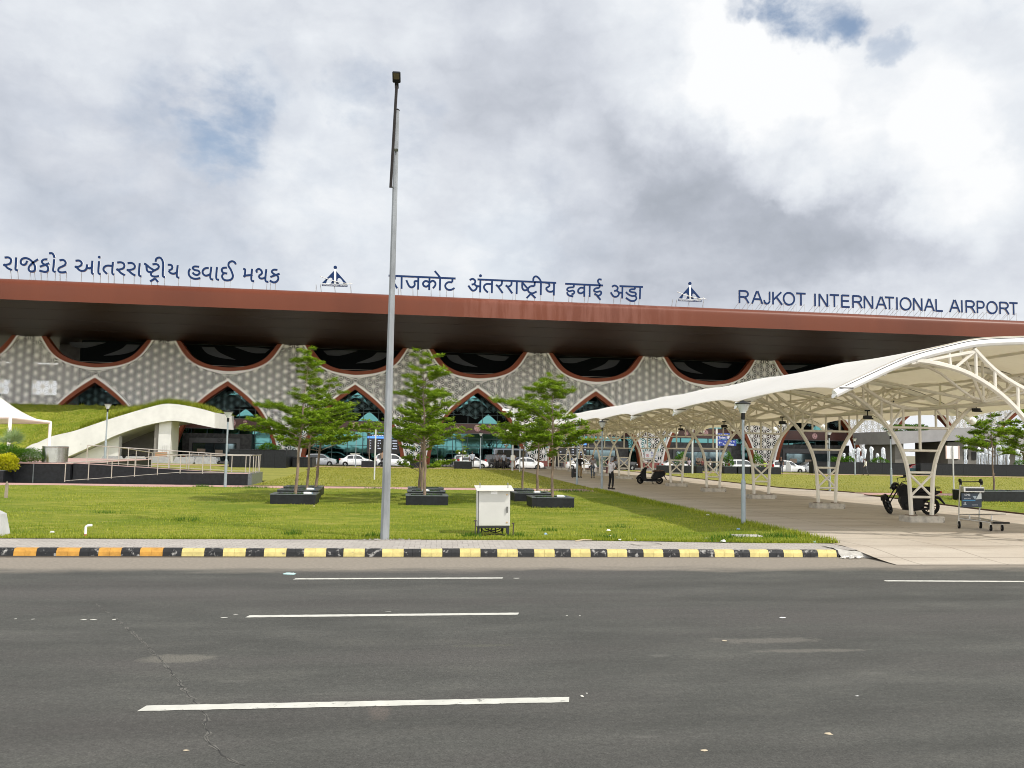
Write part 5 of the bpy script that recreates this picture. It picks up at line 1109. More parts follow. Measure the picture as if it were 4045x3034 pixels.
rail([(RX2+.1, 44.74, .75), (RX2+.1, 47.8, .75)], 'short stainless railing closing the right end of the ramp', [.25, .5, .75])
rail([(-15.4, 48.6, TE-.1), (-14.6, 52, TE-.4), (-13.6, 56, .5)], 'stainless railing running back from the terrace steps', [0, .5, 1, 1.5, 2])
# steel drum
P = atY(210, 1826, 47.0); d = thing('steel_drum', 'large round stainless steel bin on the terrace edge', 'bin', (P.x, 47.2, TE))
b = MB(); b.lathe([(.60, 0), (.62, .02), (.62, .80), (.64, .82), (.64, .86), (.58, .87)], 32); b.build('shell', mat('brushed_steel', (.42, .42, .40), .22, .95, var=.1, vs=1.5), d)
b = MB(); b.lathe([(.56, .84), (.0, .842)], 24, cap=False); b.build('lid', M_black, d)
# shrubs
def shrub(name, label, c, rx, ry, rz, n, m, ls, seed, group=None, wd=.3, stem=True):
    rs = np.random.RandomState(seed); t = thing(name, label, 'shrub', c, 0, group)
    u = rs.normal(size=(n, 3)); u /= np.linalg.norm(u, axis=1, keepdims=True); u[:, 2] = np.abs(u[:, 2])*rs.choice((1, 1, 1, -.35), n); rad = rs.uniform(.45, 1.0, n)**.5*(1+.16*np.sin(u[:, 0]*5+seed)+.12*np.sin(u[:, 1]*7))
    C = u*rad[:, None]*np.array([rx, ry, rz])+np.array([0, 0, rz*.35]); D = u+rs.normal(0, .5, (n, 3)); N = rs.normal(0, .5, (n, 3))+np.array([0, -.2, 1])
    Q = leaf_quads(C, D, N, rs.uniform(.6, 1.2, n)*ls, rs.uniform(.7, 1.2, n)*ls*wd)
    leaves_object('foliage', Q.reshape(-1, 3), 4, np.clip(rs.normal(.5, .22, n)+.2*u[:, 2], 0, 1), m, t)
    if stem:
        b = MB(); rr = random.Random(seed)
        for k in range(7): a = rr.uniform(0, 6.28); b.tube([(0, 0, -.1), (.4*rx*math.cos(a), .4*ry*math.sin(a), rz*.5), (.8*rx*math.cos(a), .8*ry*math.sin(a), rz*.95)], [.012, .008, .003], 4)
        b.build('stem', M_bark, t)
    return t
P = atY(60, 1826, 46.8); shrub('hedge', 'dark green clipped hedge on the terrace at the left edge', (P.x-.3, 46.9, TE), 1.7, .7, .62, 9000, M_leaf2, .085, 3)
P = atY(22, 1850, 45.2); shrub('yellow_shrub', 'bright yellow-green shrub in the low granite planter', (P.x-.25, 45.2, .74), .8, .45, .60, 4200, M_leafy, .10, 5, wd=.38)
P = atY(38, 1775, 47.6); fp = thing('fan_palm', 'small grey-green fan palm behind the hedge', 'palm', (P.x, 47.8, TE)); fp.scale = (1.75, 1.75, 1.7)
rs = random.Random(8); V = []; tints = []
for k in range(11):
    a = rs.uniform(0, 6.28); el = rs.uniform(.35, 1.35); L = rs.uniform(.42, .6); h = Vector((math.cos(a)*math.cos(el), math.sin(a)*math.cos(el)*.6, math.sin(el)))*L
    side = h.cross(Vector((0, 0, 1))).normalized(); c = Vector((0, 0, .52))+h*.5
    for j in range(15):
        t = R(-115+230*j/14); d_ = (h.normalized()*math.cos(t)+side*math.sin(t)).normalized(); l = .40*(1-.25*abs(j-7)/7); w = side.cross(d_).normalized().cross(d_)*.016
        e = c+d_*l+Vector((0, 0, -.03*abs(j-7)/7)); m_ = c+d_*l*.5
        V += [tuple(c), tuple(m_+w), tuple(e), tuple(m_-w)]; tints.append(rs.uniform(.3, .9))
leaves_object('frond', V, 4, tints, M_palm, fp); b = MB(); b.lathe([(.09, -.05), (.08, .3), (.05, .55)], 8); b.build('stem', M_bark, fp)
# white tensile cone at the left edge
ca = thing('shade_canopy', 'white cone-shaped tensile shade on round posts at the left edge', 'canopy', (0, 0, 0))
c1_, c2_ = atY(199, 1668, 56.5), atY(41, 1648, 52.); c3_ = Vector((c2_.x-9, 58.0, c2_.z)); c4_ = Vector((c1_.x-7, 64., c1_.z)); pk = Vector(((c1_.x+c3_.x)/2-1.2, 58., 7.0))
ca.location = (pk.x, pk.y, TE); co = Vector(ca.location)
b = MB(); CC = [c1_, c2_, c3_, c4_]
for i in range(4):
    A, B_ = CC[i], CC[(i+1) % 4]
    for off in (0, -.02):
        def fn(u, v, A=A, B_=B_, off=off):
            e = A.lerp(B_, u); p = e.lerp(pk, v); p.z = e.z+(pk.z-e.z)*(v**1.55)+off; 
            return tuple(p-co)
        b.grid(fn, 10, 12)
b.build('membrane', M_memb, ca, 60)
for i in range(4):
    A, B_ = CC[i], CC[(i+1) % 4]; b = MB(); b.tube([A-co, B_-co], .085, 10); b.build('edge_beam', M_trim, ca); b = MB(); b.tube([(A.x-co.x, A.y-co.y, -.05), A-co], .095, 10); b.build('post', M_trim, ca)
# grass-topped concrete shelter
SY0, SY1 = 93.5, 104.
def zz1(x, y): P = atY(x/2.676, 1280+y/2.676, SY0); return (P.x, P.z)
def zz2(x, y): P = atY(600+x/2.553, 1300+y/2.553, SY0); return (P.x, P.z)
sz_ = lambda x, y: (lambda P: (P.x, P.z))(atY(x, y, SY0))
top = [sz_(x, y) for x, y in ((60, 1790), (105, 1767), (150, 1748), (206, 1723), (287, 1704), (360, 1680), (431, 1656), (536, 1624), (600, 1606), (651, 1595), (700, 1597), (750, 1605), (800, 1616), (848, 1630))]
bot = [sz_(x, y) for x, y in ((225, 1822), (240, 1815), (259, 1808), (310, 1786), (360, 1763), (410, 1742), (455, 1721), (536, 1692), (599, 1675), (640, 1667), (680, 1662), (730, 1667), (790, 1679), (848, 1691))]
top[0] = (top[0][0], -.3)
sh = thing('concrete_shelter', 'white curved concrete shelter wing with grass on its roof at the left', 'shelter', (top[8][0], SY0, -.2)); so_ = Vector(sh.location)
M_ws = mat('white_plaster', (.63, .625, .60), .75, var=.07, vs=.7, stain=((.40, .38, .34), .8, .66))
ct, cbm = lerp_curve(top, 40), lerp_curve(bot, 40)
b = MB(); b.strip([(x-so_.x, z-so_.z) for x, z in cbm], [(x-so_.x, z-so_.z) for x, z in ct], 0, SY1-SY0); b.build('wing_slab', M_ws, sh, 25)
M_gw = mat('grey_plaster', (.22, .205, .185), .8, var=.1, vs=1)
px2x = lambda p, Y=SY0: atY(p, 1700, Y).x
zbelow = lambda x: float(np.interp(x, [p[0] for p in cbm], [p[1] for p in cbm]))
b = MB(); xa, xb = px2x(330, 98), px2x(455); b.prism([(xa-so_.x, -.3-so_.z), (xb-so_.x, -.3-so_.z), (xb-so_.x, zbelow(xb)-so_.z-.02), (xa-so_.x, max(-.1, zbelow(xa)-.1)-so_.z)], 1.4, 2.4); b.build('white_side_wall', M_ws, sh, 0)
b = MB(); xa, xb = px2x(440, SY0+8), px2x(668, SY0+8); b.box(xa-so_.x, xb-so_.x, 8., 8.4, -.3-so_.z, 5.1-so_.z); b.build('back_wall', M_gw, sh, 0)
b = MB(); xa, xb = px2x(600), px2x(618); b.box(xa-so_.x, xb-so_.x, 1.0, 4, -.3-so_.z, zbelow(xb)-.02-so_.z); b.build('grey_pier', M_gw, sh, 0)
b = MB(); xa, xb = px2x(619), px2x(668); b.box(xa-so_.x, xb-so_.x, .8, 4, -.3-so_.z, zbelow(xb)-.03-so_.z)
b.build('white_pier', M_ws, sh, 0)
b = MB()
for k in range(3): x = px2x(640+k*8); b.box(x-so_.x-.0, x-so_.x+.06, .74, .79, 0, 2.2)
b.build('pier_fin', M_ws, sh, 0)
b = MB(); b.box(px2x(455)-so_.x, px2x(840)-so_.x, -.4, -.15, -.25-so_.z, .75-so_.z); 
b = MB()
for k, p in enumerate((470, 560, 652, 750, 830)):
    x = px2x(p)-so_.x; b.prism([(x-1.25, -.1-so_.z), (x+1.25, -.1-so_.z), (x+.85, .78-so_.z), (x-.85, .78-so_.z)], -1.9, -1.3)
    tgt = b.build('x', mat('grey_barrier', (.33, .33, .34), .8, var=.12), None, 0); tgt.name = 'concrete_barrier'; tgt.location = so_; tag(tgt, 'grey trapezoid concrete barrier, %s in the row before the shelter' % ('leftmost', 'second from the left', 'middle', 'second from the right', 'rightmost')[k], 'barrier', 'concrete barriers in front of the shelter'); b = MB()
tb = thing('cardboard_box', 'brown board leaning by the white shelter pier', 'board', (px2x(648), SY0-.8, -.1)); k = MB(); k.box(-.6, .6, 0, .06, 0, 1.35, M=Matrix.Rotation(R(-8), 4, 'X')); k.build('board', mat('brown_board', (.34, .19, .10), .8, var=.1), tb); k = MB(); k.box(-.6, .6, -.03, -.002, .62, .68, M=Matrix.Rotation(R(-8), 4, 'X')); k.build('board_batten', mat('brown_batten', (.2, .11, .06), .8), tb)
k = MB(); P = atY(505, 1795, SY0+2); k.ball((P.x, P.y, .5), 1.0, .5, .35, 12); k.ball((P.x+.7, P.y, .65), .6, .4, .3, 10); tag(k.build('tarpaulin', M_black, None, 60), 'black tarpaulin heap under the white shelter', 'tarpaulin')
# grass mound behind the wing
b = MB(); MX0, MX1 = -95., ct[-1][0]
def mfn(u, v):
    X = MX0+(MX1-MX0)*u; zl = float(np.interp(X, [p[0] for p in ct], [p[1] for p in ct])) if X > ct[0][0] else -.3; zt = 6.55 if X < ct[26][0] else max(zl-.0, 6.55*1-.0) if False else max(zl+.02, min(6.55, 6.55))
    zt = 6.55 if X < ct[28][0] else zl+.05
    return (X, SY0+.02+(106-SY0)*v, zl+.02+(zt-zl)*(1-(1-v)**1.4)+.10*math.sin(X*1.3+v*7)*math.sin(v*3.1)+.05*math.sin(X*4.1+v*13)*v)
b.grid(mfn, 130, 26); b.add([(MX0, 106, 6.55), (MX1-8, 106, 6.55), (MX1-8, 112, -.6), (MX0, 112, -.6)], [(0, 1, 2, 3)])
struct(b.build('grass_mound', M_lawn), 'sunlit grass mound sloping up behind the white shelter wing', 'mound')
def grass_patch(name, label, pts_fn, n, h, w, seed, m=M_blade, hv=.5):
    rs = np.random.RandomState(seed); P = pts_fn(rs, n); n = len(P); a = rs.uniform(0, 6.283, n); hh = h*rs.uniform(1-hv, 1+hv, n); ln = rs.uniform(.1, .9, n)*hh; ww = w*rs.uniform(.6, 1.4, n)
    d = np.stack([np.cos(a), np.sin(a), np.zeros(n)], 1); s = np.stack([-np.sin(a), np.cos(a), np.zeros(n)], 1)
    V = np.stack([P-s*ww[:, None], P+s*ww[:, None], P+d*ln[:, None]+np.array([0, 0, 1.])*hh[:, None]], 1)
    big = .5+.25*np.sin(P[:, 0]*.7+1.3*np.sin(P[:, 1]*.5))*np.cos(P[:, 1]*.9)
    o = leaves_object(name, V.reshape(-1, 3), 3, np.clip(rs.normal(.45, .22, n)+(big-.5)*.5, 0, 1), m, None); return tag(o, label, 'grass', kind='stuff')
def on_mound(rs, n):
    u = rs.uniform(.12, 1, n); v = rs.uniform(0, 1, n)**1.5; return np.array([mfn(x, y) for x, y in zip(u, v)])
grass_patch('grass', 'long grass on the mound and along the edge of the white shelter', on_mound, 16000, .22, .03, 2)
def edge_m(rs, n):
    k = rs.randint(14, 40, n); t = rs.rand(n); P = np.array([[ct[i][0]*(1-f)+ct[min(40, i+1)][0]*f, SY0+rs.uniform(.05, .8), ct[i][1]*(1-f)+ct[min(40, i+1)][1]*f+.0] for i, f in zip(k, t)]); return P
grass_patch('grass', 'shaggy tall grass overhanging the shelter roof edge', edge_m, 4500, .5, .035, 4)
def rect(x0, x1, y0, y1, zf=lambda x, y: zg(x, y)+.02, excl=None, dens=None):
    def f(rs, n):
        y = y0+(y1-y0)*rs.rand(n)**1.0; x = rs.uniform(x0, x1, n); P = np.array([[a, b_, zf(a, b_)] for a, b_ in zip(x, y)])
        return P
    return f
zl = lambda x, y: .17
fe = np.vectorize(front_edge)
def front_lawn(rs, n):
    y = 19.2+22.6*rs.rand(n)**1.7; x = rs.uniform(-1, 1, n); xl = -9.5-(y-19)*.55; P = np.stack([xl+(10.55-xl)*rs.rand(n), y, np.full(n, .175)], 1)
    return P[P[:, 1] > fe(P[:, 0])-.04]
grass_patch('grass', 'short blades of the sunny front lawn', front_lawn, 120000, .045, .007, 11, hv=.7)
def front_rim(rs, n):
    x = rs.uniform(-11, 10.5, n); return np.stack([x, fe(x)+np.abs(rs.normal(0, .12, n))-.04, np.full(n, .16)], 1)
grass_patch('grass', 'ragged grass fringe along the pavement edge', front_rim, 9000, .06, .006, 12)
def left_rim(rs, n):
    y = rs.uniform(19.0, 44, n); return np.stack([10.5-np.abs(rs.normal(0, .22, n))*1.4+.12, y, np.full(n, .17)], 1)
grass_patch('grass', 'taller grass fringe along the shaded walkway edge', left_rim, 9000, .11, .009, 13)
def clumps(rs, n):
    out = []
    for cx, cy, r, k in ((1.75, 20.1, .3, 60), (2.9, 20.2, .35, 60), (-5.8, 24, .5, 40), (-2.4, 20.4, .3, 50), (9.6, 20.2, .6, 120), (8.2, 20.0, .5, 70), (6.0, 22.5, .5, 50), (3.9, 21.5, .3, 40), (-8.5, 26, .5, 40), (7.6, 19.4, .4, 60), (5.0, 19.9, .4, 50), (-.6, 20, .3, 40), (-7, 41.8, .8, 160), (-1.0, 42.0, .8, 100), (8.6, 41.8, 1.4, 200), (-9.5, 42.4, .4, 100)):
        m = int(k*n/1200); out.append(np.stack([rs.normal(cx, r*.5, m), rs.normal(cy, r*.3, m), np.full(m, .17)], 1))
    return np.concatenate(out)
grass_patch('grass', 'small darker grass clumps dotted on the front lawn', clumps, 2600, .11, .009, 14, M_leaf2)
def lawn2(rs, n):
    y = 44.4+38*rs.rand(n); x = -7.4+18*rs.rand(n); return np.array([[a, b_, zg(a, b_)+.03] for a, b_ in zip(x, y)])
M_dryb = leaf_mat('dry_blade', ((.13, .16, .012), (.30, .29, .05), (.46, .40, .12)), .25)
grass_patch('grass', 'short blades of the far lawn left of the walkway', lawn2, 40000, .06, .016, 15, M_dryb)
def lawn3(rs, n):
    y = 21+59*rs.rand(n); x = 25.0+rs.rand(n)*(12+y*.55); k = ~((y > 41.4) & (y < 44.2)); x, y = x[k], y[k]; x = np.maximum(x, np.array([rwalk(v) for v in y])+.2); return np.array([[a, b_, zg(a, b_)+.03] for a, b_ in zip(x, y)])
grass_patch('grass', 'short blades of the lawns right of the walkway', lawn3, 50000, .06, .014, 16, M_dryb)
# granite walls before the terminal
def gwall(name, label, x0, x1, y0, y1, z1, n):
    w = thing(name, label, 'wall', ((x0+x1)/2, y0, 0)); cx = (x0+x1)/2; b = MB(); L = (x1-x0)/n
    for k in range(n): b.box(x0+k*L+.006-cx, x0+(k+1)*L-.006-cx, 0, y1-y0, -.3, z1-.05)
    b.build('granite_panel', M_granite, w, 0); b = MB(); b.box(x0-cx-.03, x1-cx+.03, -.03, y1-y0+.03, z1-.049, z1); b.build('coping', M_granite, w, 0); return w
xa, xb = atY(903, 1840, 77).x, atY(1129, 1840, 77).x; gwall('granite_wall', 'polished black granite wall left of the small tree, before the lattice pier', xa, xb, 77, 85, 1.78, 5)
b_w = gwall('granite_wall', 'low polished black granite wall right of the taller one', xb+.2, xb+2.0, 80, 84, 1.1, 2)
xa, xb = atY(3212, 1880, 84.5).x, atY(3577, 1880, 84.5).x; gwall('granite_wall', 'black granite fountain wall left of the gap showing the red car', xa, xb, 84.5, 85.4, 1.46, 4)
xa, xb = atY(3637, 1880, 84.5).x, atY(4140, 1880, 84.5).x; gwall('granite_wall', 'long black granite fountain wall right of the gap, behind the trolley', xa, xb, 84.5, 85.4, 1.46, 6)
P = atY(925, 1770, 79); shrub('bush', 'small green bush on the black granite wall', (P.x+3, 79.5, 1.75), 1.0, .5, .4, 900, M_leaf2, .16, 21)
# fountain jets
M_jet = bpy.data.materials.new('water_spray'); M_jet.use_nodes = True; q = NG(M_jet.node_tree); _b = M_jet.node_tree.nodes['Principled BSDF']
t_ = q.n('ShaderNodeTexCoord'); nz = q.noise(q.vm('MULTIPLY', t_.outputs['Object'], (6, 6, 2.2)).outputs[0], 1.5, 5, .7); q.l(q.smooth(nz.outputs[0], .36, .52), _b.inputs['Alpha']); _b.inputs['Base Color'].default_value = (.86, .89, .92, 1); _b.inputs['Roughness'].default_value = .5
jr = random.Random(2)
JET = [(3333, 1790, .9), (3361, 1781, 1), (3373, 1772, 1), (3390, 1768, 1), (3402, 1801, .8), (3415, 1772, 1.3), (3441, 1764, 1), (3488, 1767, 1), (3466, 1790, .8), (3815, 1740, .9), (3867, 1766, 1.1), (3881, 1786, .8), (3893, 1768, .9), (3910, 1772, .8), (3919, 1767, 1), (3944, 1746, 1.3), (3951, 1765, 1.2), (3966, 1741, 1.5), (3983, 1753, 1.), (4019, 1773, 1.2), (4032, 1790, .8)]
for k, (px, py, w) in enumerate(JET):
    Y = 90+jr.uniform(-1.5, 1.5); P = atY(px, py, Y); h = P.z-.9; b = MB(); n = 14
    ra = [(.06+.14*w*sstep(.35, .9, i/n))*(1+.3*jr.uniform(-1, 1)) for i in range(n)]+[.05]
    b.tube([(jr.uniform(-.04, .04), jr.uniform(-.04, .04), h*i/n*1.0) for i in range(n+1)], ra, 8)
    for j in range(3):
        a = jr.uniform(0, 6.28); d = .22*w; b.tube([(math.cos(a)*.08, math.sin(a)*.08, h*.93), (math.cos(a)*d*.8, math.sin(a)*d*.8, h*.8), (math.cos(a)*d, math.sin(a)*d, h*.35), (math.cos(a)*d*1.1, math.sin(a)*d, .1)], [.05, .06, .05, .03], 6)
    o = b.build('fountain_jet', M_jet, None, 60); o.location = (P.x, Y, .9); tag(o, 'white jet of fountain water rising behind the long black granite wall', 'fountain jet', 'fountain jets behind the right granite wall')
for pa, pb, lab in ((3310, 3545, 'shallow fountain pool behind the left granite wall'), (3720, 4200, 'shallow fountain pool behind the right granite wall')):
    b = MB(); xa, xb = atY(pa, 1830, 90).x, atY(pb, 1830, 90).x; b.box(xa, xb, 86, 94, .2, .9); struct(b.build('water', mat('pool_water', (.05, .09, .10), .08)), lab, 'water')
for px, w in ((3310, 1.0), (3350, .8), (3470, 1.2), (4045, 1.3)):
    P = atY(px, 1825, 87); shrub('bush', 'low green bush behind the long granite wall, %s' % {3310: 'left of the first fountain jet', 3350: 'between the first jets', 3470: 'below the lattice pier', 4045: 'at the right picture edge'}[px], (P.x, 86.8, 1.3), w, .5, .5, 900, M_leaf2, .15, px)
# grey building right
GY0 = 97.
gp = lambda x, y: (lambda P: (P.x, P.z))(atY(x, y, GY0))
gt = [gp(3520, 1706), gp(3600, 1702), gp(3700, 1699), gp(3822, 1690), gp(3911, 1691), gp(3974, 1706), gp(4045, 1732), gp(4130, 1765)]
gbm = [gp(3524, 1756), gp(3600, 1750), gp(3700, 1744), gp(3822, 1738), gp(3900, 1738), gp(3991, 1769), gp(4045, 1788), gp(4130, 1822)]
gbld = thing('grey_pavilion', 'grey concrete pavilion with folded slab roof behind the right fountain', 'pavilion', (gt[3][0], GY0, -.3)); go = Vector(gbld.location)
M_gs = mat('grey_concrete', (.27, .26, .26), .8, var=.08, vs=.8); M_gs2 = mat('dark_grey_concrete', (.14, .13, .12), .85, var=.12, vs=.8)
b = MB(); b.strip([(x-go.x, z-go.z) for x, z in gbm], [(x-go.x, z-go.z) for x, z in gt], 0, 9); b.build('roof_slab', M_gs, gbld, 0)
xa, xb = gp(3726, 0)[0]-go.x, gp(3995, 0)[0]-go.x
b = MB(); b.prism([(xa, 0), (xb, 0), (xb, gbm[5][1]-go.z-.05), (gbm[4][0]-go.x, gbm[4][1]-go.z-.05), (xa, gbm[2][1]-go.z-.05)], 1.2, 8); b.build('wall', M_gs2, gbld, 0)
for p in (3756, 3795, 3825): x = gp(p, 0)[0]-go.x; b = MB(); b.box(x-.3, x+.3, 1.1, 1.19, 2.2, 3.2); b.build('slit_window', M_black, gbld, 0)
b = MB(); xa = gp(3524, 0)[0]-go.x; b.box(xa, xa+1.2, 1.2, 8, 0, 4.4-go.z*0); b.build('end_pier', M_gs2, gbld, 0)
for k, (px, w) in enumerate(((3560, 2.2), (3625, 1.4), (3990, 2.2), (4035, 2.6))):
    P = atY(px, 1700, GY0+3); sx = {3560: 1700, 3625: 1700, 3990: 1712, 4035: 1728}[px]; P = atY(px, sx, GY0+3); shrub('bush', ['bright bush on the pavilion roof, leftmost', 'small bush on the pavilion roof, second from left', 'bush on the falling pavilion roof edge', 'bush on the pavilion roof at the picture edge'][k], (P.x, P.y, P.z-.1), w, 1.2, .6, 1500, M_leaf2, .2, 31+k)
# small planters with young plants before the drop-off road
def small_planter(px0, px1, py, Y, h, label, plant=None, seed=0):
    xa, xb = atY(px0, py, Y).x, atY(px1, py, Y).x; p = planter((xa+xb)/2, Y, xb-xa, 1.2, h, label); return (xa+xb)/2
x = small_planter(1428, 1487, 1840, 84.8, .62, 'black granite planter under the slim feathery tree'); P = atY(1457, 1830, 84.8)
tree((P.x, 84.9, .7), 'slim young feathery tree in front of the flight board', 3.9, [(2.6, 1.3, 6, .1, None), (2.9, 1.3, 6, .15, None), (3.2, 1.1, 6, .2, None), (3.5, .7, 5, .3, None)], 201, r0=.04, lsize=.2, dens=.6, group='young plants before the drop-off road')
x = small_planter(1619, 1668, 1842, 84.8, .6, 'small black granite planter right of the tall pole')
x = small_planter(1793, 1862, 1850, 82.8, .75, 'black granite planter with the white flowering plant'); P = atY(1826, 1830, 83)
tree((P.x, 83, .8), 'small tree with white blossoms in front of the white hatchbacks', 3.2, [(.5, .6, 6, .5, None), (.9, .5, 5, .5, None), (2.0, .9, 6, .3, None), (2.4, .8, 6, .4, None), (2.8, .5, 5, .5, None)], 211, r0=.03, lsize=.18, dens=.6, group='young plants before the drop-off road')
b = MB(); 
for k in range(3): rr = random.Random(k); b.ball((P.x+(-.35, .2, -.1)[k], 82.6, (1.75, 1.9, 1.5)[k]), .09, .08, .1, 8)
tag(b.build('blossom', mat('white_blossom', (.8, .8, .78), .7)), 'white blossoms on the small plant in the granite planter', 'flower')
for k, (a, e, py, pl) in enumerate(((2600, 2640, 1872, 0), (2642, 2730, 1874, 1), (2743, 2770, 1872, 0), (2852, 2904, 1876, 1), (2906, 2956, 1872, 0), (2960, 3024, 1873, 1), (3026, 3078, 1878, 0))):
    small_planter(a, e-3, py, 79.5, .72, 'black granite planter box in the row under the canopy, number %s from the left' % ('one', 'two', 'three', 'four', 'five', 'six', 'seven')[k])
    if pl: P = atY((a+e)/2, 1850, 79.6); shrub('young_plant', ('young green plant beside the white sedan', 'young green plant left of the blue sign pole', 'leafy plant in front of the seated men')[k//2], (P.x, 79.6, .8), .4+.1*pl, .35, 1.0, 420, M_leaf2, .2, 300+k)
# blue direction sign
P = atY(2831, 1872, 80); bs = thing('direction_sign', 'blue direction sign for toilets and food plaza on a white pole', 'sign', (P.x, 80, .15))
b = MB(); b.tube([(0, 0, -.05), (0, 0, 4.5)], .085, 12); b.build('pole', mat('sign_pole_white', (.7, .7, .68), .45), bs)
M_sb = mat('sign_blue', (.012, .035, .25), .4); M_sw = mat('sign_white', (.85, .85, .85), .4)
b = MB(); b.bbox(.1, 1.55, -.05, .05, 3.42, 4.05, .01); b.bbox(.1, 2.05, -.05, .05, 2.78, 3.38, .01); b.build('sign_panel', M_sb, bs)
for txt, x, z, sz in (('Toilet', .18, 3.6, .3), ('Food Plaza', .62, 2.92, .27)):
    t = text_mesh(txt, sz, 'sign_lettering', .003, M_sw, bs, 'LEFT'); t.location = (x, -.055, z)
b = MB()
for k in range(3):
    x = 1.08+k*.14; b.ball((x, -.056, 3.72), .035, .004, .035, 8); b.box(x-.025, x+.025, -.058, -.052, 3.5, 3.67)
for x0 in (.18, .42, .75, 1.0): b.box(x0, x0+.18, -.056, -.051, 3.94, 3.965); b.box(x0+.05, x0+.075, -.056, -.051, 3.85, 3.94); b.box(x0+.09, x0+.16, -.056, -.051, 3.86, 3.88)
for x0 in (.8, 1.1, 1.4, 1.7): b.box(x0, x0+.2, -.056, -.051, 3.24, 3.26); b.box(x0+.06, x0+.085, -.056, -.051, 3.14, 3.24); b.box(x0+.1, x0+.18, -.056, -.051, 3.15, 3.17)
b.tube([(.2, -.056, 3.08), (.55, -.056, 3.08)], .022, 4); b.tube([(.33, -.056, 3.2), (.2, -.056, 3.08), (.33, -.056, 2.96)], .022, 4)
b.build('pictogram', M_sw, bs, 0)
# white sign on a pole at right
P = G(3768, 1948, .15); ws = thing('pole_sign', 'white rectangular sign seen from behind on a thin pole right of the motorcycle', 'sign', P); k = MB(); k.tube([(0, 0, -.05), (0, 0, 2.75)], .04, 8); k.build('pole', mat('pale_pole', (.55, .56, .55), .5), ws)
k = MB(); k.bbox(-.42, .42, .045, .07, 2.0, 2.75, .005); k.build('sign_panel', M_sw, ws)
k = MB(); k.box(-.44, -.38, .02, .044, 1.98, 2.77); k.box(.38, .44, .02, .044, 1.98, 2.77); k.build('sign_frame', mat('pinkish_frame', (.6, .45, .4), .5), ws)
# ------------------------------------------------------------------ vehicles on the drop-off road
M_glassd = mat('tinted_glass', (.015, .02, .023), .06, spec=.8)
def paintm(n, c, r=.25, coat=.6): return mat(n, c, r, 0, coat=coat)
M_cw, M_cs, M_cb, M_cv, M_cr = paintm('car_white', (.78, .79, .80)), paintm('car_silver', (.40, .42, .45)), paintm('car_black', (.005, .005, .006)), paintm('van_blue_grey', (.26, .29, .36)), paintm('car_red', (.35, .03, .03))
M_head, M_tail = mat('headlamp', (.75, .78, .8), .1), mat('tail_lamp', (.35, .01, .01), .2)
M_rimm = mat('alloy', (.5, .51, .52), .25, .9); M_trimb = mat('bumper_black', (.02, .02, .022), .6); M_plate = mat('number_plate', (.75, .75, .7), .5)
CAR = {  # length, width, ground clearance, belt height, roof line (x, z), windscreen/pillars
 'sedan': (4.1, 1.72, .20, .93, [(-2.05, .62), (-2.0, .98), (-1.5, 1.04), (-1.05, 1.38), (-.6, 1.50), (.0, 1.52), (.4, 1.46), (1.1, 1.03), (1.75, .90), (2.0, .72), (2.05, .55)], (-1.42, -.95, .35, 1.06), -.25),
 'hatch': (3.85, 1.70, .20, .95, [(-1.92, .6), (-1.9, 1.02), (-1.72, 1.36), (-1.4, 1.50), (-.2, 1.54), (.35, 1.47), (1.05, 1.04), (1.6, .92), (1.86, .74), (1.92, .55)], (-1.88, -1.5, .32, 1.02), -.3),
 'mpv': (4.5, 1.75, .22, .98, [(-2.25, .6), (-2.22, 1.05), (-2.05, 1.50), (-1.75, 1.66), (-.4, 1.70), (.35, 1.62), (1.15, 1.10), (1.85, .96), (2.2, .76), (2.25, .55)], (-2.2, -1.85, .35, 1.12), -.25),
 'suv': (4.0, 1.82, .30, 1.12, [(-2.0, .6), (-1.98, 1.15), (-1.9, 1.72), (-1.7, 1.80), (.15, 1.80), (.45, 1.76), (.75, 1.18), (1.75, 1.12), (1.95, .95), (2.0, .6)], (-1.97, -1.88, .42, .76), -.55),
 'van': (5.6, 1.95, .28, 1.32, [(-2.8, .5), (-2.78, 1.4), (-2.72, 2.45), (-2.6, 2.58), (1.1, 2.58), (1.4, 2.5), (2.0, 1.42), (2.62, 1.18), (2.76, .9), (2.8, .5)], (-2.77, -2.7, 1.25, 1.98), -.2)}
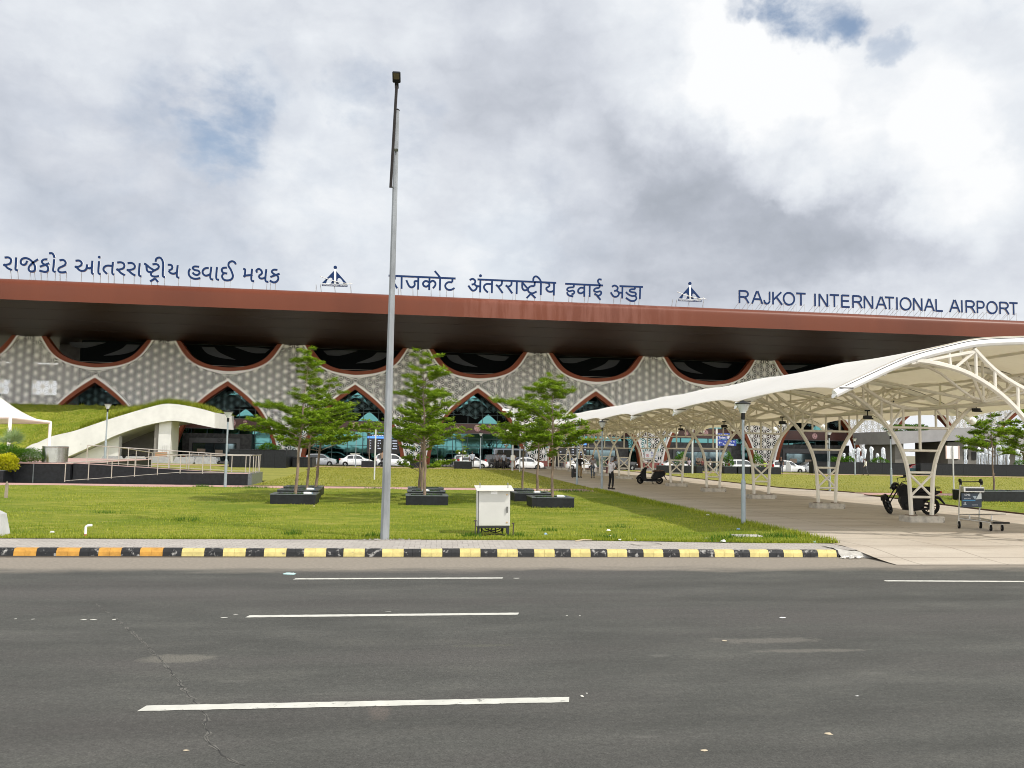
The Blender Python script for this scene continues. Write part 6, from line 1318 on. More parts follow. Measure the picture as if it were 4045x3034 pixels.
def car_meshes(kind, paint, rack=False):
    L, Wd, gc, belt, top, (rw0, rw1, fw1, fw0), bp = CAR[kind]; hw = Wd/2; out = []
    tx = [p[0] for p in top]; tz_ = [p[1] for p in top]; zt = lambda x: float(np.interp(x, tx, tz_))
    def ring(x):
        z = zt(x); k = max(0, (abs(x)-L/2+.65)/.65); w = hw*(1-.20*k*k); gh = z > belt+.05
        zb = gc+.10*max(0, (abs(x)-L/2+.5)/.5); be = min(belt, z-.04)
        wt = w-(.14*min(1, (z-belt)/.55) if gh else .05)-.0
        if kind == 'van': wt = w-.07
        return [(x, 0, zb), (x, w*.9, zb), (x, w*.985, zb+.10), (x, w, (zb+be)/2+.05), (x, w*.975, be), (x, wt, z-.07 if gh else z-.02), (x, wt*.80, z-.005 if gh else z), (x, 0, z+.012)]
    xs = sorted(set([round(v, 3) for v in tx]+[round(-L/2+L*i/26, 3) for i in range(27)])); b = MB(); rings = []
    for x in xs:
        r = ring(x); rings.append(r+[(p[0], -p[1], p[2]) for p in r[-2:0:-1]])
    n = len(rings[0]); vs = [p for r in rings for p in r]
    fs = [(i*n+k, (i+1)*n+k, (i+1)*n+(k+1) % n, i*n+(k+1) % n) for i in range(len(xs)-1) for k in range(n)]
    fs += [tuple(range(n)), tuple((len(xs)-1)*n+k for k in range(n-1, -1, -1))]; b.add(vs, fs); out.append(('body', b.mesh('car_body', paint, 40), None))
    def side(x, f, s, o=.012):
        r = ring(x); a, c = Vector(r[4]), Vector(r[5]); p = a.lerp(c, f); return (p.x, s*(p.y+o), p.z)
    segs = [(rw1+.10 if kind != 'sedan' else -1.02, bp-.05), (bp+.05, fw1+(.42 if kind != 'van' else .35))]
    if kind in ('mpv',): segs = [(-1.95, -1.22), (-1.12, bp-.05), (bp+.05, .75)]
    if kind == 'van': segs = [(-2.55, -1.5), (-1.42, -.4), (-.32, .62), (.85, 1.6)]
    if kind == 'suv': segs = [(-1.75, -1.1), (-1.0, bp-.05), (bp+.05, .52)]
    for s in (-1, 1):
        for xa, xb in segs:
            b = MB(); N = 8
            def f_(u, v, xa=xa, xb=xb, s=s):
                x = xa+(xb-xa)*u; return side(x, .10+.78*v, s)
            b.grid(f_, N, 2); out.append(('window', b.mesh('car_window', M_glassd), None))
    for xa, xb, nm in ((fw1+.05, fw0-.05, 'windscreen'), (rw1-.03, rw0+.03, 'rear_window')):
        b = MB()
        def f_(u, v, xa=xa, xb=xb):
            x = xa+(xb-xa)*v; r = ring(x); return (x+(.012 if xb > xa else -.012), (2*u-1)*r[6][1]*1.02, zt(x)+.016)
        b.grid(f_, 6, 4); out.append((nm, b.mesh('car_'+nm, M_glassd), None))
    wr = .30 if kind in ('sedan', 'hatch', 'mpv') else .36; ax = (-L/2+.78, L/2-.80)
    for x in ax:
        for s in (-1, 1):
            Mx = Matrix.Translation((x, s*(hw-.12), wr)) @ Matrix.Rotation(R(90), 4, 'X')
            b = MB(); b.lathe([(wr*1.14, -.125 if s > 0 else .125), (wr*1.14, 0)], 20, M=Mx); out.append(('wheel_arch', b.mesh('wheel_arch', M_trimb), None))
            b = MB(); b.lathe([(wr*.62, -.13), (wr*.95, -.13), (wr, -.09), (wr, .09), (wr*.95, .13), (wr*.62, .13)], 20, M=Mx); w = ('wheel', b.mesh('tyre', M_rubber), None); out.append(w)
            b = MB(); b.lathe([(wr*.64, -.06), (wr*.64, .06)], 16, M=Mx)
            for k in range(5):
                a = 2*math.pi*k/5; b.tube([Mx @ Vector((0, 0, -.115*s)), Mx @ Vector((math.cos(a)*wr*.6, math.sin(a)*wr*.6, -.115*s))], .045, 4)
            out.append(('rim', b.mesh('rim', M_rimm), w))
    for s in (-1, 1):
        b = MB(); zh = .72 if kind != 'van' else .95; xf = L/2-.32; b.bbox(xf, xf+.26, s*(hw*.72)-.16, s*(hw*.72)+.16, zh-.02, zh+.12, .03); out.append(('headlight', b.mesh('headlight', M_head), None))
        b = MB(); zt2 = .86 if kind != 'van' else 1.1; b.bbox(-L/2-.02, -L/2+.2, s*(hw*.76)-.13, s*(hw*.76)+.14, zt2-.08, zt2+(.12 if kind == 'sedan' else .3), .03); out.append(('tail_light', b.mesh('tail_light', M_tail), None))
        b = MB(); r = ring(fw1+.55); b.bbox(fw1+.42, fw1+.60, s*(hw+.02)-.10, s*(hw+.02)+.10, belt-.0, belt+.15, .03); out.append(('mirror', b.mesh('mirror', paint), None))
        for hx in (bp-.30, bp+.75): b = MB(); b.bbox(hx, hx+.17, s*(hw-.012)-.022, s*(hw-.012)+.022, belt-.14, belt-.11, .006); out.append(('door_handle', b.mesh('door_handle', M_chrome), None))
        for sx in (bp, fw1+.55, rw1+.42 if kind != 'sedan' else -1.0): b = MB(); b.box(sx-.008, sx+.008, s*(hw+.0)-.004, s*(hw+.0)+.004, gc+.22, belt-.04); out.append(('door_seam', b.mesh('door_seam', M_trimb), None))
    b = MB(); b.bbox(L/2-.10, L/2+.015, -hw*.62, hw*.62, gc+.08, gc+.26, .02); out.append(('grille', b.mesh('grille', M_trimb), None))
    b = MB(); b.box(L/2+.005, L/2+.022, -.25, .25, .46, .57); out.append(('number_plate', b.mesh('number_plate', M_plate), None))
    if rack:
        b = MB(); zr = zt(-.2)
        for s in (-1, 1): b.tube([(-.75, s*.52, zr+.07), (.45, s*.52, zr+.07)], .025, 6)
        for x in (-.6, -.1, .35): b.tube([(x, -.55, zr+.05), (x, .55, zr+.05)], .025, 6)
        b.bbox(-.7, .4, -.5, .5, zr+.06, zr+.10, .01); out.append(('roof_rack', b.mesh('roof_rack', mat('cream_rack', (.7, .66, .55), .5)), None))
    return out
CM = {}
def car(name, kind, paint, loc, label, rz=0, rack=False, sc=1.):
    k = (kind, paint.name, rack)
    if k not in CM: CM[k] = car_meshes(kind, paint, rack)
    t = thing(name, label, 'van' if kind == 'van' else 'car', loc, rz, 'vehicles on the drop-off road'); t.scale = (sc, sc, sc); made = {}
    for e in CM[k]:
        o = link(e[0], e[1], t if e[2] is None else made[id(e[2])]); made[id(e)] = o
    return t
def cx(px, Y): return atY(px, 1815, Y).x
ZR = -.305
for nm, kind, paint, px, Y, lab, rz, rack in (
    ('sedan', 'sedan', M_cw, 798, 107, 'white sedan seen over the ramp railing by the shelter', 0, False),
    ('hatchback', 'hatch', M_cs, 1268, 106, 'silver hatchback behind the black granite wall left of the rack sedan', 0, False),
    ('sedan', 'sedan', M_cw, 1407, 105.5, 'white sedan with a cream roof rack left of the tall pole', 0, True),
    ('people_carrier', 'mpv', M_cw, 1553, 105.5, 'white people carrier directly behind the tall street light pole', 0, False),
    ('hatchback', 'hatch', M_cw, 1868, 105, 'white hatchback in front of another white car, left of the silver van', 0, False),
    ('people_carrier', 'mpv', M_cw, 1858, 108.6, 'white people carrier mostly hidden behind the white hatchback', 0, False),
    ('passenger_van', 'van', M_cv, 2028, 109.2, 'tall blue-grey passenger van with a man crouching on its roof', 0, False),
    ('off_road_car', 'suv', M_cb, 1975, 106.2, 'dark off-road car partly hidden by the men at the van', 0, False),
    ('sedan', 'sedan', M_cw, 2082, 104.6, 'white sedan in front of the blue-grey van', 0, False),
    ('sedan', 'sedan', M_cw, 2292, 105, 'white sedan behind the man with the black suitcase', 0, False),
    ('off_road_car', 'suv', M_cb, 2455, 106, 'black off-road car beside the no-parking notice', 0, False),
    ('sedan', 'sedan', M_cw, 2668, 104.5, 'white sedan above the scooter, right of the lattice pier', 0, False),
    ('people_carrier', 'mpv', M_cw, 2934, 104, 'white people carrier behind the second nearest lamp post, right of the blue sign', 0, False),
    ('people_carrier', 'mpv', M_cw, 3106, 103.5, 'white people carrier with an open door beside a man in black', 0, False),
    ('hatchback', 'hatch', M_cs, 3196, 104.5, 'silver hatchback at the end of the car row by the fountain wall', R(180), False),
    ('sedan', 'sedan', M_cr, 3618, 100, 'red and white car glimpsed behind the motorcycle canopy support', 0, False)):
    car(nm, kind, paint, (cx(px, Y), Y, ZR), lab, rz, rack)
P = Vector((cx(3088, 103.5), 102.4, ZR)); k = MB(); k.prism([(0, .35), (.95, .3), (.95, .95), (.6, 1.45), (.1, 1.5)], -.03, .03, M=Matrix.Rotation(R(-70), 4, 'Z')); o = k.build('car_door', M_cw, None); o.location = P; tag(o, 'open white car door facing the man in black', 'car door')
# ------------------------------------------------------------------ people
M_skin = mat('brown_skin', (.17, .085, .05), .55, var=.08, vs=8); M_hair = mat('black_hair', (.008, .007, .007), .6); M_shoe = mat('dark_shoe', (.02, .016, .014), .6)
def skin_obj(nodes, edges, m, sub=1):
    me = bpy.data.meshes.new('s'); me.from_pydata([n[0] for n in nodes], edges, []); o = bpy.data.objects.new('s', me); COL.objects.link(o)
    md = o.modifiers.new('k', 'SKIN'); md.use_smooth_shade = True
    if not me.skin_vertices: me.attributes.new('skin', 'FLOAT', 'POINT')
    for v, n in zip(me.skin_vertices[0].data, nodes): v.radius = n[1] if isinstance(n[1], tuple) else (n[1], n[1])
    me.skin_vertices[0].data[0].use_root = True
    if sub: s = o.modifiers.new('u', 'SUBSURF'); s.levels = sub; s.render_levels = sub
    dg = bpy.context.evaluated_depsgraph_get(); r = bpy.data.meshes.new_from_object(o.evaluated_get(dg)); r.materials.clear(); r.materials.append(m)
    bpy.data.objects.remove(o); bpy.data.meshes.remove(me); return r
def person(label, loc, rz, shirt, trou, pose=None, h=1.72, long=False, hold=None, stance=(.09, -.02, .1, .04), group='people around the terminal forecourt', skin=M_skin, lean=0., head_nod=.0, sit=False):
    s = h/1.72; V = lambda x, y, z: (x*s, (y+lean*(z-.9))*s, z*s); pose = pose or {}
    t = thing('person', label, 'person', loc, rz, group)
    lx, ly, rx, ry = stance                                       # foot positions
    J = {'pel': V(0, 0, .95), 'sp': V(0, .01, 1.14), 'ch': V(0, .0, 1.33), 'nk': V(0, .0, 1.47), 'hd': V(0, .03+head_nod*.3, 1.56)}
    def leg(side, fx, fy):
        hp = V(side*.09, 0, .90); kn = V(side*.1+(fx-.09)*side*.3, fy*.45+.04, .50); an = V(side*fx, fy-.01, .09); return hp, kn, an
    Ls = [leg(1, lx, ly), leg(-1, rx, ry)]
    if sit: Ls = [(V(s_*.09, 0, .88), V(s_*.15, .42, .90), V(s_*.16, .38, .50)) for s_ in (1, -1)]
    AR = {}
    for nm, sd in (('R', 1), ('L', -1)):
        el, wr = pose.get(nm, ((.25, .0, 1.13), (.26, .06, .88))); AR[nm] = (V(sd*.18, 0, 1.40), V(sd*el[0], el[1], el[2]), V(sd*wr[0], wr[1], wr[2]))
    nodes = [(J['pel'], (.125*s, .095*s)), (J['sp'], (.12*s, .085*s)), (J['ch'], (.135*s, .09*s)), (J['nk'], .052*s), (J['hd'], .05*s)]; ed = [(0, 1), (1, 2), (2, 3), (3, 4)]
    def chain(start, pts):
        i0 = start
        for p, r in pts: nodes.append((p, r)); ed.append((i0, len(nodes)-1)); i0 = len(nodes)-1
    for hp, kn, an in Ls: chain(0, [(hp, .078*s), (kn, .052*s), (an, .036*s)])
    for nm in 'RL': a = AR[nm]; chain(2, [(a[0], .05*s), (a[1], .038*s), (a[2], .026*s)])
    me = skin_obj(nodes, ed, skin); b = MB()
    hc = Vector(J['hd'])+Vector((0, .02*s+head_nod*.12*s, .085*s-head_nod*.02*s))
    b.ball(hc, .074*s, .094*s, .112*s, 14); b.ball(hc+Vector((0, .08*s, -.06*s)), .045*s, .03*s, .04*s, 8)
    b.lathe([(.0, .0), (.016*s, .0), (.0, .055*s)], 6, (hc.x, hc.y+.092*s, hc.z-.035*s))
    for sd in (-1, 1): b.ball((hc.x+sd*.075*s, hc.y, hc.z-.01*s), .012*s, .022*s, .03*s, 6)
    for nm, sd in (('R', 1), ('L', -1)):                           # hands: palm, four fingers, thumb
        w, e = Vector(AR[nm][2]), Vector(AR[nm][1]); d = (w-e).normalized(); sdv = d.cross(Vector((0, 1, 0)) if abs(d.y) < .9 else Vector((0, 0, 1))).normalized(); up = sdv.cross(d)
        c = w+d*.045*s; b.tube([w, c, w+d*.09*s], [.024*s, .036*s, .034*s], 8); curl = up*(.03*s)
        for f in range(4):
            p0 = w+d*.085*s+sdv*(f-1.5)*.018*s; L_ = (.062, .072, .068, .052)[f]*s; b.tube([p0, p0+d*L_*.5+curl*.3, p0+d*L_*.85+curl], [.0095*s, .0085*s, .007*s], 5)
        p0 = w+d*.03*s+sdv*.03*s; b.tube([p0, p0+d*.03*s+sdv*.022*s, p0+d*.06*s+sdv*.028*s+curl*.5], [.011*s, .01*s, .008*s], 5)
    hm = b.mesh('h', skin, 60)
    # join head and hands to the body surface: one mesh
    nv = len(me.vertices); allv = [tuple(v.co) for v in me.vertices]+[tuple(v.co) for v in hm.vertices]; allf = [tuple(p.vertices) for p in me.polygons]+[tuple(i+nv for i in p.vertices) for p in hm.polygons]
    B2 = MB(); B2.add(allv, allf); B2.build('body', skin, t, 80); bpy.data.meshes.remove(me); bpy.data.meshes.remove(hm)
    hb = MB(); n = 14
    hb.ball(hc+Vector((0, -.016*s, .018*s)), .083*s, .092*s, .112*s, n); hb.v = [(x, min(y, hc.y+.055*s+(z-hc.z)*.2) if z < hc.z+.07*s else y, max(z, hc.z-.045*s-(.03*s if y < hc.y-.02*s else -.04*s))) for x, y, z in hb.v]; hb.build('hair', M_hair, t, 60)
    fe_ = MB()
    for sd in (-1, 1): fe_.ball((hc.x+sd*.03*s, hc.y+.086*s, hc.z+.005*s), .011*s, .008*s, .007*s, 6)
    fe_.tube([(hc.x-.022*s, hc.y+.094*s, hc.z-.062*s), (hc.x+.022*s, hc.y+.094*s, hc.z-.062*s)], .005*s, 4); fe_.build('face_detail', M_hair, t)
    # shirt
    nodes = [(V(0, .0, .82), (.158*s, .122*s)), (V(0, .0, .95), (.152*s, .117*s)), (V(0, .01, 1.12), (.145*s, .108*s)), (V(0, 0, 1.32), (.165*s, .112*s)), (V(0, -.005, 1.44), (.085*s, .075*s))]; ed = [(0, 1), (1, 2), (2, 3), (3, 4)]
    for nm in 'RL':
        a = AR[nm]; e = Vector(a[1]); sh_ = Vector(a[0])
        if long: chain(3, [(a[0], .068*s), (a[1], .052*s), (tuple(e.lerp(Vector(a[2]), .88)), .04*s)])
        else: chain(3, [(a[0], .07*s), (tuple(sh_.lerp(e, .8)), .062*s)])
    o = link('shirt', skin_obj(nodes, ed, shirt), t)
    nodes = [(V(0, 0, 1.08), (.136*s, .102*s)), (V(0, 0, .89), (.140*s, .108*s))]; ed = [(0, 1)]
    for hp, kn, an in Ls: chain(1, [(tuple(Vector(hp).lerp(Vector(kn), .12)), .092*s), (kn, .066*s), (tuple(Vector(kn).lerp(Vector(an), .93)), .058*s)])
    link('trousers', skin_obj(nodes, ed, trou), t)
    for hp, kn, an in Ls:
        if sit: continue
        b = MB(); a = Vector(an); b.bbox(a.x-.045*s, a.x+.045*s, a.y-.07*s, a.y+.19*s, a.z-.088*s, a.z-.02*s, .025*s); b.bbox(a.x-.042*s, a.x+.042*s, a.y-.068*s, a.y+.05*s, a.z-.03*s, a.z+.02*s, .015*s); b.build('shoe', M_shoe, t, 60)
    return t
C = lambda n, c, v=.12: mat('cloth_'+n, c, .85, var=v, vs=9)
white, black, grey, jeans, khaki, tan = C('white', (.62, .60, .62)), C('black', (.006, .006, .007)), C('grey', (.27, .25, .26)), C('jeans', (.055, .075, .105)), C('khaki', (.30, .20, .09)), C('tan', (.30, .20, .12)); lblue, brownsh, dk = C('pale_blue', (.36, .40, .46)), C('brown', (.30, .21, .15)), C('dark_trouser', (.009, .008, .009)); cream = C('cream', (.66, .63, .55)); hiviz = C('hi_vis', (.45, .62, .05)); redc = C('red', (.4, .04, .05))
phone = {'R': ((.24, .10, 1.15), (.06, .27, 1.17)), 'L': ((.24, .08, 1.13), (.05, .27, 1.13))}
bagp = {'R': ((.25, .06, 1.12), (.12, .22, 1.10)), 'L': ((.24, -.02, 1.12), (.25, .03, .86))}
walk = {'R': ((.24, -.10, 1.14), (.25, -.12, .90)), 'L': ((.24, .12, 1.14), (.22, .26, .95))}
hip = {'R': ((.36, -.05, 1.15), (.17, .08, 1.02)), 'L': ((.36, -.05, 1.15), (.17, .08, 1.02))}
P = G(2414, 1933, .15); person('man in white shirt and black trousers looking at his phone on the walkway', P, R(-62), white, dk, phone, 1.74, stance=(.14, .0, .16, .02), head_nod=.5, lean=.03)
P = G(2341, 1889, .15); pb = P; person('man in grey shirt and jeans carrying a plastic bag under the canopy', P, R(168), grey, jeans, bagp, 1.75, long=True, stance=(.07, .08, .1, -.03))
P = G(2290, 1887, .15); pcz = P; person('man in black shirt and khaki trousers beside a black suitcase', P, R(186), black, khaki, hip, 1.70, long=True, stance=(.12, .06, .14, -.12), head_nod=.3)
P = G(2269, 1888, .15); su = thing('suitcase', 'upright black suitcase beside the lamp post under the canopy', 'suitcase', (P.x, P.y, .15), R(10)); b = MB(); b.bbox(-.22, .22, -.13, .13, .05, .66, .04); b.build('shell', mat('suitcase_black', (.006, .006, .007), .6), su); b = MB(); b.tube([(-.08, 0, .66), (-.08, 0, .78), (.08, 0, .78), (.08, 0, .66)], .012, 6); b.build('handle', M_black, su)
for x in (-.17, .17): b = MB(); b.lathe([(.03, -.02), (.03, .02)], 10, M=Matrix.Translation((x, -.08, .03)) @ Matrix.Rotation(R(90), 4, 'Y')); b.build('castor', M_rubber, su)
b = MB(); b.box(-.04, .05, -.134, -.131, .38, .42); b.build('tag_badge', mat('grey_badge', (.35, .2, .25), .5), su)
pbag = thing('plastic_bag', 'white plastic bag hanging from the hand of the man in grey', 'bag', (pb.x+.17, pb.y-.18, .62)); b = MB(); b.lathe([(.0, .0), (.10, .01), (.125, .12), (.10, .24), (.03, .34), (.015, .42)], 10); b.v = [(x, y*.6, z) for x, y, z in b.v]; b.build('sack', mat('milky_plastic', (.62, .58, .56), .4, var=.1, vs=12), pbag, 60); b = MB(); b.tube([(-.03, 0, .36), (0, 0, .47), (.03, 0, .36)], .006, 5); b.build('loop_handle', MATS['milky_plastic'], pbag)
P = G(2309, 1869, .15); sb = thing('stone_bench', 'low brown stone bench behind the man in grey', 'bench', (P.x+.6, P.y, .15)); b = MB(); b.bbox(-.9, .9, -.22, .22, .38, .46, .015); b.build('seat', mat('brown_stone', (.22, .13, .10), .6, var=.15), sb)
for x in (-.6, .6): b = MB(); b.bbox(x-.12, x+.12, -.18, .18, 0, .38, .02); b.build('leg', M_conc, sb)
P = G(2405, 1872, .15); cl = thing('cloth_bundle', 'patterned red-brown cloth bundle left of the man in white', 'bundle', (P.x, P.y, .15)); b = MB(); b.bbox(-.26, .26, -.2, .2, 0, .72, .08); b.build('sack', mat('patterned_cloth', (.20, .10, .10), .9, var=.6, vs=9), cl, 60)
for px, py, sh, tr, lab, hh, rz in ((1866, 1846, lblue, dk, 'man in pale shirt seen from behind, leftmost of the group at the van', 1.78, 5), (1886 if False else 1968, 1847, grey, dk, 'man in grey shirt seen from behind, middle of the group at the van', 1.66, -8), (1990, 1850, lblue, dk, 'man in pale blue shirt seen from behind, right of the group at the van', 1.70, 12), (2031, 1848, tan, tan, 'person in tan uniform standing beside the security camera pole', 1.68, -30)):
    P = Vector((atY(px, 1840, 84).x, 84+(px % 5)*.3, .15)); person(lab, P, R(rz), sh, tr, None, hh)
P = Vector((atY(1508, 1840, 85).x, 85.4, .15)); person('man in brown shirt standing left of the tall pole at the white cars', P, R(-20), brownsh, dk, bagp, 1.72)
P = Vector((cx(1992, 109.2), 109.2, ZR+2.6-.46)); person('man in light blue shirt crouching on the van roof', P, R(-80), C('sky', (.42, .52, .62)), tan, {'R': ((.25, .3, 1.1), (.2, .5, .95)), 'L': ((.25, .3, 1.1), (.2, .5, .95))}, 1.65, lean=.75, sit=True)
P = G(3420, 1879, .15); person('man in cream shirt walking left along the pink strip by the granite wall', P, R(82), cream, C('charcoal', (.045, .045, .055)), walk, 1.72, long=True, stance=(.08, .24, .08, -.22))
P = Vector((atY(3086, 1860, 82.5).x, 82.5, .15)); person('man in black clothes standing by the open car door', P, R(150), black, C('navy', (.02, .028, .05)), bagp, 1.74)
for px, sh, lab, rz in ((2805, white, 'person in white shirt left of the blue sign pole', 160), (2847, white, 'person in white shirt just right of the blue sign pole', 200), (2860, white, 'person in white shirt beside the white people carrier', 175), (2757, black, 'dark dressed person half hidden by a young plant', 190), (2722, C('mauve', (.35, .3, .36)), 'person in mauve behind the white sedan', 170), (2775, C('maroon', (.12, .03, .03)), 'person in maroon near the canopy column', 180)):
    P = Vector((atY(px, 1850, 100.5).x, 100.5, zg(0, 100.5))); person(lab, P, R(rz), sh, dk, bagp if px % 2 else None, 1.7)
for px, sh, lab in ((3001, hiviz, 'person with hi-vis vest seated before the lattice pier'), (3010, black, 'person in black sitting before the lattice pier'), (3028, grey, 'person in grey sitting right of the man in black by the pier'), (3318, redc, 'person in red seen above the granite wall')):
    P = Vector((atY(px, 1850, 100).x, 99.5 if px != 3001 else 98.5, zg(0, 100)-.05)); person(lab, P, R(170), sh, dk, None, 1.62)
# ------------------------------------------------------------------ motorcycle, scooter, trolley
M_bike = mat('bike_black', (.0035, .0035, .004), .4, spec=.25); M_eng = mat('engine_metal', (.014, .014, .014), .5, .3, spec=.25)
def wheel(root, x, y, r, w, rz=0, spokes=6):
    wl = link('wheel', None, root); wl.location = (x, y, r); wl.rotation_euler = (0, 0, rz); Mx = Matrix.Rotation(R(90), 4, 'X')
    b = MB(); n = 24; b.lathe([(r-.085, -w*.35), (r-.03, -w/2), (r, -w*.2), (r, w*.2), (r-.03, w/2), (r-.085, w*.35)], n, M=Mx, cap=False); b.build('tyre', M_rubber, wl)
    b = MB(); b.lathe([(r-.10, -w*.3), (r-.08, -w*.3), (r-.08, w*.3), (r-.10, w*.3)], n, M=Mx, cap=False); b.lathe([(.05, -w*.5), (.05, w*.5)], 12, M=Mx)
    for k in range(spokes): a = 2*math.pi*k/spokes; b.tube([(0, 0, 0), ((r-.09)*math.cos(a), 0, (r-.09)*math.sin(a))], .014, 5)
    b.lathe([(.11, -w*.5-.004), (.11, -w*.5)], 16, M=Mx); b.build('rim', M_eng, wl); return wl
# motorcycle: local x forward = towards its front wheel
mb_ = thing('motorcycle', 'black motorcycle with raised handlebar parked behind the nearest full canopy support', 'motorcycle', (18.45, 28.3, .15), R(160)); mb_.rotation_euler = (R(-7), 0, R(160)); mb_.scale = (1.06, 1.12, 1.12)
rb_ = wheel(mb_, -.66, 0, .30, .12); fw_ = wheel(mb_, .70, .0, .31, .11, R(52)); fw_.rotation_euler = (R(24), 0, R(66))
b = MB(); b.tube([(-.66, .09, .30), (-.15, .10, .36)], .025, 6); b.tube([(-.66, -.09, .30), (-.15, -.10, .36)], .025, 6); b.tube([(.38, 0, .88), (-.05, 0, .72), (-.5, 0, .76), (-.85, 0, .80)], .03, 6); b.tube([(.38, 0, .84), (.24, 0, .45), (.05, 0, .22), (-.2, 0, .24)], .024, 6); b.tube([(-.15, 0, .35), (-.1, 0, .7)], .03, 6); b.build('frame', M_bike, mb_)
b = MB(); b.prism([(.33, .42), (.22, .2), (-.25, .18), (-.42, .34), (-.4, .62), (.1, .62), (.3, .60)], -.15, .15); b.bbox(-.16, .22, -.19, .19, .22, .44, .05); b.bbox(.0, .2, -.09, .09, .48, .68, .03); b.tube([(.2, .1, .45), (.24, .12, .2), (-.1, .14, .18), (-.75, .16, .28)], [.02, .022, .03, .045], 8); b.build('engine', M_eng, mb_)
b = MB(); b.lathe([(.0, -.2), (.1, -.17), (.145, -.02), (.15, .1), (.10, .2), (.0, .23)], 12, M=Matrix.Translation((.16, 0, .82)) @ Matrix.Rotation(R(82), 4, 'Y')); b.prism([(.42, .88), (.36, .62), (.12, .58), (-.12, .70), (-.05, .92), (.2, 1.02)], -.14, .14); b.prism([(-.12, .70), (-.5, .74), (-.55, .56), (-.2, .46)], -.12, .12); b.build('fuel_tank', M_bike, mb_, 60)
b = MB(); b.tube([(.0, 0, .80), (-.25, 0, .77), (-.55, 0, .83), (-.82, 0, .86)], [.09, .12, .115, .07], 8); b.build('seat', mat('seat_black', (.006, .006, .006), .7, spec=.2), mb_, 60)
b = MB(); b.tube([(-.45, .0, .66), (-.8, 0, .74), (-.98, 0, .78)], [.09, .08, .03], 8); b.tube([(-.62, 0, .64), (-.95, 0, .58), (-1.12, 0, .38)], [.06, .05, .03], 6); b.tube([(-.5, .12, .9), (-.95, .1, .92), (-.95, -.1, .92), (-.5, -.12, .9)], .012, 6); b.build('tail', M_bike, mb_, 60)
b = MB(); b.bbox(-1.02, -.96, -.06, .06, .74, .81, .015); b.build('tail_lamp', M_tail, mb_)
b = MB(); b.tube([(.74, -.1, .31), (.40, -.09, .92)], .022, 8); b.tube([(.66, .02, .31), (.34, .07, .92)], .022, 8); b.build('fork', M_eng, mb_)
b = MB(); b.tube([(.30, -.02, .95), (.28, .12, 1.08), (.22, .34, 1.15), (.10, .40, 1.16)], .013, 6); b.tube([(.34, -.02, .95), (.34, -.14, 1.08), (.30, -.36, 1.14), (.18, -.42, 1.14)], .013, 6)
for y in (.36, -.38): b.tube([(.19, y, 1.15), (.06, y*1.12, 1.16)], .02, 8)
b.build('handlebar', M_black, mb_)
b = MB(); b.ball((.50, -.03, .90), .09, .11, .12, 10); b.bbox(.36, .5, -.16, .1, .96, 1.04, .03); b.build('headlight', M_bike, mb_, 60)
b = MB(); b.grid(lambda u, v: (.35*math.cos(R(35+115*u)), .07*(2*v-1), .35*math.sin(R(35+115*u))), 10, 2); o = b.build('mudguard', M_bike, mb_); o.location = fw_.location; o.rotation_euler = fw_.rotation_euler
b = MB(); b.ball((.56, -.22, .83), .03, .03, .03, 6); b.build('indicator', M_black, mb_); b = MB(); b.tube([(.2, .36, 1.16), (.24, .4, 1.30)], .008, 5); b.bbox(.18, .3, .36, .42, 1.28, 1.36, .01); b.build('mirror', M_black, mb_)
b = MB(); b.tube([(-.1, .12, .3), (-.16, .34, -.0)], .013, 6); b.build('side_stand', M_eng, mb_)
# scooter
P = G(2568, 1912, .15); sc_ = thing('scooter', 'black scooter with brown seat parked across the walkway', 'scooter', (P.x, P.y, .15), R(173))
wheel(sc_, -.60, 0, .245, .11); wheel(sc_, .64, 0, .235, .10, R(18))
def sk(P, w0, w1=None):
    n = len(P); w1 = w0 if w1 is None else w1; m = MB(); m.prism(P, -w0, w0); return m
sk([(-.98, .70), (-.90, .86), (-.30, .80), (-.18, .62), (-.08, .42), (-.12, .32), (-.30, .30), (-.45, .42), (-.75, .46), (-.92, .54)], .17).build('rear_body', M_bike, sc_, 30)
b = MB(); b.bbox(-.12, .36, -.15, .15, .27, .335, .02); b.bbox(-.62, .30, -.14, .14, .17, .32, .03); b.build('footboard', M_bike, sc_)
sk([(.20, .18), (.46, .2), (.62, .5), (.60, .75), (.46, 1.0), (.26, 1.02), (.30, .75), (.27, .4)], .20).build('leg_shield', M_bike, sc_, 30)
b = MB(); b.prism([(.46, .55), (.60, .66), (.80, .54), (.93, .34), (.86, .30), (.78, .42), (.66, .50), (.52, .42)], -.08, .08); b.tube([(.64, .07, .235), (.42, .05, .70), (.32, .0, 1.0)], .03, 8); b.grid(lambda u, v: (.64+.29*math.cos(R(10+150*u)), .09*(2*v-1), .235+.29*math.sin(R(10+150*u))), 10, 2); b.tube([(.62, -.06, .3), (.50, -.03, .5), (.42, 0, .6)], [.09, .10, .08], 8); b.build('front_mudguard', M_bike, sc_, 50)
b = MB(); b.tube([(.30, 0, .98), (.26, .16, 1.04), (.18, .34, 1.05)], .018, 6); b.tube([(.30, 0, .98), (.26, -.16, 1.04), (.18, -.34, 1.05)], .018, 6); b.bbox(.2, .42, -.12, .12, .94, 1.08, .05); b.build('handlebar', M_bike, sc_, 50)
b = MB(); b.ball((.42, 0, 1.0), .05, .08, .055, 8); b.build('headlight', M_head, sc_)
b = MB(); b.tube([(-.88, 0, .885), (-.6, 0, .87), (-.28, 0, .84), (-.16, 0, .80)], [.09, .13, .13, .08], 8); b.v = [(x, y, .85+(z-.85)*.55) for x, y, z in b.v]; b.build('seat', mat('brown_seat', (.07, .035, .022), .55), sc_, 60)
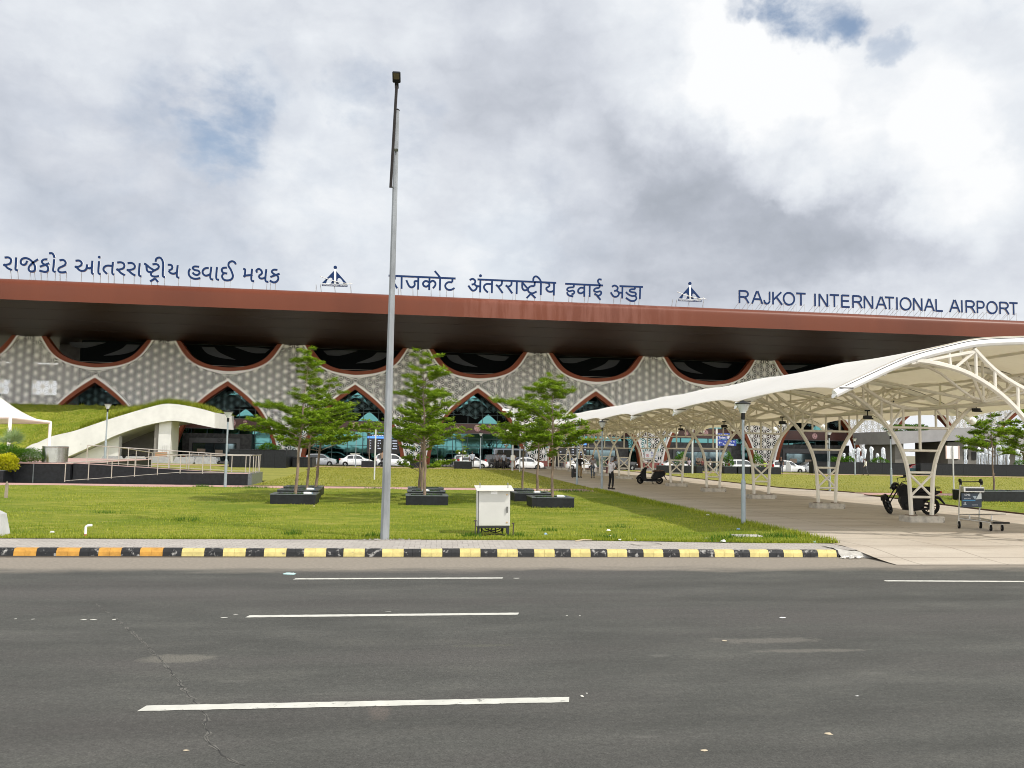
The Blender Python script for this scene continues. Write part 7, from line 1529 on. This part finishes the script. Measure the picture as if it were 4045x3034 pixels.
b = MB(); b.bbox(-1.0, -.93, -.1, .1, .66, .76, .02); b.build('tail_lamp', M_tail, sc_); b = MB(); b.prism([(-.95, .52), (-.90, .54), (-1.06, .26), (-1.1, .27)], -.07, .07); b.build('rear_mudflap', M_black, sc_)
b = MB(); b.tube([(-.35, -.14, .24), (-.85, -.18, .30)], [.03, .055], 8); b.build('exhaust', M_eng, sc_)
for s in (-1, 1): b = MB(); b.tube([(.24, s*.22, 1.05), (.28, s*.28, 1.22)], .008, 5); b.bbox(.25, .30, s*.28-.05, s*.28+.05, 1.2, 1.29, .012); b.build('mirror', M_black, sc_)
b = MB(); b.tube([(-.1, .1, .25), (-.2, .2, .0)], .015, 6); b.tube([(-.1, -.1, .25), (-.2, -.2, .0)], .015, 6); b.build('stand', M_eng, sc_)
# baggage trolley
P = G(3850, 2093, .15); tr = thing('luggage_trolley', 'stainless airport luggage trolley with dark advert panel on the walkway', 'luggage trolley', (17.05, 23.05, .15), R(4)); tr.scale = (1.3, 1.25, 1.27); w = .275
def tb(nm, m, f): b = MB(); f(b); return b.build(nm, m, tr, 40)
def up(b):
    for s in (-1, 1): b.tube([(s*w, .10, .16), (s*w, .06, .6), (s*w, .02, 1.0), (s*w, .0, 1.06)], .017, 8)
    for z in (.98, .90, .52): b.tube([(-w, .03, z), (w, .03, z)], .011, 6)
tb('upright_frame', M_steel, up)
for s in (-1, 1): tb('handle_grip', M_black, lambda b: b.tube(lerp_curve([(s*w, .0, 1.03), (s*w*1.02, -.01, 1.10), (s*w-.05 if s < 0 else s*w-.05, -.04, 1.15), (s*w-.10 if s > 0 else s*w-.08, -.08, 1.10)], 10), .03, 8))
tb('handle_bar', M_black, lambda b: b.tube([(-w, -.03, 1.10), (w, -.03, 1.11)], .011, 6))
def bas(b):
    b.bbox(-w, w, -.10, .05, .86, .99, .006)
tb('top_basket', M_steel, bas)
tb('top_strip', mat('ad_dark', (.012, .016, .022), .35), lambda b: b.box(-w+.05, w-.02, -.108, -.101, .885, .955))
M_ad, M_adb, M_adg, M_adw = mat('advert_navy', (.010, .025, .045), .3), mat('advert_cyan', (.03, .22, .42), .3), mat('advert_grey', (.30, .36, .40), .3), mat('advert_white', (.78, .80, .82), .4)
ad = tb('advert_panel', M_ad, lambda b: b.box(-w+.01, w-.01, -.012, .0, .50, .83))
def sub(nm, m, f): b = MB(); f(b); return b.build(nm, m, ad, 0)
sub('advert_shape', M_adg, lambda b: b.add([(.02, -.016, .77), (.13, -.016, .77), (.09, -.016, .68)], [(0, 1, 2)]))
sub('advert_shape', mat('advert_pale', (.50, .54, .54), .3), lambda b: b.add([(.11, -.015, .69), (.20, -.015, .83), (.262, -.015, .83), (.262, -.015, .70)], [(0, 3, 2, 1)]))
sub('advert_stripe', M_adb, lambda b: b.add([(-.26, -.015, .655), (.08, -.015, .655), (.11, -.015, .675), (-.2, -.015, .68)], [(0, 1, 2, 3)]))
for txt, sz, x, z, ex in (('LEMEJ', .062, -.115, .795, 1.0), ('Business Partner', .026, -.11, .705, 1.), ('10', .06, -.19, .60, 1.1), ('YEARS', .03, -.185, .565, 1.)):
    t = text_mesh(txt, sz, 'advert_text', .001, M_adw, ad); t.location = (x, -.0155, z); t.scale = (ex, 1, 1)
sub('advert_text', M_adw, lambda b: [b.box(.0+k*.018, .012+k*.018, -.0155, -.0145, .553, .563) for k in range(9)])
def plat(b):
    b.bbox(-w, w+.16, -.62, .06, .30, .335, .01, M=Matrix.Translation((.0, 0, .0)) @ Matrix.Rotation(R(-6), 4, 'X'))
tb('platform', mat('platform_steel', (.16, .16, .155), .35, .5), lambda b: b.add([(-w, .08, .33), (w, .08, .33), (w+.10, -.62, .40), (-.02, -.62, .40), (-w, .08, .315), (w, .08, .315), (w+.10, -.62, .385), (-.02, -.62, .385)], [(0, 3, 2, 1), (4, 5, 6, 7), (0, 1, 5, 4), (1, 2, 6, 5), (2, 3, 7, 6), (3, 0, 4, 7)]))
def base(b):
    b.tube([(-w, .10, .24), (.0, -.5, .20), (.06, -.62, .19)], .018, 6); b.tube([(w, .10, .24), (w+.06, -.5, .20), (w+.1, -.62, .19)], .018, 6); b.tube([(.0, -.6, .19), (w+.13, -.6, .19)], .02, 6); b.tube([(-.1, -.05, .24), (-.1, -.05, .32)], .018, 6); b.tube([(w-.0, -.3, .22), (w, -.3, .34)], .018, 6)
tb('base_frame', M_steel, base); tb('front_bumper', M_black, lambda b: b.bbox(.02, w+.16, -.68, -.62, .175, .215, .012))
for x, y, r in ((-w, .08, .085), (.06, -.52, .07), (w+.08, -.52, .07), (w+.02, .08, .085)):
    wl = link('castor', None, tr); wl.location = (x, y, r); wl.rotation_euler = (0, 0, R(60)); b = MB(); b.lathe([(r*.5, -.02), (r*.95, -.022), (r, -.012), (r, .012), (r*.95, .022), (r*.5, .02)], 16, M=Matrix.Rotation(R(90), 4, 'X')); b.build('castor_tyre', M_rubber, wl)
    b = MB(); b.lathe([(r*.5, -.024), (r*.5, .024)], 12, M=Matrix.Rotation(R(90), 4, 'X')); b.prism([(-.03, -.01), (.03, -.01), (.035, r*1.1), (-.035, r*1.1)], -.032, -.025); b.prism([(-.03, -.01), (.03, -.01), (.035, r*1.1), (-.035, r*1.1)], .025, .032); b.tube([(0, 0, r), (0, 0, r*1.7)], .014, 6); b.build('castor_fork', M_steel, wl)
# parked trolley row by the terminal
for k in range(9):
    x = atY(1722+k*7.6, 1830, 110.5).x; t = thing('parked_trolley', 'row of nested trolleys by the fourth arch, partly behind white cars', 'luggage trolley', (x, 110.5, -.3), 0, 'nested trolleys before the terminal glass'); b = MB()
    b.tube([(0, 0, .15), (0, .1, 1.0)], .03, 5); b.tube([(0, 0, .15), (0, -.7, .2)], .03, 5); b.tube([(0, .1, 1.0), (.24, .1, 1.0)], .03, 5); b.tube([(.24, .1, 1.), (.24, 0, .15)], .03, 5); b.lathe([(.1, -.03), (.1, .03)], 8, M=Matrix.Translation((.1, 0, .1)) @ Matrix.Rotation(R(90), 4, 'Y')); b.build('frame', M_eng if k % 2 else M_steel, t)
# ------------------------------------------------------------------ small things
P = G(337, 2120, .16); pv = thing('pvc_pipe', 'white elbow pipe sticking out of the lawn at the left', 'pipe', P); b = MB(); b.tube(lerp_curve([(0, 0, -.05), (0, 0, .20), (.02, 0, .235), (.06, 0, .25), (.13, 0, .255)], 14), .028, 10); b.build('elbow', mat('pvc_white', (.8, .8, .78), .35), pv); b = MB(); b.tube([(0, 0, -.02), (0, 0, .06)], .031, 10); b.build('coupling', mat('pvc_red', (.45, .12, .08), .5), pv)
P = G(22, 1968, .18); st = MB(); st.add([(-.055, 0, -.1), (.055, 0, -.1), (.05, .02, .50), (.0, .015, .62), (-.05, .02, .50), (-.055, .05, -.1), (.055, .05, -.1), (.05, .06, .50), (.0, .05, .62), (-.05, .06, .50)], [(0, 1, 2, 3, 4), (9, 8, 7, 6, 5), (0, 5, 6, 1), (1, 6, 7, 2), (2, 7, 8, 3), (3, 8, 9, 4), (4, 9, 5, 0)]); o = st.build('stake', mat('weathered_wood', (.30, .25, .19), .9, var=.25), None, 0); o.location = P; tag(o, 'weathered pointed wooden stake in the lawn at the left edge', 'stake')
P = G(-8, 2118, .16); mk = MB(); mk.add([(-.34, 0, -.05), (.12, -.05, -.05), (.02, 0, .48), (-.30, .05, .62), (-.34, .4, -.05), (.12, .35, -.05), (.02, .3, .48), (-.30, .35, .62)], [(0, 1, 2, 3), (7, 6, 5, 4), (0, 4, 5, 1), (1, 5, 6, 2), (2, 6, 7, 3), (3, 7, 4, 0)]); o = mk.build('concrete_block', mat('pale_concrete', (.46, .46, .45), .8, var=.12), None, 0); o.location = P; tag(o, 'pale concrete marker cut off by the left picture edge', 'marker')
P = G(2555, 2151, .15); b = MB(); b.lathe([(.0, .0), (.30, .0), (.31, .006), (.31, -.02)], 28, cap=False); b.lathe([(.34, -.02), (.345, .012), (.365, .012), (.37, -.02)], 28, cap=False); o = b.build('manhole_cover', mat('manhole_concrete', (.37, .34, .30), .85, var=.15)); o.location = (P.x, P.y, .153); tag(o, 'round concrete manhole cover in the pavement right of the cabinet', 'manhole cover')
P = G(2950, 2119, .18); b = MB(); b.bbox(-.36, .36, -.2, .2, -.02, .035, .015); o = b.build('stone_slab', M_conc); o.location = P; tag(o, 'flat stone slab in the grass corner by the nearest lamp post', 'slab')
b = MB(); P0, P1 = G(2272, 2137, .18), G(2338, 2133, .18); b.tube([P0, P0.lerp(P1, .5)+Vector((0, 0, .02)), P1], [.012, .014, .008], 6); tag(b.build('stick', mat('dry_stick', (.45, .36, .22), .9)), 'dry pale stick lying on the grass edge', 'stick')
rs = random.Random(12)
M_lit = [mat('litter_white', (.75, .75, .72), .6), mat('litter_blue', (.25, .40, .55), .5), mat('litter_tan', (.5, .42, .3), .8), mat('litter_cyan', (.45, .68, .66), .5)]
for k, (px, py, z, s, m, lab, cat) in enumerate(((2155, 2111, .2, .07, 1, 'small pale blue wrapper in the grass right of the cabinet', 'litter'), (2405, 2096, .2, .08, 0, 'white scrap in the grass below the front planter', 'litter'), (2410, 2117, .2, .04, 0, 'tiny white scrap near the pavement edge', 'litter'), (2448, 2133, .18, .05, 0, 'white pebble-like scrap at the grass edge left of the manhole', 'litter'), (2508, 2131, .18, .04, 0, 'white scrap at the grass edge above the manhole', 'litter'), (2857, 2139, .18, .09, 0, 'crumpled white cup at the grass edge by the lamp', 'litter'), (2791, 2128, .18, .05, 0, 'white scrap in the dark grass by the pavement', 'litter'), (2917, 2091, .2, .07, 1, 'blue and white scrap behind the nearest lamp post foot', 'litter'), (208, 2103, .2, .07, 0, 'flat white scrap in the left lawn', 'litter'), (1146, 2267, .004, .17, 3, 'pale cyan paper lying flat on the road', 'litter'), (3090, 2440, .004, .06, 0, 'white paper scrap on the far lane of the road', 'litter'), (2862, 2531, .004, .05, 2, 'dark pebble beside the dusty patch on the road', 'stone'), (3386, 2749, .004, .025, 0, 'white pebble on the right of the road', 'stone'), (2782, 2964, .004, .04, 2, 'tan leaf on the road near the bottom edge', 'leaf'), (734, 2964, .004, .03, 2, 'small yellow leaf on the road at lower left', 'leaf'), (3272, 2898, .004, .05, 2, 'pale scrap on the road at lower right', 'litter'), (3217, 2143, .16, .08, 3, 'bright blue-green scrap at the tip of the front lawn', 'litter'), (2795, 2035, .2, .09, 0, 'pale stone on the shaded lawn edge', 'stone'), (1240, 2000, .2, .05, 2, 'dead leaf on the lawn by the left planters', 'leaf'))):
    P = G(px, py, z); b = MB(); n = 7; fl = .12 if z < .1 else .5
    ring_ = [(math.cos(2*math.pi*i/n)*s*rs.uniform(.5, 1), math.sin(2*math.pi*i/n)*s*rs.uniform(.3, .7), 0) for i in range(n)]; b.add(ring_+[(x*.5, y*.5, s*fl*rs.uniform(.5, 1.2)) for x, y, _ in ring_], [(i, (i+1) % n, n+(i+1) % n, n+i) for i in range(n)]+[tuple(range(n, 2*n))]); o = b.build(cat, M_lit[m], None, 0); o.location = P; tag(o, lab, cat)
P = G(3360, 2206, .01); b = MB()
for k in range(22): b.ball((P.x+rs.uniform(-.22, .28), P.y+rs.uniform(-.1, .12), .02+rs.uniform(0, .03)), rs.uniform(.02, .07), rs.uniform(.015, .04), rs.uniform(.012, .03), 6)
tag(b.build('litter_pile', mat('dirty_plastic', (.60, .58, .54), .5, var=.3, vs=12), None, 0), 'heap of white plastic litter and leaves where the kerb ends', 'litter', kind='stuff')
for k, (x, y, lab) in enumerate(((-3.24, 30.9, 'white plastic bottle lying on the front planter of the left row'), (-3.45, 33.8, 'white plastic bottle on the middle planter of the left row'), (1.1, 33.8, 'clear bottle on the middle planter of the middle row'), (5.55, 33.3, 'white bundle on the middle planter right of the cabinet'), (6.0, 30.6, 'grey bottle on the front planter right of the cabinet'))):
    bo = thing('bottle', lab, 'bottle', (x, y, .56), rs.uniform(-.5, .5)); Mx = Matrix.Rotation(R(90), 4, 'Y'); b = MB(); b.lathe([(.0, -.16), (.05, -.155), (.052, .05), (.03, .11), (.018, .13)], 10, M=Mx); b.build('flask', mat('bottle_white', (.75, .76, .76), .25), bo); b = MB(); b.lathe([(.02, .13), (.02, .16), (.0, .161)], 8, M=Mx); b.build('cap', M_lit[1], bo)
b = MB(); b.ball((0, 0, .06), .08, .03, .05, 8); b.ball((.08, 0, .11), .03, .025, .03, 8); b.tube([(-.06, 0, .05), (-.16, 0, .03)], [.03, .008], 5); b.tube([(.1, 0, .11), (.13, 0, .105)], [.008, .002], 4); o = b.build('bird', mat('dark_feather', (.03, .03, .032), .7), None, 60); o.location = (CX-1.0, 25.4, 3.96); tag(o, 'small dark bird perched on the canopy chord', 'bird')
